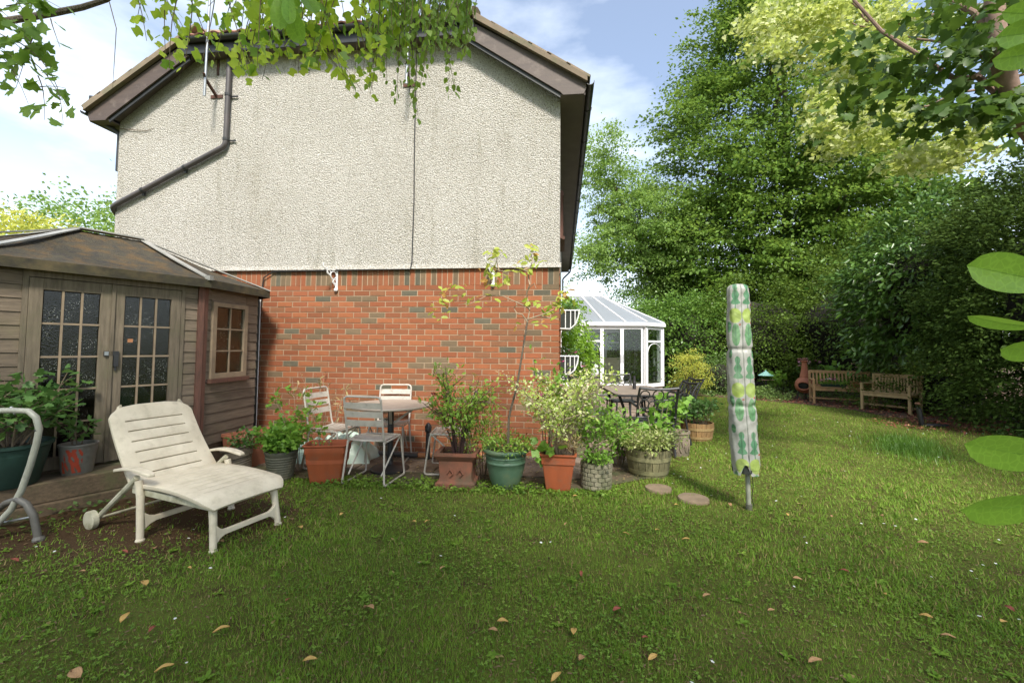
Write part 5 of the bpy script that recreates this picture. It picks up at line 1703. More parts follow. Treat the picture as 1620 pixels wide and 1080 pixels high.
def motif(u, z):
    """u: metres across from the seam, z: metres up; returns the printed colour."""
    per = .66
    zz = (z - .10) % per
    au = abs(u)
    c = base
    def ell(cu, cz, ru, rz): return ((u - cu) / ru) ** 2 + ((zz - cz) / rz) ** 2 < 1
    def ella(cu, cz, ru, rz): return ((au - cu) / ru) ** 2 + ((zz - cz) / rz) ** 2 < 1
    # apple pair
    if ella(.055, .30, .054, .066): return lime * (1.0 if math.sin(40 * zz + 30 * u) > -.6 else .8)
    # oak-like leaf
    if au < .1 and .40 < zz < .60:
        cz = zz - .40; tt = cz / .20; ww = .040 * (1 - .58 * tt) * (.50 + .50 * abs(math.cos(2.5 * PI * tt - .5))) * min(1, (.2 - cz) / .016) ** .5 * min(1, cz / .012) ** .5
        if abs(au - .048) < ww: return dgreen * 1.2 if abs(au - .05) > .003 else dgreen * .7
    if abs(au - .05) < .0035 and .36 < zz < .42: return dgreen
    # long oval leaf
    for cz in (.13,):
        if ella(.052, cz, .034, .10):
            return (mgreen if abs(au - .052) > .003 else dgreen) * (1.0 if math.sin(130 * zz - 160 * abs(au - .052)) > 0 else .85)
    if au > .088 and 0.02 < (zz % .33) < .06 and False: return dgreen
    if ella(.115, .20, .028, .05) or ella(.112, .62, .026, .04): return dgreen if math.sin(110 * zz) > -.5 else mgreen
    if ell(.085, .235, .011, .010) or ell(-.018, .22, .008, .008) or ell(.095, .40, .011, .010): return redc
    if .10 < u < .155 and .45 < zz < .485: return brn
    if abs(u - .145) < .006 and .39 < zz < .56: return brn
    if abs(u - .11) < .004 and .39 < zz < .45: return brn
    if abs(u - .085 - (zz - .50) * .2) < .004 and .49 < zz < .56: return brn
    return c


i = 0
for v in range(NV + 1):
    z = Z_0 + (Z_1 - Z_0) * v / NV
    hw = hw_at(z)
    for k in range(NU):
        a = 2 * PI * k / NU
        ca, sa = math.cos(a), math.sin(a)
        # boxy lens section, pinched at the four folded arms
        r = 1 / (abs(ca) ** 2.6 + abs(sa) ** 2.6) ** (1 / 2.6)
        x = hw * r * ca; y = hw * .82 * r * sa
        wr = .0022 * math.sin(z * 19 + 3 * a) + .0016 * math.sin(z * 61 - 5 * a + 2 * math.sin(z * 7)) + .002 * math.sin(9 * a + z * 13)
        wr += -.012 * math.exp(-((z - 1.42) / .02) ** 2) - .012 * math.exp(-((z - .92) / .022) ** 2) * (1 + .5 * math.sin(6 * a))
        x += ca * wr; y += sa * wr
        # seam at the camera side
        d = abs(((a - 1.5 * PI + PI) % (2 * PI)) - PI)
        if d < .06: y += .006 * (1 - d / .06)
        zz = z
        if v < 24:   # pointed, cut-away hem
            zz = z + (.09 if math.cos(4 * a + 1.2) > 0 else .0) * (1 - v / 24) * abs(math.cos(4 * a + 1.2))
        cx = -.020 - .028 * (z - .3) - .012 * math.sin((z - .3) * 1.8)
        cv[i] = (x + cx, y, zz)
        u = (a - 1.5 * PI)
        u = ((u + PI) % (2 * PI)) - PI
        c = motif(u * hw * .98, z)
        if abs(u * hw) < .0028: c = np.array([.16, .17, .15])
        colr[i, :3] = c; i += 1
me = bpy.data.meshes.new('cover')
fs = []
for v in range(NV):
    for k in range(NU):
        k2 = (k + 1) % NU
        fs.append((v * NU + k, v * NU + k2, (v + 1) * NU + k2, (v + 1) * NU + k))
fs.append(tuple(NV * NU + k for k in range(NU)))
me.from_pydata(cv.tolist(), [], fs)
ca_ = me.color_attributes.new('print', 'FLOAT_COLOR', 'POINT'); ca_.data.foreach_set('color', colr.astype(np.float32).ravel())
me.polygons.foreach_set('use_smooth', [True] * len(me.polygons))
mm, n_, l_ = nt('printed_cover_fabric')
o_ = n_.new('ShaderNodeOutputMaterial'); p_ = n_.new('ShaderNodeBsdfPrincipled'); l_.new(p_.outputs[0], o_.inputs[0])
at_ = n_.new('ShaderNodeAttribute'); at_.attribute_name = 'print'
l_.new(mixcol(n_, l_, ramp(n_, l_, noise(n_, l_, 5, 5, .6), .45, .8, (0, 0, 0), (.35, .35, .35)), at_.outputs['Color'], (.30, .32, .22)), p_.inputs['Base Color'])
p_.inputs['Roughness'].default_value = .5
b_ = n_.new('ShaderNodeBump'); b_.inputs['Strength'].default_value = .5; b_.inputs['Distance'].default_value = .012
l_.new(noise(n_, l_, 13, 4, .55), b_.inputs['Height']); l_.new(b_.outputs['Normal'], p_.inputs['Normal'])
me.materials.append(mm)
o = bpy.data.objects.new('cover', me); COL.objects.link(o); o.parent = da
MB().tube([(-.022, 0, .33), (-.024, 0, .55)], .085, 12).build('folded_arms', M['darkcloth'], da)
zp = MB().box((-.024, -.118, .36), (.012, .006, .03)); zp.build('zip_pull', M['blackiron'], da)

# ================================================================== BENCHES
def slat_bench(name, lab, loc, rz, L, m, nsl, H=.86):
    t = thing(name, lab, 'bench', loc, rz)
    D = .52
    for sx in (-1, 1):
        MB().box((sx * (L / 2), -D / 2, .31), (.055, .055, .62)).build('leg', m, t, bevel=.004)
        MB().beam((sx * L / 2, D / 2 - .06, 0), (sx * L / 2, D / 2 + .03, H), .055, .055).build('leg', m, t, bevel=.004)
        MB().beam((sx * L / 2, -D / 2 - .04, .635), (sx * L / 2, D / 2, .635), .065, .028).build('armrest', m, t, bevel=.004)
        MB().beam((sx * L / 2, -D / 2 + .028, .13), (sx * L / 2, D / 2 - .07, .13), .03, .045).build('side_rail', m, t)
    MB().beam((-L / 2, D / 2 + .025, H - .03), (L / 2, D / 2 + .025, H - .03), .03, .075).build('back_rail', m, t, bevel=.004)
    MB().beam((-L / 2, D / 2 - .03, .46), (L / 2, D / 2 - .03, .46), .03, .05).build('back_rail', m, t, bevel=.004)
    MB().box((0, -D / 2, .385), (L - .056, .028, .07)).build('seat_rail', m, t)
    MB().box((0, D / 2 - .08, .385), (L - .056, .028, .07)).build('seat_rail', m, t)
    MB().box((0, -.02, .13), (L - .06, .03, .04)).build('stretcher', m, t)
    for i in range(nsl):
        x = -L / 2 + L * (i + 1) / (nsl + 1)
        MB().beam((x, D / 2 - .03, .48), (x, D / 2 + .02, H - .06), .040, .012, (0, -1, 0)).build('back_slat', m, t)
    for i in range(7):
        y = -D / 2 + .0 + i * .068
        MB().box((0, y, .43 + .012 * math.cos(i / 6 * 2 * PI)), (L + .02, .056, .018)).build('seat_slat', m, t)
    return t


bA, bB = gr(1277.6, 638), gr(1353, 644)
dr = (bB - bA); angb = math.atan2(dr.y, dr.x)
LB = 1.32
angb = R(-18)
cb = Vector((7.42, 6.9, 0))
slat_bench('garden_bench', 'slatted teak bench with flower troughs on its seat', (cb.x, cb.y, 0), angb, LB, M['teak'], 15)
cl = Vector((7.70, 5.55, 0))
slat_bench('garden_love_seat', 'narrower slatted teak love seat turned towards the bench', (cl.x, cl.y, 0), R(-58), .92, M['teakgrey'], 14, .86)


def on_bench(x, y, z): return Matrix.Rotation(angb, 3, 'Z') @ Vector((x, y, z)) + cb


# troughs on the bench
p = on_bench(.38, -.09, .452)
t = thing('small_terracotta_trough', 'small terracotta trough at the right end of the bench seat', 'planter', p, angb)
MB().loft([rrect(hx, hy, z, .01) for hx, hy, z in ((.17, .07, 0), (.185, .085, .13), (.195, .095, .135), (.195, .095, .155), (.18, .08, .155), (.175, .075, .1))]).build('pot_body', M['clayred'], t)
MB().box((0, 0, .115), (.34, .14, .02)).build('soil', M['compost'], t)
p = on_bench(-.20, -.08, .452)
t = thing('flower_trough', 'low dark trough of pink and white flowers on the bench', 'planter', p, angb)
MB().loft([rrect(hx, hy, z, .01) for hx, hy, z in ((.26, .06, 0), (.29, .08, .07), (.28, .07, .07))], True, True).build('pot_body', M['darkgreenpot'], t)
n = 420
P = np.stack([rng.uniform(-.32, .32, n), rng.normal(0, .07, n), .06 + np.abs(rng.normal(0, .055, n))], 1)
N = rng.normal(size=(n, 3)) * .5; N[:, 2] += 1
leaves('foliage', T_BIRCH, P, rng.normal(size=(n, 3)), N, rng.uniform(.03, .05, n), M['L_pot'], t)


def blooms(name, pts, r, m, parent=None):
    for p_ in pts:
        mb = MB()
        for k in range(5):
            a = 2 * PI * k / 5 + random.random(); tl = random.uniform(-.3, .6)
            d = Vector((math.cos(a), math.sin(a), tl)).normalized(); s = Vector((-math.sin(a), math.cos(a), 0))
            c = Vector(p_)
            mb.add([c, c + d * r * .6 + s * r * .45, c + d * r, c + d * r * .6 - s * r * .45], [(0, 1, 2, 3)])
        mb.build(name, m, parent)
    return None


blooms('pink_flower', [(.02 + random.uniform(-.09, .06), random.uniform(-.04, .03), .17 + random.uniform(0, .05)) for _ in range(12)], .055, M['petal_pink'], t)
blooms('white_flower', [(-.03 + random.uniform(-.12, .09), random.uniform(-.04, .03), .15 + random.uniform(0, .06)) for _ in range(9)], .05, M['petal_white'], t)
blooms('pale_flower', [(-.24 + random.uniform(-.06, .06), -.05, .14 + random.uniform(0, .05)) for _ in range(7)], .045, M['petal_pink'], t)

# chiminea
pc = Vector((6.93, 7.72, 0))
t = thing('chiminea', 'terracotta chiminea with tall flared neck behind the bench end', 'chiminea', pc, R(-35))
prof = [(.10, .20), (.17, .24), (.235, .33), (.25, .42), (.235, .50), (.19, .58), (.14, .62), (.125, .63), (.115, .70), (.085, .85), (.068, 1.0), (.065, 1.07), (.10, 1.09), (.105, 1.11), (.09, 1.115), (.07, 1.10), (.06, .9)]
mb = MB().lathe(prof, 30)
mb.F = [f for f in mb.F if not (len(f) == 4 and all(.30 < mb.V[i_][2] < .51 and mb.V[i_][1] < -.12 and abs(mb.V[i_][0]) < .15 for i_ in f))]
mb.build('body', M['clayred'], t, smooth=True)
MB().lathe([(.16, .30), (.20, .42), (.16, .5), (.001, .55)], 20).build('fire_chamber', M['darkcloth'], t)
MB().tube([(.15 * math.cos(a), -.235 + .06 * (1 - math.sin(a)) * 0 - .0, .41 + .115 * math.sin(a)) for a in [2 * PI * i / 16 for i in range(17)]], .018, 8).build('mouth_rim', M['clayred'], t, smooth=True)
MB().lathe([(.085, 1.12), (.095, 1.14), (.085, 1.165), (.05, 1.18), (.04, 1.20), (.001, 1.205)], 18).build('lid', M['clay'], t, smooth=True)
for a in (R(90), R(210), R(330)):
    MB().tube([(.16 * math.cos(a), .16 * math.sin(a), .27), (.20 * math.cos(a), .20 * math.sin(a), .0)], .014, 8).build('leg', M['blackiron'], t)
MB().lathe([(.165, .265), (.172, .265), (.172, .285), (.165, .285)], 20, cap0=False).build('stand_ring', M['blackiron'], t)

# bird table
pf = gr(1212, 627)
t = thing('bird_table', 'bird table with pale verdigris pitched roof on a dark post', 'bird table', (pf.x, pf.y, 0))
MB().tube([(0, 0, 0), (0, 0, .50)], .03, 10).build('post', M['blackiron'], t)
MB().box((0, 0, .51), (.36, .30, .02)).build('tray', M['timber'], t)
for sx in (-1, 1):
    for sy in (-1, 1): MB().box((sx * .13, sy * .10, .575), (.015, .015, .11)).build('roof_post', M['blackiron'], t)
MB().lathe([(.22, .63), (.225, .635), (.06, .74), (.03, .76), (.02, .79), (.001, .80)], 8).build('roof', M['teal'], t)

# bollard light, leaning
pb = gr(1459, 674)
t = thing('bollard_light', 'leaning black bollard light where the long grass meets the bed', 'garden light', (pb.x, pb.y, 0))
MB().tube([(0, 0, 0), (-.055, 0, .34)], .038, 14).build('post', M['blackiron'], t, smooth=True)
MB().tube([(-.056, 0, .345), (-.066, 0, .41)], .034, 14).build('lens', M['shedglass'], t)
MB().tube([(-.066, 0, .412), (-.070, 0, .44)], .042, 14).build('cap', M['clay'], t, smooth=True)
tag(MB().tube([(pb.x + .05, pb.y, .02), (pb.x + .2, pb.y - .06, .03), (pb.x + .42, pb.y - .02, .02)], .035, 8).build('black_pipe_offcut', M['blackiron'], smooth=True), 'black pipe length lying at the foot of the leaning garden light', 'pipe')


# ================================================================== BLACK CAST PATIO SET
def cast_chair():
    t = thing('cast_metal_chair', '', 'chair', (0, 0, 0), 0, 'black cast chairs round the patio table')
    m = M['blackiron']; w = .25
    for sx in (-1, 1):
        MB().tube([(sx * w, -.22, .42), (sx * (w + .01), -.25, .2), (sx * (w + .02), -.22, 0)], .016, 8).build('leg', m, t, smooth=True)
        MB().tube([(sx * w * .9, .22, .42), (sx * w * .9, .26, .2), (sx * w * .9, .31, 0)], .016, 8).build('leg', m, t, smooth=True)
        MB().tube([(sx * w, .24, .64), (sx * (w + .02), .05, .66), (sx * (w + .02), -.15, .655), (sx * (w + .01), -.21, .62), (sx * w, -.20, .43)], .015, 8).build('armrest', m, t, smooth=True)
        MB().tube([(sx * w, .22, .40), (sx * (w + .00), .27, .60), (sx * w, .34, .78), (sx * w * .98, .42, .90)], .015, 8).build('back_post', m, t, smooth=True)
    MB().tube([(-w * .98, .42, .90), (-w * .5, .41, .885), (0, .405, .88), (w * .5, .41, .885), (w * .98, .42, .90)], .018, 8).build('top_rail', m, t, smooth=True)
    MB().tube([(-w, .25, .50), (w, .25, .50)], .013, 8).build('lower_rail', m, t)
    for cx, cz, r in [(-.17, .80, .06), (0, .80, .07), (.17, .80, .06), (-.17, .68, .06), (-.06, .66, .06), (.06, .66, .06), (.17, .68, .06), (-.13, .57, .05), (0, .56, .05), (.13, .57, .05)]:
        y = .26 + (cz - .5) * .36
        MB().tube([(cx + r * math.cos(a), y + r * math.sin(a) * .36, cz + r * math.sin(a)) for a in [2 * PI * i / 10 for i in range(11)]], .0085, 5).build('scroll', m, t)
    MB().box((0, 0, .425), (.5, .46, .022)).build('seat', m, t, bevel=.008)
    return t


cc = cast_chair()
TY = 1.35
spots = [(1.27, .55, R(182), 'black cast chair with scrolled back, nearest the lawn'),
         (1.58, 1.20, R(-80), 'black cast chair right of the table beside its twin, nearer one'),
         (1.90, 2.0, R(-78), 'black cast chair farthest right at the patio table'),
         (.62, 1.2, R(95), 'black cast chair left of the patio table near the house'),
         (1.15, 2.75, R(4), 'black cast chair at the far end of the patio table')]
for i, (x, y, a, lab) in enumerate(spots):
    o = cc if i == 0 else copy_tree(cc)
    o.location = (x, y, .012); o.rotation_euler = (0, 0, a); o['label'] = lab
t = thing('patio_table', 'long black cast patio table with sandy top beside the house', 'table', (1.22, 1.75, .012), R(4))
MB().loft([rrect(.44, .75, .70, .08), rrect(.45, .76, .71, .08), rrect(.45, .76, .73, .08)], True, True).build('table_top', M['patiotop'], t)
MB().loft([rrect(.452, .762, .69, .08), rrect(.458, .768, .70, .08), rrect(.458, .768, .715, .08), rrect(.452, .762, .72, .08)], True, True).build('table_rim', M['blackiron'], t)
for sx in (-1, 1):
    for sy in (-1, 1):
        MB().tube([(sx * .36, sy * .62, .69), (sx * .26, sy * .52, .45), (sx * .30, sy * .56, .2), (sx * .38, sy * .66, 0)], .022, 8).build('leg', M['blackiron'], t, smooth=True)
MB().lathe([(.03, .732), (.03, .84), (.024, .86), (.022, .95)], 12, (0.02, .05, 0)).build('parasol_holder', M['blackiron'], t)


# ================================================================== POT PLANTS
def plant(name, lab, cat, loc, n, h, spread, tpl, ls, per, lm, sm=None, base=.05, sr=.006, start=.25, cr=.05, droop=.0, lean=(0, 0), group=None, hv=.25, jit=.8, wid=1.0, upb=.8, sub_n=2, leafname='foliage'):
    t = thing(name, lab, cat, loc, 0, group)
    sm = sm or M['twig']
    mb = MB(); P = []; D = []
    for i in range(n):
        a = 2 * PI * (i + random.random() * .8) / n; b = base * math.sqrt(random.random())
        p0 = Vector((b * math.cos(a), b * math.sin(a), 0))
        hh = h * random.uniform(1 - hv, 1.0); s = spread * random.uniform(.25, 1.0)
        p2 = Vector((p0.x + s * math.cos(a) + lean[0] * hh, p0.y + s * math.sin(a) + lean[1] * hh, hh - droop * s))
        p1 = Vector((p0.x * 1.5 + s * .25 * math.cos(a), p0.y * 1.5 + s * .25 * math.sin(a), hh * .6))
        def bz(q): return p0 * (1 - q) ** 2 + p1 * 2 * q * (1 - q) + p2 * q * q
        mb.tube([bz(q / 5) for q in range(6)], [sr * (1 - .13 * q) for q in range(6)], 5)
        tips = []
        for _ in range(sub_n):
            q = random.uniform(.35, .8); a2 = random.uniform(0, 2 * PI); L = spread * random.uniform(.2, .45) + .03
            s0 = bz(q); s1 = s0 + Vector((L * math.cos(a2), L * math.sin(a2), L * random.uniform(.3, .9)))
            mb.tube([s0, s1], [sr * .6, sr * .35], 4); tips.append((s0, s1))
        for _ in range(per):
            if tips and random.random() < .45:
                s0, s1 = random.choice(tips); q = random.uniform(.2, 1.05); p = s0.lerp(s1, q)
            else:
                q = start + (1.03 - start) * random.random() ** .8; p = bz(min(q, 1.02))
            off = Vector((random.gauss(0, 1), random.gauss(0, 1), random.gauss(0, .8))) * cr
            P.append(p + off * .6); D.append(off.normalized() * 1.0 + Vector((math.cos(a) * .3, math.sin(a) * .3, .15)))
    mb.build('stem', sm, t, smooth=True)
    P = np.array(P); D = np.array(D) + rng.normal(size=(len(P), 3)) * jit * .4
    N = rng.normal(size=P.shape) * .45; N[:, 2] += upb
    leaves(leafname, tpl, P, D, N, ls * rng.uniform(.65, 1.25, len(P)), lm, t, wid=wid)
    return t


G1 = 'plants in the row of pots'
plant('potted_plant', 'soft lime leaved plant in the ribbed grey green pot', 'plant', (P4.x, P4.y + .14, .25), 12, .30, .17, T_TULIP, .055, 60, M['L_pot'], cr=.06, group=G1, sub_n=1)
plant('tall_potted_plant', 'tall straggly plant with dry canes behind the ribbed pot', 'plant', (P4.x + .02, P4.y + .42, .02), 9, 1.05, .30, T_TULIP, .055, 22, M['L_pot'], M['palestem'], sr=.004, start=.45, cr=.05, group=G1, hv=.5)
plant('dry_cane_plant', 'dry pale canes with few leaves by the conduit', 'plant', (P4.x + .0, -.45, .02), 9, 1.1, .45, T_LONG, .07, 8, M['L_straw'], M['palestem'], sr=.0035, start=.5, cr=.03, group=G1, lean=(-.12, 0))
plant('potted_plant', 'dark leafy plant with dead stalks in the tilted tub', 'plant', (Pt.x - .03, Pt.y + .16, .17), 9, .26, .14, T_BIRCH, .04, 34, M['L_potdark'], M['palestem'], sr=.005, cr=.05, group=G1)
plant('potted_plant', 'wispy seedlings in the rectangular terracotta coloured planter', 'plant', (Pa.x - .1, Pa.y + .16, .30), 4, .12, .08, T_BIRCH, .03, 6, M['L_pot'], group=G1, cr=.02)
plant('red_stemmed_shrub', 'fine leaved dark stemmed shrub with red berries in the clay planter', 'shrub', (P6.x, P6.y + .15, .30), 18, .92, .46, T_LONG, .055, 66, M['L_nand'], M['redstem'], sr=.007, start=.3, cr=.055, group=G1, hv=.45, sub_n=3, wid=1.5)
nd = [x for x in bpy.data.objects if x.name.startswith('red_stemmed_shrub')][0]
bm_ = MB()
for _ in range(9):
    c = Vector((random.choice((-.22, -.16, .0, .15)) + random.uniform(-.04, .04), random.uniform(-.12, .02), random.uniform(.32, .72)))
    bm_ = MB()
    for _k in range(6): bm_.ball(c + Vector((random.gauss(0, .014), random.gauss(0, .014), random.gauss(0, .014))), .009, 6, 4)
    bm_.build('berry_cluster', M['petal_red'], nd, smooth=True)
# feathery side spray with flat compound leaves at the right of that pot
plant('feathery_plant', 'feathery compound leaved plant right of the red stemmed shrub', 'plant', (P6.x + .22, P6.y + .38, .02), 7, 1.12, .20, T_LONG, .06, 60, M['L_nand'], M['twig'], sr=.005, start=.45, cr=.06, group=G1, upb=2.0, hv=.4)
plant('potted_plant', 'low grassy weeds filling the green glazed pot', 'plant', (P7.x, P7.y + .14, .36), 26, .16, .16, T_LONG, .05, 26, M['L_nand'], base=.14, sr=.002, cr=.035, group=G1, hv=.6)
plant('trailing_herbs', 'feathery straw green herbs behind the green glazed pot', 'plant', (P7.x - .28, P7.y + .42, .02), 30, .60, .28, T_LONG, .035, 32, M['L_nand'], M['palestem'], base=.2, sr=.002, cr=.05, group=G1, hv=.6)
plant('variegated_shrub', 'cream and green variegated shrub spilling out of the square pot', 'shrub', (P8.x + .03, P8.y + .16, .33), 15, .86, .60, T_BIRCH, .034, 190, M['L_var'], M['palestem'], sr=.008, start=.25, cr=.075, group=G1, hv=.4, sub_n=4)
plant('magenta_flowered_plant', 'tall leafy plant with magenta flowers by the house corner', 'plant', (P8.x - .12, P8.y + .36, .3), 6, 1.02, .22, T_OVAL, .075, 34, M['L_pot'], sr=.006, start=.35, cr=.05, group=G1, hv=.25)
mp = [x for x in bpy.data.objects if x.name.startswith('magenta_flowered_plant')][0]
blooms('magenta_flower', [(random.uniform(-.12, .42), random.uniform(-.35, -.1), random.uniform(.45, 1.0)) for _ in range(13)], .035, M['petal_mag'], mp)
plant('broad_leaved_weed', 'broad pale leaves hanging over the square pot rim', 'plant', (P8.x - .15, P8.y + .05, .30), 5, .16, .12, T_TULIP, .09, 5, M['L_pot'], sr=.003, cr=.04, group=G1)
plant('orange_grass', 'tuft of orange green grassy foliage at the square pot front', 'plant', (P8.x + .1, P8.y + .10, .33), 26, .22, .10, T_LONG, .04, 10, M['L_straw'], M['palestem'], sr=.0015, cr=.02, group=G1, base=.05)
plant('potted_plant', 'open leafy plant with thin upright stems in the stone block pot', 'plant', (P9.x, P9.y + .13, .25), 13, .70, .32, T_OVAL, .055, 38, M['L_pot'], M['twig'], sr=.004, start=.4, cr=.055, group=G1, hv=.55)
plant('potted_plant', 'low sprawling leaves over the stone block pot rim', 'plant', (P9.x, P9.y + .06, .26), 14, .12, .16, T_BIRCH, .035, 24, M['L_pot'], sr=.002, cr=.03, group=G1, droop=.3)
plant('leafy_shrub', 'bright leafy shrub standing between square pot and black chairs', 'shrub', (.72, -.35, .02), 12, .62, .26, T_OVAL, .06, 50, M['L_pot'], M['twig'], sr=.005, start=.25, cr=.07, group=G1)
t = plant('bushy_plant', 'dense olive green bush mounded over the green stained barrel', 'shrub', (P10.x, P10.y + .19, .26), 26, .24, .33, T_BIRCH, .032, 90, M['L_bushy'], base=.15, sr=.004, start=.15, cr=.06, group=G1, droop=.12, hv=.5)
plant('leafy_plant', 'upright lime leaved plant between the two half barrels', 'plant', (P11.x - .10, P11.y + .20, .28), 9, .48, .20, T_TULIP, .075, 30, M['L_pot'], M['palestem'], sr=.005, start=.2, cr=.06, group=G1)
plant('leafy_plant', 'pale hollyhock leaved plant rising behind the bushy barrel', 'plant', (P10.x + .18, P10.y + .62, .02), 6, .78, .16, T_TULIP, .10, 12, M['L_pot'], M['palestem'], sr=.005, start=.3, cr=.05, group=G1)
plant('leafy_plant', 'low fresh green plant filling the golden brown barrel', 'plant', (P12.x, P12.y + .22, .25), 15, .38, .24, T_BIRCH, .05, 60, M['L_potdark'], sr=.005, start=.2, cr=.075, group=G1, base=.14)
plant('black_stemmed_plant', 'thin dark stemmed leafy plant in front of the patio table', 'plant', (.78, -.0, .02), 8, .62, .22, T_OVAL, .05, 26, M['L_potdark'], M['redstem'], sr=.005, start=.3, cr=.05, group=G1)
G2 = 'plants before the summerhouse'
plant('leafy_plant', 'wide fresh green plant in the large dark green tub', 'plant', (Pg.x + .02, Pg.y + .19, pz + .30), 15, .62, .42, T_MAPLE, .060, 42, M['L_potdark'], M['twig'], sr=.008, start=.4, cr=.08, group=G2, upb=1.6, base=.12, hv=.6)
plant('leafy_plant', 'small sparse seedling in the red splashed bucket', 'plant', (Pk.x, Pk.y + .12, pz + .22), 7, .24, .12, T_OVAL, .06, 10, M['L_potdark'], sr=.003, start=.3, cr=.04, group=G2)

# sapling in the green glazed pot
t = thing('sapling', 'tall bare stemmed sapling with crooked branches in the green glazed pot', 'sapling', (P7.x, P7.y + .14, .36))
sx = P7.x; sy = P7.y + .14


def sl(px, py, dy=0.0):
    v = cF * FPX + cR * (px - 810) - cU * (py - 540 - PPY)
    p = CAMP + v * ((sy + dy - CY) / v.y)
    return p - Vector((sx, sy, .36))


tr = [Vector((0.02, 0, -.02)), sl(805, 660), sl(818, 610), sl(826, 560), sl(835, 505)]
b = MB(); b.tube(tr, [.012, .0115, .011, .010, .009], 8)
for i in range(14):
    q = random.uniform(.2, 3.9); k = int(q); p = tr[k].lerp(tr[k + 1], q - k)
    b.ball(p + Vector((random.choice((-.011, .011)), -.004, 0)), .007, 6, 4)
b.build('trunk', M['bark'], t, smooth=True)
br = MB()
paths = [[(835, 505), (838, 490), (833, 485), (815, 477), (795, 468), (770, 468), (745, 480), (725, 482)],
         [(838, 490), (834, 470), (833, 460), (845, 448), (848, 456)], [(833, 465), (838, 450), (836, 440), (836, 430), (828, 427), (800, 430), (780, 425), (775, 420)],
         [(828, 427), (838, 424), (842, 415), (840, 400)], [(790, 430), (786, 415), (786, 405)], [(835, 505), (850, 500), (865, 495), (880, 487)],
         [(835, 510), (826, 497), (818, 496), (813, 488), (818, 482)], [(855, 500), (872, 503), (885, 506)]]
lp = []
for q, pth in enumerate(paths):
    pts = [sl(x, y, random.uniform(-.05, .05) if i_ else 0) for i_, (x, y) in enumerate(pth)]
    if q: pts[0] = sl(*pth[0])
    br.tube(pts, [.008 * (1 - .75 * i_ / len(pts)) for i_ in range(len(pts))], 6)
br.build('branch', M['palestem'], t, smooth=True)
Pn = []; Dn = []
for px, py, n, r in [(700, 470, 10, 20), (690, 485, 10, 14), (725, 455, 6, 12), (745, 472, 8, 16), (692, 500, 4, 8), (770, 470, 5, 10), (786, 400, 16, 12), (780, 425, 18, 16), (775, 440, 12, 14), (842, 395, 12, 14), (838, 415, 16, 20), (815, 425, 6, 12), (800, 440, 10, 12),
                     (875, 487, 14, 14), (868, 495, 6, 10), (838, 478, 10, 10), (890, 470, 14, 12), (895, 460, 8, 10), (818, 513, 3, 5), (855, 510, 4, 8)]:
    for _ in range(n):
        Pn.append(sl(px + random.gauss(0, r * .6), py + random.gauss(0, r * .4), random.uniform(-.08, .08))); Dn.append((random.gauss(0, 1), random.gauss(0, .6), random.uniform(-1, .1)))
Pn = np.array(Pn); N = rng.normal(size=Pn.shape) * .5; N[:, 2] += .7; N[:, 1] -= .5
leaves('foliage', T_OVAL, Pn, Dn, N, rng.uniform(.05, .10, len(Pn)), M['L_yg'], t)

# wisteria on the side wall beyond the corner
t = thing('wisteria', 'bright green wisteria spilling from the house side wall above the baskets', 'climber', (0, 2.0, 0))
mb = MB(); limb(mb, (.06, .5, 0), (.10, .6, 2.1), .025, .012, 8, .03); limb(mb, (.10, .6, 2.0), (.25, -.6, 2.1), .01, .005)
mb.build('stem', M['bark'], t, smooth=True)
C_ = []; O_ = []
for px, py, d, n, r in [(898, 478, 6.6, 18, .12), (903, 500, 7.0, 16, .12), (908, 525, 7.4, 26, .20), (920, 545, 7.7, 26, .22), (908, 560, 7.6, 24, .22), (926, 572, 8.0, 18, .20), (912, 590, 8.0, 16, .2), (900, 540, 7.2, 14, .15)]:
    c = at(px, py, d)
    for _ in range(n):
        p = c + Vector((random.gauss(0, .5), random.gauss(0, .8), random.gauss(0, .5))) * r
        if p.x < .06: p.x = .06 + random.random() * .1
        C_.append((p.x, p.y - 2.0, p.z)); O_.append(Vector((1, -.6, random.uniform(-.4, .3))).normalized())
P, D, N, S = sprays(np.array(C_), np.array(O_), 26, .14, .6, .5, .055)
P[:, 0] = np.maximum(P[:, 0], .03)
leaves('foliage', T_LONG, P, D, N, S, M['L_wist'], t, wid=1.5)
plant('basket_plant', 'trailing plants in the upper wall basket on the house corner', 'plant', (.14, .55, 1.90), 8, .14, .12, T_OVAL, .05, 12, M['L_potdark'], sr=.002, cr=.04)
plant('basket_plant', 'magenta flowered plant in the lower wall basket', 'plant', (.14, .75, 1.27), 8, .12, .12, T_OVAL, .045, 12, M['L_potdark'], sr=.002, cr=.04)
bp = [x for x in bpy.data.objects if x.name.startswith('basket_plant')][-1]
blooms('magenta_flower', [(random.uniform(-.05, .1), random.uniform(-.2, .1), random.uniform(.02, .12)) for _ in range(6)], .035, M['petal_mag'], bp)
o = MB().ball((0, 0, .12), .10, 14, 10, (1, 1, 1.1)).ball((.03, 0, .25), .06, 10, 8).build('white_bird_figure', M['whitepaint'], smooth=True)
o.location = (.75, 4.2, .75); tag(o, 'rounded white ornament peeping out beneath the wisteria', 'ornament')
o = MB().lathe([(.11, 0), (.12, .02), (.14, .73), (.11, .74), (.001, .75)], 20).build('ornament_stand', M['greybrown'], smooth=True)
o.location = (.75, 4.2, 0); tag(o, 'grey brown stand beneath the rounded white ornament', 'stand')


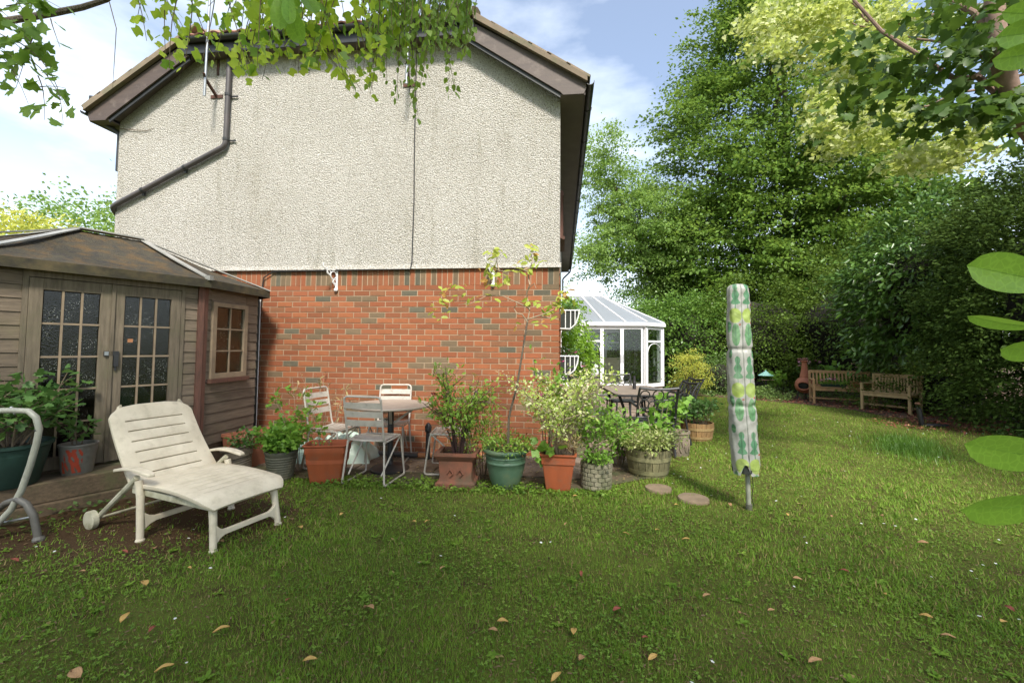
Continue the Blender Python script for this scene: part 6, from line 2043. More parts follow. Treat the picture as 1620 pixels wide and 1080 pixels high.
# ================================================================== TREES AND HEDGES
def tree(name, lab, loc, trunk_pts, r0, branches, crown_fn, lm, bark='bark', tpl=T_RHOMB, cat='tree', group=None, core=None):
    t = thing(name, lab, cat, loc, 0, group)
    L = Vector(loc)
    mb = MB()
    pts = [Vector(p) - L for p in trunk_pts]
    mb.tube(pts, [r0 * (1 - .75 * i / (len(pts) - 1)) for i in range(len(pts))], 12)
    mb.build('trunk', M[bark], t, smooth=True)
    if branches:
        mb = MB()
        for a, b, ra, rb in branches: limb(mb, Vector(a) - L, Vector(b) - L, ra, rb, 6, .05)
        mb.build('branch', M[bark], t, smooth=True)
    P, D, N, S = crown_fn()
    leaves('crown', tpl, sub(P, loc), D, N, S, lm, t)
    return t


# big hornbeam behind the benches
BT = Vector((10.9, 17.0, 0))


def f_big():
    A = []
    P1, O1 = crown_points(1480, (10.6, 17.0, 10.5), (5.9, 4.6, 10.5), 1.0, .14, .8, -1, .30)
    A.append((P1, O1))
    P2, O2 = crown_points(820, (10.9, 15.6, 5.2), (6.9, 3.9, 5.2), 3.0, .14, .8)
    A.append((P2, O2))
    P = np.concatenate([a[0] for a in A]); O = np.concatenate([a[1] for a in A])
    k = P[:, 2] > .4; k &= P[:, 1] < 19.5
    return sprays(P[k], O[k], 112, .85 * rng.uniform(.5, 1.3, k.sum()), .28, .30, .175, .6, 1.0)


br_ = [((10.9, 17, 3 + 1.3 * i), (10.9 + 4.4 * math.cos(i * 2.4), 17 + 3.6 * math.sin(i * 2.4) - .5, 4.8 + 1.4 * i), .12, .03) for i in range(9)]
tree('hornbeam_tree', 'tallest dense dark green tree with layered foliage behind the benches', BT, [(10.9, 17, -.1), (10.8, 17, 4), (11.1, 17, 10), (11.0, 17, 17)], .33, br_, f_big, M['L_beech'])

# feathery light green tree with forked trunk
LT = Vector((5.0, 15.6, 0))


def f_ash():
    c = [((3.5, 15.0, 7.4), (2.2, 1.8, 2.2), 190, 2), ((2.0, 14.4, 9.6), (1.3, 1.4, 2.3), 80, 4), ((5.3, 15.0, 6.3), (1.7, 1.5, 1.5), 100, 6), ((1.9, 14.3, 5.8), (1.5, 1.3, 1.2), 60, 8), ((4.9, 15.3, 4.4), (1.6, 1.2, .8), 70, 9)]
    PP, OO = [], []
    for cc_, rd, n, sd_ in c:
        p, o = crown_points(n, cc_, rd, sd_, .25, .55); PP.append(p); OO.append(o)
    P = np.concatenate(PP); O = np.concatenate(OO)
    return sprays(P, O, 100, .55 * rng.uniform(.5, 1.4, len(P)), .32, .4, .12, .7, .9)


tree('ash_tree', 'slender light green feathery tree with forked trunk behind the conservatory', LT, [(5.05, 15.6, 0), (5.0, 15.5, 2.6), (4.85, 15.4, 3.5), (4.3, 15.2, 4.6), (3.5, 15.0, 6.4), (2.4, 14.6, 9)], .26,
     [((4.85, 15.4, 3.6), (6.0, 15.2, 5.6), .12, .03), ((4.3, 15.2, 4.6), (2.0, 14.7, 6.4), .08, .02), ((3.7, 15.1, 6), (5.0, 15, 8.6), .07, .02), ((3.2, 15, 7), (1.5, 14.4, 8), .05, .015), ((4.9, 15.4, 3.2), (5.6, 15.2, 4.6), .10, .03), ((4.0, 15.1, 5), (3.4, 14.6, 7.6), .05, .01)],
     f_ash, M['L_ash'])


def mass(name, lab, cat, c, rad, n, per, srad, leaf, lm, seed, flat=.7, droop=.3, amp=.16, low=-.75, tpl=T_RHOMB, core=True, taper=0, group=None, upb=.7, wid=1.0, zmin=.03, corek=.58):
    t = thing(name, lab, cat, (c[0], c[1], 0), 0, group)
    P, O = crown_points(n, c, rad, seed, amp, .9, low, taper)
    k = P[:, 2] > zmin
    P, D, N, S = sprays(P[k], O[k], per, srad, flat, droop, leaf, .6, upb)
    P[:, 2] = np.maximum(P[:, 2], zmin)
    leaves('foliage', tpl, sub(P, (c[0], c[1], 0)), D, N, S, lm, t, wid=wid)
    if core:  # added solid lump hidden in the leaves to block light; no modelled twigs
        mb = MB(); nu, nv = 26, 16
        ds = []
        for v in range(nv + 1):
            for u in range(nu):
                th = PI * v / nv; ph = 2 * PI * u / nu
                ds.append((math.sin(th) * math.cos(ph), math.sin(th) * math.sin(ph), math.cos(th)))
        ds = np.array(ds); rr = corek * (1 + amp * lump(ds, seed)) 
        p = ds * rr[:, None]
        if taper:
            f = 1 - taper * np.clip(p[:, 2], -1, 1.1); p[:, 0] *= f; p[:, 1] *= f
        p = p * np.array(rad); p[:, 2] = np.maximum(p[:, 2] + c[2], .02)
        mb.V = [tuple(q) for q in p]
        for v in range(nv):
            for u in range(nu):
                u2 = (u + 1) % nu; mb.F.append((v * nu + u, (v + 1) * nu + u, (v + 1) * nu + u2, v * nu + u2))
        mb.build('light_block_core', M['blockcore'], t, smooth=True)
    else:
        mb = MB()
        for i in range(7): limb(mb, (random.uniform(-.1, .1), 0, 0), (rad[0] * .5 * math.cos(i * 2.4), rad[1] * .5 * math.sin(i * 2.4), c[2] + rad[2] * .4), .02, .006, 5, .04)
        mb.build('stem', M['twig'], t, smooth=True)
    return t


# ivy clad hedge behind the conservatory
GH = 'dense shrubs forming the boundary'
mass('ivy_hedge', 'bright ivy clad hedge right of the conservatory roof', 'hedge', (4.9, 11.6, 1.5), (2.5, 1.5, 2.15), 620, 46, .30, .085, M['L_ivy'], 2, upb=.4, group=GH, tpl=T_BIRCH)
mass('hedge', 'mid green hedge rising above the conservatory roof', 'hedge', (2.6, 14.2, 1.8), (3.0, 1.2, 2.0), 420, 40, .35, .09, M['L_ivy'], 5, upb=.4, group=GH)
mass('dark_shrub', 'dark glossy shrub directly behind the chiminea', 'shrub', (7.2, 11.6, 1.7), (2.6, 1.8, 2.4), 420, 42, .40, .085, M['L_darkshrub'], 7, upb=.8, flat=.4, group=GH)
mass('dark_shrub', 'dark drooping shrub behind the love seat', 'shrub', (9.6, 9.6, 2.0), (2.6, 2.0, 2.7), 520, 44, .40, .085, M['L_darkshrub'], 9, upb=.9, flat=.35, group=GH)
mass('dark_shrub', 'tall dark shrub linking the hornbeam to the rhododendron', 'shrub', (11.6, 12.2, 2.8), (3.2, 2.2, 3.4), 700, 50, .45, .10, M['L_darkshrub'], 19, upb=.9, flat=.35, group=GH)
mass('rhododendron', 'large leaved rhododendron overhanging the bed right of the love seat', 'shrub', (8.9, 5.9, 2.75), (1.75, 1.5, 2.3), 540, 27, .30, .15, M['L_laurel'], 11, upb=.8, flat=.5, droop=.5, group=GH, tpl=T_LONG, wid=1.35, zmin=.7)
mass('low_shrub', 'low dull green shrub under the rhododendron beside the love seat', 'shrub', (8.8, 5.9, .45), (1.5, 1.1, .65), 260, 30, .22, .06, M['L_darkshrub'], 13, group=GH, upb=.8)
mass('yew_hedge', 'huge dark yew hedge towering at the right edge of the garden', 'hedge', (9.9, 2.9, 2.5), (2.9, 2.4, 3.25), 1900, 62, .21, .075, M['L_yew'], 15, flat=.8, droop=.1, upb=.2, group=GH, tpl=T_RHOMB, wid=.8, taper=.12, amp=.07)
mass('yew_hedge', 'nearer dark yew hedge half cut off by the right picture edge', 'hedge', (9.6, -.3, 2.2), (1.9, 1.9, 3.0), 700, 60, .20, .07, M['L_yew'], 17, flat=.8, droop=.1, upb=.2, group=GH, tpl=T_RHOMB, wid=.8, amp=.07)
mass('golden_shrub', 'golden yellow shrub beside the conservatory corner', 'shrub', (3.85, 7.9, .65), (.48, .45, .75), 110, 34, .16, .05, M['L_gshrub'], 21, flat=.4, core=False, upb=1.2)
mass('grey_leaved_shrub', 'grey green small leaved shrub right of the golden shrub', 'shrub', (5.0, 8.9, .5), (.75, .6, .75), 150, 30, .18, .045, M['L_ground'], 23, upb=.8)
mass('hedge', 'far hedge closing the garden behind the hornbeam tree', 'hedge', (15.5, 17, 2.2), (5, 2.5, 3.2), 360, 40, .5, .12, M['L_darkshrub'], 25, group=GH)
plant('ferny_weed', 'leafy low weed at the right edge below the yew', 'plant', (6.15, .35, 0), 9, .42, .35, T_OVAL, .10, 14, M['L_potdark'], sr=.004, start=.3, cr=.07)
plant('leafy_plant', 'broad lime leaves just left of the bench back', 'plant', (6.4, 8.5, 0), 8, .8, .25, T_TULIP, .12, 14, M['L_pot'], sr=.006, start=.4, cr=.08)
plant('leafy_plant', 'broad lime leaves showing above the right half of the bench', 'plant', (7.75, 7.9, 0), 8, 1.0, .22, T_TULIP, .13, 12, M['L_pot'], sr=.006, start=.6, cr=.08)
t = plant('pink_flowered_plant', 'pink flowered plant showing above the bench back', 'plant', (7.35, 8.3, 0), 16, 1.1, .35, T_OVAL, .06, 14, M['L_potdark'], sr=.004, start=.5, cr=.06)
blooms('pink_flower', [(random.uniform(-.35, .4), random.uniform(-.2, .1), random.uniform(.95, 1.15)) for _ in range(22)], .06, M['petal_pink'], t)
t = plant('pink_flowered_plant', 'sparser pink flowered plant right of the bench back', 'plant', (8.45, 7.7, 0), 9, 1.05, .25, T_OVAL, .06, 12, M['L_potdark'], sr=.004, start=.5, cr=.06)
blooms('pink_flower', [(random.uniform(-.25, .25), random.uniform(-.1, .1), random.uniform(.9, 1.12)) for _ in range(10)], .06, M['petal_pink'], t)

# trees far left beyond the house
mass('bright_tree', 'bright green bushy tree top behind the summerhouse roof', 'tree', (-14.6, 7.5, 3.6), (3.0, 2.6, 2.9), 420, 56, .5, .12, M['L_ash'], 31, core=False, amp=.2)
mass('golden_tree', 'yellow leaved tree top at the left edge behind the summerhouse', 'tree', (-11.2, 2.0, 3.2), (1.0, .9, .95), 90, 40, .28, .10, M['L_gshrub'], 33, core=False, tpl=T_LONG, wid=1.3)
mass('hedge', 'green hedge outside the frame left of the summerhouse', 'hedge', (-12, -1, 1.2), (2.2, 4, 1.8), 300, 36, .4, .1, M['L_ivy'], 35)
# small bare branch tips left of the house corner

# ---- maples overhead at the right
def clusters(spec, per, rad, leaf, droop=.35, flat=.35, upb=1.0, jit=.8, out=(0, 0, 0)):
    C_, O_ = [], []
    for px, py, d, n, rx, ry in spec:
        for _ in range(n):
            p = at(px + random.uniform(-1, 1) * rx, py + random.uniform(-1, 1) * ry, d + random.gauss(0, .35))
            C_.append(tuple(p)); o = Vector((random.gauss(0, 1) - .5, random.gauss(0, 1), random.gauss(0, .3) - .1)).normalized(); O_.append(tuple(o))
    return sprays(np.array(C_), np.array(O_), per, rad, flat, droop, leaf, jit, upb)


spec = [(1205, 25, 7.5, 18, 32, 28), (1230, 70, 7.4, 7, 25, 18), (1290, 25, 7.3, 18, 45, 38), (1370, 30, 7.2, 18, 50, 38), (1450, 25, 7.0, 12, 45, 30), (1330, 90, 7.2, 9, 40, 25), (1305, 60, 7.3, 8, 30, 20), (1310, 150, 7.0, 9, 22, 14), (1345, 120, 7.2, 8, 30, 20),
        (1335, 200, 6.9, 10, 30, 18), (1310, 180, 6.9, 7, 24, 12), (1360, 170, 7, 8, 30, 20), (1400, 180, 6.8, 7, 26, 20), (1330, 235, 6.8, 5, 22, 12), (1390, 220, 6.6, 5, 30, 10), (1450, 250, 6.2, 10, 22, 11), (1490, 245, 6.1, 8, 26, 14), (1530, 225, 6, 8, 24, 16), (1545, 200, 6.0, 4, 18, 10), (1480, 190, 6.2, 3, 20, 12), (1390, 60, 7, 8, 40, 25), (1400, 100, 7, 6, 30, 20)]
t = thing('golden_maple', 'variegated golden maple with pale leaves overhanging from the upper right', 'tree', (9.5, -1.6, 0))
mb = MB()
for a, b_, r0_, r1_ in [((9.5, -1.6, 0), (8.4, -.9, 5.5), .14, .09), ((8.4, -.9, 5.5), tuple(at(1560, 10, 6.5)), .07, .04), (tuple(at(1560, 10, 6.5)), tuple(at(1370, 45, 7.2)), .04, .022), (tuple(at(1395, 52, 7.1)), tuple(at(1340, 0, 7.2)), .022, .012),
                    (tuple(at(1440, 60, 6.9)), tuple(at(1320, 28, 7.3)), .02, .007), (tuple(at(1600, 230, 5.6)), tuple(at(1420, 255, 6.4)), .02, .006), ((8.4, -.9, 5.2), tuple(at(1620, 225, 5.4)), .05, .02), (tuple(at(1560, 140, 6.2)), tuple(at(1320, 215, 6.9)), .018, .005), ((8.2, -.9, 5.0), tuple(at(1580, 130, 6.2)), .04, .018)]:
    limb(mb, Vector(a) - Vector((9.5, -1.6, 0)), Vector(b_) - Vector((9.5, -1.6, 0)), r0_, r1_, 6, .03)
mb.build('trunk', M['barkpink'], t, smooth=True)
P, D, N, S = clusters(spec, 52, .24, .066)
leaves('crown', T_MAPLE, sub(P, (9.5, -1.6, 0)), D, N, S, M['L_gold'], t)

spec = [(1350, 78, 4.9, 4, 30, 12), (1400, 105, 4.8, 5, 36, 16), (1450, 115, 4.7, 5, 30, 20), (1520, 50, 4.6, 7, 40, 36), (1570, 40, 4.4, 9, 36, 36), (1540, 95, 4.5, 6, 40, 20), (1370, 145, 4.8, 4, 28, 14), (1480, 145, 4.6, 3, 40, 12), (1340, 170, 4.8, 2, 10, 10),
        (1520, 165, 4.3, 5, 34, 14), (1570, 160, 4.2, 6, 36, 18), (1600, 130, 4.1, 5, 20, 30), (1480, 180, 4.4, 3, 24, 8), (1590, 195, 4.0, 3, 30, 8), (1500, 15, 4.6, 4, 30, 14), (1600, 20, 4.2, 6, 30, 30), (1320, 60, 5, 2, 14, 8)]
ML = Vector((6.6, -1.5, 0))
t = thing('green_maple', 'dark green maple with smooth pinkish trunk at the upper right edge', 'tree', ML)
mb = MB()
tp = [Vector((6.6, -1.5, -.05)), Vector((6.35, -1.3, 2.2)), at(1640, 215, 4.3), at(1600, 165, 4.25), at(1588, 110, 4.2), at(1577, 60, 4.2), at(1570, -40, 4.3), at(1560, -260, 4.6)]
mb.tube([p - ML for p in tp], [.13, .11, .095, .085, .08, .075, .07, .03], 12)
mb.build('trunk', M['barkpink'], t, smooth=True)
mb = MB()
for pth, r0_ in (([(1612, 178), (1580, 150), (1548, 122), (1510, 125), (1480, 105), (1450, 85), (1420, 70)], .040), ([(1575, 60), (1540, 20), (1480, -10)], .03), ([(1450, 85), (1395, 50), (1350, 0)], .018), ([(1600, 165), (1560, 175), (1500, 180)], .014), ([(1588, 110), (1520, 70), (1450, 62)], .014), ([(1540, 122), (1560, 110), (1610, 95)], .02)):
    pts = [at(x, y, 4.25 + .1 * i) - ML for i, (x, y) in enumerate(pth)]
    mb.tube(pts, [r0_ * (1 - .11 * i) for i in range(len(pts))], 8)
mb.build('branch', M['barkpink'], t, smooth=True)
P, D, N, S = clusters(spec, 15, .24, .10)
leaves('crown', T_MAPLE, sub(P, ML), D, N, S, M['L_maple'], t)
C2, O2 = crown_points(60, (8.6, -4.4, 6.4), (2.0, 2.0, 1.5), 4, .2)
P, D, N, S = sprays(C2, O2, 30, .4, .4, .3, .13)
leaves('crown', T_MAPLE, sub(P, ML), D, N, S, M['L_maple'], t)

M['L_maplelight'] = leafmat('mid_green_maple_leaf', (0.09, 0.19, 0.025), (0.20, 0.34, 0.05), scale=2, trans=0.45, tcol=1.5)  # lighter mid green leaf than the other maple
# ---- overhanging branches at the top, from trees behind the camera
def strands(spec, tpl, leaf, per_m, d0, org, lm, t, nm='foliage', sway=.0, wid=1.0, hang=.8, bough=None):
    mb = MB(); P = []; D = []
    for px0, py0, px1, py1, d in spec:
        a = at(px0, py0, d); b_ = at(px1, py1, d + random.uniform(-.1, .15))
        L = (b_ - a).length; k = 6; pts = []
        side = Vector((random.uniform(-1, 1), random.uniform(-1, 1), 0)) * L * .06
        for i in range(k + 1):
            f = i / k; pts.append(a.lerp(b_, f) + side * math.sin(PI * f) + Vector((0, 0, .10 * L * math.sin(PI * f))))
        mb.tube([p - org for p in pts], [.0035 - .0004 * i for i in range(k + 1)], 5)
        if bough:          # each strand hangs from the bough that runs above the picture
            xa, xb, A_, B_ = bough
            q_ = A_.lerp(B_, max(0, min(1, (px0 - xa) / (xb - xa))))
            mb.tube([a - org, (a + q_) / 2 + Vector((0, 0, .03)) - org, q_ - org], [.0035, .0045, .006], 5)
        n = int(L * per_m)
        for i in range(n):
            f = (i + random.random()) / n * k; j = min(int(f), k - 1); p = pts[j].lerp(pts[j + 1], f - j)
            off = Vector((random.gauss(0, 1), random.gauss(0, 1), random.gauss(0, .6))).normalized()
            mb_len = random.uniform(.4, 1.1) * leaf * .5
            P.append(tuple(p + off * mb_len - org)); D.append((off.x * .7, off.y * .7, off.z * .4 - hang))
    mb.build('twig', M['twig'], t, smooth=True)
    P = np.array(P); N = rng.normal(size=P.shape); N[:, 1] -= .5; N[:, 2] += .3
    leaves(nm, tpl, P, np.array(D), N, leaf * rng.uniform(.65, 1.2, len(P)), lm, t, wid=wid)


OT = Vector((-2.2, -8.2, 0))
t = thing('lime_leaved_tree', 'tree with lobed lime leaves hanging across the top left of the gable', 'tree', OT)
mb = MB(); limb(mb, (0, 0, 0), (.2, .3, 3.2), .16, .12, 6, .02, 12); limb(mb, (.2, .3, 3.2), (.9, 2.6, 4.3), .08, .035, 6, .03); limb(mb, (.9, 2.6, 4.3), (.9, 4.2, 4.0), .03, .012, 5, .03); limb(mb, (.2, .3, 3.2), (-.6, -1, 6.5), .1, .04); limb(mb, (.2, .3, 3.2), (1.6, -1, 6.5), .1, .04)
mb.build('trunk', M['bark'], t, smooth=True)
BgA, BgB = at(180, -130, 2.2), at(680, -140, 2.3)
mb = MB(); mb.tube([Vector((.9, 4.2, 4.0)), (BgA + BgB) / 2 - OT + Vector((0, .2, .25)), BgB - OT], [.014, .012, .006], 8); mb.tube([(BgA + BgB) / 2 - OT + Vector((0, .2, .25)), BgA - OT], [.012, .006], 8)
mb.build('branch', M['bark'], t, smooth=True)
sp_ = []
random.seed(21)
for _ in range(44):
    x0 = random.uniform(380, 660); x1 = x0 + random.uniform(-60, 50)
    y1 = random.uniform(25, 105) + (15 if 330 < x1 < 600 else 0)
    sp_.append((x0, -60, x1, y1, random.uniform(1.9, 2.5)))
sp_ += [(200, -40, 232, 65, 2.1), (250, -60, 215, 40, 2.2), (270, -60, 262, 95, 2.1), (300, -60, 290, 112, 2.0), (320, -50, 268, 108, 2.0), (340, -60, 318, 105, 2.0), (230, -50, 300, 60, 2.2), (420, -40, 388, 118, 2.0), (470, -60, 415, 128, 2.1), (440, 20, 560, 140, 2.2), (470, 10, 575, 148, 2.2), (360, 0, 395, 122, 2.0), (560, 20, 590, 145, 2.2), (500, -20, 480, 100, 2.3), (600, 40, 585, 152, 2.2), (285, -30, 330, 70, 2.1), (240, -40, 280, 50, 2.1)]
strands(sp_, T_TULIP, .048, 34, 2.1, OT, M['L_tulip'], t, bough=(180, 680, BgA, BgB))
strands([(420, 5, 560, 142, 2.2), (600, -40, 400, 20, 2.2), (500, -60, 330, 10, 2.1)], T_TULIP, .06, 12, 2.1, OT, M['L_tulip'], t, bough=(180, 680, BgA, BgB))
Cx, Ox = crown_points(215, (-2.2, -8.2, 6.4), (4.0, 2.9, 2.0), 2, .2, .7)
kk = (Cx[:, 2] - CZ) > 1.05 * (Cx[:, 1] - CY) + .8
P, D, N, S = sprays(Cx[kk], Ox[kk], 36, .5, .4, .3, .17)
leaves('crown', T_RHOMB, sub(P, OT), D, N, S, M['L_tulip'], t)

OB = Vector((.6, -9.6, 0))
t = thing('birch_tree', 'birch with oval leaves hanging before the right half of the gable top', 'tree', OB)
mb = MB(); limb(mb, (0, 0, 0), (.1, .3, 4.5), .15, .10, 6, .02, 12); limb(mb, (.1, .3, 4.5), (-.6, 5.8, 5.2), .06, .02, 6, .03); limb(mb, (.1, .3, 4.5), (.6, -.6, 8), .1, .03)
mb.build('trunk', M['bark'], t, smooth=True)
BcA, BcB = at(560, -150, 2.5), at(790, -150, 2.55)
mb = MB(); mb.tube([Vector((-.6, 5.8, 5.2)), (BcA + BcB) / 2 - OB + Vector((0, .1, .3)), BcB - OB], [.014, .012, .006], 8); mb.tube([(BcA + BcB) / 2 - OB + Vector((0, .1, .3)), BcA - OB], [.012, .006], 8)
mb.build('branch', M['bark'], t, smooth=True)
sp_ = []
for _ in range(62):
    x0 = random.uniform(600, 760); x1 = x0 + random.uniform(-55, 25)
    f = (x1 - 560) / 190
    y1 = random.uniform(15, 95) if x1 > 610 else random.uniform(20, 120)
    if x1 > 745: x1 = 735
    sp_.append((x0, -70, x1, y1, random.uniform(2.1, 2.9)))
sp_ += [(660, -30, 662, 190, 2.5), (640, 0, 648, 150, 2.5), (655, 20, 655, 165, 2.5), (690, -30, 722, 155, 2.6), (700, -30, 710, 148, 2.6), (600, -30, 590, 110, 2.4), (612, 0, 585, 130, 2.4), (640, -20, 628, 160, 2.4), (700, 0, 668, 110, 2.5), (720, 0, 735, 85, 2.6), (740, -30, 745, 60, 2.6), (585, 10, 575, 115, 2.4), (680, 10, 665, 135, 2.4), (620, 10, 612, 128, 2.4)]
strands(sp_, T_BIRCH, .042, 52, 2.4, OB, M['L_birch'], t, hang=1.2, bough=(560, 790, BcA, BcB))
Cx, Ox = crown_points(240, (2.6, -9.6, 6.4), (4.2, 3.2, 2.4), 6, .2, .7)
kk = (Cx[:, 2] - CZ) > 1.05 * (Cx[:, 1] - CY) + .8
P, D, N, S = sprays(Cx[kk], Ox[kk], 40, .5, .4, .3, .16)
leaves('crown', T_RHOMB, sub(P, OB), D, N, S, M['L_birch'], t)

OM = Vector((-5.4, -5.8, 0))
t = thing('maple_tree', 'maple branch with drooping lobed leaves in the upper left corner', 'tree', OM)
mb = MB(); limb(mb, (0, 0, 0), (.2, .3, 2.8), .12, .09, 6, .02, 12)
a0 = at(-260, 60, 3.2) - OM
limb(mb, (.2, .3, 2.8), a0, .06, .03, 5, .02)
pth = [(-260, 60), (-60, 48), (20, 32), (80, 22), (130, 12), (168, 0), (200, -20)]
mb.tube([at(x, y, 3.2 - .1 * i) - OM for i, (x, y) in enumerate(pth)], [.03, .026, .022, .02, .017, .014, .008], 8)
mb.build('trunk', M['bark'], t, smooth=True)
sp_ = [(-10, 50, 60, 105, 2.6), (-40, 60, 45, 165, 2.6), (20, 60, 100, 195, 2.6), (60, 120, 70, 190, 2.6), (40, 90, 108, 175, 2.6), (-20, 30, 70, 70, 2.6), (80, 30, 95, 75, 2.6), (0, -30, 50, 40, 2.6), (-40, 0, 40, 50, 2.6), (-20, -20, 100, 15, 2.6), (-60, 70, 20, 90, 2.6), (60, 40, 25, 140, 2.6), (-30, -40, 60, 20, 2.6), (50, 140, 105, 140, 2.6), (-60, 20, 10, 30, 2.5), (10, 10, 80, 15, 2.6), (30, 50, 85, 110, 2.6)]
strands(sp_, T_MAPLE, .080, 17, 2.6, OM, M['L_maplelight'], t, hang=.6)
mb = MB(); mb.tube([at(172, 0, 2.9) - OM, at(184, 45, 2.9) - OM, at(181, 95, 2.9) - OM, at(178, 140, 2.9) - OM], [.003, .0025, .002, .001], 5); mb.build('bare_twig', M['twig'], t)

# ---- large glossy leaves close to the camera: one shrub at the right, a spray at the top
BIGT = ([(0, 0, 0), (.10, .10, .0), (.30, .26, .02), (.55, .33, .03), (.80, .27, .02), (.95, .12, 0), (1, 0, 0), (.95, -.12, 0), (.80, -.27, .02), (.55, -.33, .03), (.30, -.26, .02), (.10, -.10, 0)], None)


def big_leaf(mb, base, tip, w, roll=0.0, fold=.18, n=26):
    """A real leaf blade: curved, folded along its midrib, with thickness."""
    base = Vector(base); tip = Vector(tip); d = tip - base; L = d.length; dn = d.normalized()
    toc = (CAMP - base).normalized(); s = dn.cross(toc).normalized(); nn = s.cross(dn).normalized()
    s = (s * math.cos(roll) + nn * math.sin(roll)); nn = s.cross(dn).normalized()
    top = []
    for i in range(n + 1):
        f = i / n
        prof = max(.04, math.sin(PI * f ** 3.2)) ** .5 if 0 < f < 1 else .04
        c = base + dn * L * f + nn * (.10 * L * math.sin(PI * f))
        row = [c + s * (w * prof * k) + nn * (abs(k) ** 1.3 * w * prof * fold) for k in (-1, -.55, -.04, 0.04, .55, 1)]
        row[2] -= nn * .0008; row[3] -= nn * .0008
        top.append(row)
    o = len(mb.V)
    for r_ in top: mb.V += [tuple(p) for p in r_]
    for i in range(n):
        for k in range(5):
            q = o + i * 6 + k; mb.F.append((q, q + 1, q + 7, q + 6))
    mb.tube([(r_[2] + r_[3]) / 2 for r_ in top], [.0012 * (1 - .8 * i / n) for i in range(n + 1)], 5)


BR_ = Vector((1.15, -5.05, 0))
t = thing('large_leaved_shrub', 'shrub with big glossy oval leaves reaching in from the right edge', 'shrub', BR_)
stem = MB(); stem.tube([(0, 0, 0), (.01, .0, .8), (-.01, .01, 1.4), (-.01, .01, 2.3)], [.012, .010, .008, .005], 8)
stem.build('stem', M['twig'], t, smooth=True)
for base, tip, w, rl in [((1690, 462), (1530, 420), 28, .2), ((1690, 490), (1531, 500), 12, 1.0), ((1700, 520), (1583, 552), 20, .7), ((1725, 712), (1526, 702), 27, .35), ((1730, 735), (1522, 806), 27, .45),
                         ((1700, 30), (1585, 20), 16, .6), ((1690, 40), (1575, 60), 20, .5), ((1690, 60), (1570, 95), 18, .7), ((1700, 400), (1680, 380), 30, .2)]:
    a = at(base[0], base[1], .80); b_ = at(tip[0], tip[1], .72)
    pet = MB(); hz_ = max(.15, (a - BR_).z - .05)
    pet.tube([Vector((-.01, .01, hz_)), (Vector((-.01, .01, hz_)) + (a - BR_)) / 2 + Vector((0, 0, .01)), a - BR_], [.004, .003, .002], 6); pet.build('twig', M['twig'], t, smooth=True)
    mb = MB(); big_leaf(mb, a - BR_, b_ - BR_, w * 2 * .78 / FPX * .5, rl)
    mb.build('leaf', M['L_big'], t, smooth=True, angle=180)
OTP = Vector((-.95, -5.4, 0))
t = thing('hanging_glossy_leaf_spray', 'spray of long glossy pale green leaves hanging from the top edge', 'leaf spray', OTP + Vector((0, 0, 2.9)))
off = OTP + Vector((0, 0, 2.9))
hub = at(452, -30, 1.15)
stem = MB(); stem.tube([hub - off, at(456, -120, 1.2) - off, at(470, -300, 1.4) - off, Vector((-1.3, -4.0, 4.0)) - off], [.003, .004, .005, .007], 6); stem.build('stem', M['twig'], t)
for tip, w, rl in [((475, 70), 13, .1), ((443, 48), 12, .3), ((456, 38), 9, .8), ((432, 18), 11, 1.1), ((500, 22), 13, .6), ((515, -2), 14, .3), ((462, 10), 12, .9)]:
    mb = MB(); big_leaf(mb, hub - off, at(tip[0], tip[1], 1.12 + random.uniform(-.04, .04)) - off, w * 2 * 1.1 / FPX * .6, rl, .12)
    mb.build('leaf', M['L_big'], t, smooth=True, angle=180)

# ================================================================== GRASS AND LITTER
lawn_poly = [(-14, -6.5), (14, -6.5), (14, -2), (9.2, 2.3), (8.4, 3.4), (7.7, 4.2), (6.9, 4.8), (6.9, 5.6), (6.2, 6.6), (5.4, 7.3), (4.3, 8.0), (3.1, 8.2), (3.05, 6.4), (2.65, 4.4), (1.95, 1.6), (1.4, 0.4), (1.0, -0.75), (0.3, -1.22), (-1.0, -1.33), (-3.85, -1.28), (-3.3, -1.7), (-4.1, -2.95), (-5.2, -3.4), (-8, -3.4), (-14, -3)]


def val_noise(x, y, s, seed=0):
    x = x * s + seed; y = y * s - seed * 1.7
    return (np.sin(x * 1.3 + 1.7 * np.sin(y * .9)) + np.sin(y * 1.7 + 1.3 * np.sin(x * 1.1 + 2)) + np.sin((x + y) * .8 + 3) + np.sin(x * 2.9 - y * 2.3) * .6) / 3.6


def lawn_points(n, dmin, dmax, pw):
    """Points on the lawn, denser towards where a person stands (the density falls off with distance)."""
    # sample polar about the standing point
    r = (dmin ** pw + rng.random(n) * (dmax ** pw - dmin ** pw)) ** (1 / pw)
    a = rng.uniform(R(-54), R(66), n) - YAW
    x = CX + r * np.sin(a) ; y = CY + r * np.cos(a)
    k = inpoly_np(x, y, lawn_poly)
    return x[k], y[k], r[k]


def bare(x, y):
    d = np.exp(-(((x + 3.0) / 1.0) ** 2 + ((y + 2.35) / .75) ** 2)) + np.exp(-(((x + 4.3) / .9) ** 2 + ((y + 3.0) / .6) ** 2)) * 1.0
    d += np.exp(-(((x - 7.6) / 1.2) ** 2 + ((y - 3.6) / 1.0) ** 2)) * .9
    return d


def tz(x, y): return 0.13 * np.exp(-(((x + 4.9) / 0.9) ** 2 + ((y + 2.1) / 0.8) ** 2))


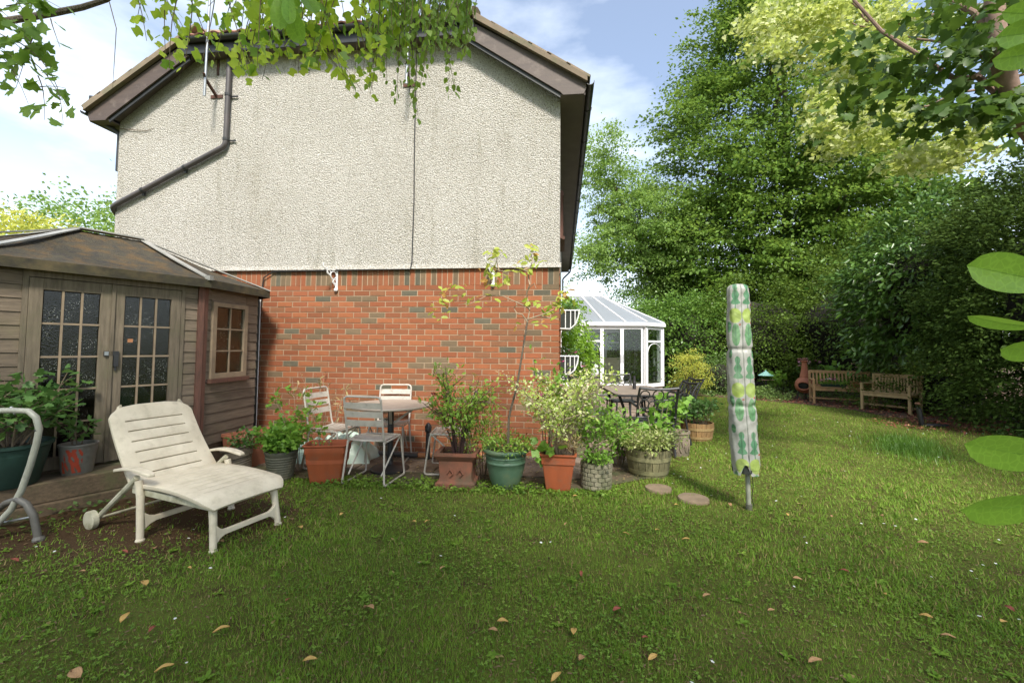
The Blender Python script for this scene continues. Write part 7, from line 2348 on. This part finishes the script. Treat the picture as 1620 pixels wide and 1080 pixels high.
x, y, r = lawn_points(640000, 1.1, 17, 0.5)
nz = val_noise(x, y, 2.2) ; nf = val_noise(x, y, 7.5, 3)
nq = val_noise(x, y, 31.0, 5) - .4 * np.clip(val_noise(x, y, 1.35, 11) - .45, 0, 1) * 2
keep = rng.random(len(x)) < np.clip(.80 + .15 * nz + .2 * nf + .40 * nq - .80 * bare(x, y), .05, 1)
x, y, r, nz, nf = x[keep], y[keep], r[keep], nz[keep], nf[keep]
n = len(x)
P = np.stack([x, y, tz(x, y)], 1)
a = rng.uniform(0, 2 * PI, n); tilt = rng.uniform(.35, 1.5, n)
D = np.stack([np.cos(a) * tilt, np.sin(a) * tilt, np.ones(n)], 1)
N = np.stack([-np.cos(a), -np.sin(a), tilt], 1) + rng.normal(size=(n, 3)) * .3
S = rng.uniform(.012, .030, n) * (1 + .3 * nz + .35 * val_noise(x, y, 17.0, 2)) * (1 + .06 * r)
near = r < 3.2
leaves('grass', T_BLADE, P[near], D[near], N[near], S[near], M['L_grass'], kind='stuff', wid=.95)
leaves('grass', T_BLADE1, P[~near], D[~near], N[~near], S[~near] * 1.1, M['L_grass'], kind='stuff', wid=1.3)
# clover and moss rosettes between the blades
x, y, r = lawn_points(110000, 1.1, 9, 0.6)
nz = val_noise(x, y, 3.1, 9)
keep = rng.random(len(x)) < np.clip(.38 + .8 * nz - .3 * bare(x, y), .10, 1)
x, y, r = x[keep], y[keep], r[keep]; n = len(x)
P = np.stack([x, y, tz(x, y) + rng.uniform(.006, .024, n)], 1)
N = rng.normal(size=(n, 3)) * .35; N[:, 2] += 1
D = rng.normal(size=(n, 3)); D[:, 2] *= .2
leaves('clover', T_CLOVER, P, D, N, rng.uniform(.007, .017, n) * (1 + .06 * r), M['L_clover'], kind='stuff')
# broad weeds (plantain, dandelion rosettes)
x, y, r = lawn_points(260, 1.3, 7, 1.2)
Pw, Dw = [], []
for i in range(len(x)):
    k = random.randint(5, 9)
    for j in range(k):
        a = 2 * PI * j / k + random.random(); Pw.append((x[i], y[i], .008)); Dw.append((math.cos(a), math.sin(a), random.uniform(.1, .5)))
Pw = np.array(Pw); N = rng.normal(size=Pw.shape) * .2; N[:, 2] += 1
leaves('lawn_weeds', T_LONG, Pw, np.array(Dw), N, rng.uniform(.02, .045, len(Pw)), M['L_grass'], kind='stuff', wid=1.5)
# dry bits of thatch and twig in the turf
x, y, r = lawn_points(13000, 1.1, 8, .6)
n = len(x)
P = np.stack([x, y, tz(x, y) + rng.uniform(.004, .016, n)], 1)
N = rng.normal(size=(n, 3)) * .4; N[:, 2] += 1
D = rng.normal(size=(n, 3)); D[:, 2] *= .15
leaves('dry_thatch', T_LONG, P, D, N, rng.uniform(.006, .026, n), M['L_thatch'], kind='stuff', wid=1.2)
k = bare(x, y) > .35
leaves('leaf_litter', T_RHOMB, P[k] + [.01, .01, .002], D[k], N[k], rng.uniform(.01, .03, k.sum()), M['L_thatch'], kind='stuff')
# daisies
x, y, r = lawn_points(1500, 2.0, 14, 1.5)
k = (x > 1.2) | (rng.random(len(x)) < .3)
x, y = x[k], y[k]
k = rng.random(len(x)) < np.clip(.35 + .8 * val_noise(x, y, 1.1, 4), .03, 1); x, y = x[k], y[k]
mb = MB()
for i in range(len(x)):
    c = Vector((x[i], y[i], .04)); rr_ = random.uniform(.007, .011); tl = Vector((random.gauss(0, .25), random.gauss(0, .25), 1)).normalized(); e1 = tl.orthogonal().normalized(); e2 = tl.cross(e1)
    mb.add([c + (e1 * math.cos(q) + e2 * math.sin(q)) * rr_ * (1 if j % 2 else .75) for j, q in enumerate([2 * PI * z / 10 for z in range(10)])], [tuple(range(10))])
mb.build('daisies', M['petal_white'], kind='stuff')
# long grass tuft in front of the garden light
t = thing('long_grass_clump', 'clump of longer arching grass in front of the leaning garden light', 'grass clump', (5.1, 1.3, 0))
n = 3400
ex = rng.normal(0, .20, n); ey = rng.normal(0, .48, n)
ca, sa = math.cos(R(-32)), math.sin(R(-32))
xx = ex * ca - ey * sa; yy = ex * sa + ey * ca
P = np.stack([xx, yy + .15, np.zeros(n)], 1)
a = rng.uniform(0, 2 * PI, n); tilt = rng.uniform(.5, 2.0, n)
D = np.stack([np.cos(a) * tilt, np.sin(a) * tilt, np.ones(n)], 1); N = np.stack([-np.cos(a), -np.sin(a), tilt], 1)
leaves('grass_blade', T_BLADE, P, D, N, rng.uniform(.05, .14, n), M['L_tuft'], t, wid=.55)
# ground cover in the beds and at the wall foot
def cover(name, poly_or_pts, n, lm, size, hgt, tpl=T_BIRCH, test=None, upb=1.0):
    x0 = min(p[0] for p in poly_or_pts); x1 = max(p[0] for p in poly_or_pts); y0 = min(p[1] for p in poly_or_pts); y1 = max(p[1] for p in poly_or_pts)
    x = rng.uniform(x0, x1, n); y = rng.uniform(y0, y1, n)
    k = inpoly_np(x, y, poly_or_pts); x, y = x[k], y[k]
    nz = val_noise(x, y, 2.4, 6); k = rng.random(len(x)) < np.clip(.55 + .7 * nz, .05, 1); x, y, nz = x[k], y[k], nz[k]
    n = len(x)
    P = np.stack([x, y, tz(x, y) + np.abs(rng.random(n)) * hgt * np.clip(.5 + nz, .15, 1.4)], 1)
    N = rng.normal(size=P.shape) * .5; N[:, 2] += upb
    return leaves(name, tpl, P, rng.normal(size=P.shape) * [1, 1, .4], N, size * rng.uniform(.6, 1.3, n), lm, kind='stuff')


cover('ground_cover', [(4.1, 8.2), (5.4, 7.45), (6.0, 6.95), (6.4, 7.2), (6.8, 8.6), (7.0, 10.5), (4.0, 10.8)], 16000, M['L_groundlt'], .05, .32)
cover('ground_cover', [(6.9, 8.0), (8.3, 6.2), (8.6, 4.2), (9.4, 3.0), (12, 4), (11, 9), (7, 10.5)], 15000, M['L_ground'], .055, .35)
cover('ground_cover', [(7.2, 2.9), (7.6, 1.0), (7.2, -1.2), (9.5, -1.5), (9.8, 3)], 9000, M['L_ground'], .06, .28)
cover('ground_cover', [(-5.6, -3.0), (-4.1, -3.0), (-3.3, -1.7), (-3.6, -1.45), (-4.35, -2.5), (-5.6, -2.7)], 2600, M['L_ground'], .035, .10)
cover('ground_cover', [(-3.4, -1.55), (.45, -1.45), (.75, -1.2), (.5, -1.1), (-3.4, -1.2)], 6500, M['L_clover'], .03, .07)
# leaf litter on the soil
n = 6000
x = rng.uniform(5.5, 11, n); y = rng.uniform(1.5, 8.5, n)
k = inpoly_np(x, y, bed) | (((x - 7.7) / 1.6) ** 2 + ((y - 3.6) / 1.1) ** 2 < 1); x, y = x[k], y[k]
P = np.stack([x, y, np.full(len(x), .02)], 1); N = rng.normal(size=P.shape) * .4; N[:, 2] += 1
leaves('leaf_litter', T_OVAL, P, rng.normal(size=P.shape) * [1, 1, .15], N, rng.uniform(.03, .07, len(P)), M['deadR'], kind='stuff')
k = rng.random(len(P)) < .16
leaves('leaf_litter', T_OVAL, P[k] + [.03, .03, .01], rng.normal(size=P[k].shape) * [1, 1, .15], N[k], rng.uniform(.03, .07, k.sum()), M['deadB'], kind='stuff')
# short grass bits in the worn earth are left to the lawn material

# single fallen leaves that show in the photograph
fl = []
for m_, nm in ((M['deadY'], 'yellow'), (M['deadB'], 'tan'), (M['deadR'], 'red')):
    mb = MB(); n_ = 6
    for i in range(n_ + 1):
        f = i / n_; w = .20 * math.sin(PI * f) ** .8 + .008
        z = .10 * math.sin(PI * f) + .03
        for k_ in (-1, -.5, 0, .5, 1): mb.V.append((f - .5, w * k_, z + abs(k_) ** 1.5 * .10 - .02 * math.sin(f * 9)))
    for i in range(n_):
        for k_ in range(4):
            q = i * 5 + k_; mb.F.append((q, q + 1, q + 6, q + 5))
    o = mb.build('fallen_leaf', m_, smooth=True, angle=180); s_ = o.modifiers.new('s', 'SOLIDIFY'); s_.thickness = .012
    fl.append(o)
labs = ['tiny yellow fallen leaf, one of the small scattered ones on the lawn', 'tiny tan fallen leaf, one of the small scattered ones on the lawn', 'tiny dark red fallen leaf, one of the small scattered ones on the lawn']
big_labs = ['upright yellow leaf on the foreground lawn below the lounger front leg', 'broad yellow leaf flat on the lawn below the square terracotta pot', 'long yellow leaf at the bottom edge left of the photo centre',
            'pale yellow leaf on the grass directly below the lounger near leg', 'dark red curled leaf on the lower left lawn, beside a yellow one', 'forked tan leaf on the lawn below the bistro chair', 'dark red leaf standing on the central foreground lawn',
            'thin red curled leaf below the block stone pot', 'yellow leaf at the bottom edge below the covered airer', 'tan leaf at the bottom edge in the right part of the lawn', 'yellow leaf on the lower right lawn nearest the corner',
            'reddish leaf at the far right edge of the foreground lawn', 'curled tan leaf on the lawn right of the covered airer, lower one', 'small yellow leaf on the grass just below the airer pole, lower left', 'tan leaf on the right lawn below the big glossy leaves', 'tan leaf on the right lawn straight above its lower neighbour']
named = [(350, 1000, 0, .055), (908, 1002, 0, .05), (490, 1048, 0, .055), (228, 926, 0, .05), (240, 998, 2, .05), (583, 965, 1, .06), (976, 966, 2, .05), (920, 908, 2, .05), (1032, 1043, 0, .05), (1290, 1050, 1, .05), (1465, 977, 0, .05), (1598, 966, 2, .045), (1262, 918, 1, .045), (1085, 855, 0, .045),
         (1460, 860, 1, .045), (1395, 817, 1, .04), (780, 1000, 1, .04), (795, 985, 0, .05), (260, 1060, 0, .06), (120, 1070, 1, .06), (198, 980, 0, .05), (655, 826, 0, .04), (676, 826, 0, .04), (540, 815, 0, .04), (475, 836, 0, .045), (245, 868, 1, .04), (22, 889, 2, .045), (197, 875, 2, .04), (350, 858, 1, .04), (1040, 840, 0, .045), (1070, 800, 0, .05),
         (1155, 800, 1, .045), (895, 830, 1, .04), (990, 845, 0, .04), (1118, 945, 1, .035), (1170, 970, 1, .035), (1220, 966, 1, .03), (1400, 942, 0, .04), (1335, 905, 2, .04), (1588, 985, 0, .04), (920, 1046, 1, .05), (880, 1075, 0, .05), (455, 950, 2, .03), (910, 785, 0, .035), (560, 795, 1, .035), (300, 900, 0, .035), (130, 905, 1, .035), (1020, 1010, 2, .035), (1500, 1010, 1, .04), (700, 900, 1, .035), (770, 860, 2, .03), (1245, 815, 0, .035), (1316, 818, 1, .035)]
cnt = [0, 0, 0]
for li, (px, py, ci, s_) in enumerate(named):
    p = gr(px, py, .02)
    o = fl[ci] if cnt[ci] == 0 else fl[ci].copy()
    if cnt[ci]: COL.objects.link(o)
    cnt[ci] += 1
    o.location = (p.x, p.y, .022 + random.uniform(0, .008)); k_ = s_ * random.uniform(1.0, 1.5)
    o.scale = (k_, k_ * random.uniform(.9, 1.4), k_); o.rotation_euler = (random.uniform(-.3, .3), random.uniform(-.3, .3), random.uniform(0, 6.28))
    if li < len(big_labs): tag(o, big_labs[li], 'fallen leaf', 'larger fallen leaves on the lawn')
    else: tag(o, labs[ci], 'fallen leaf', ['tiny yellow fallen leaves', 'tiny tan fallen leaves', 'tiny red fallen leaves'][ci])
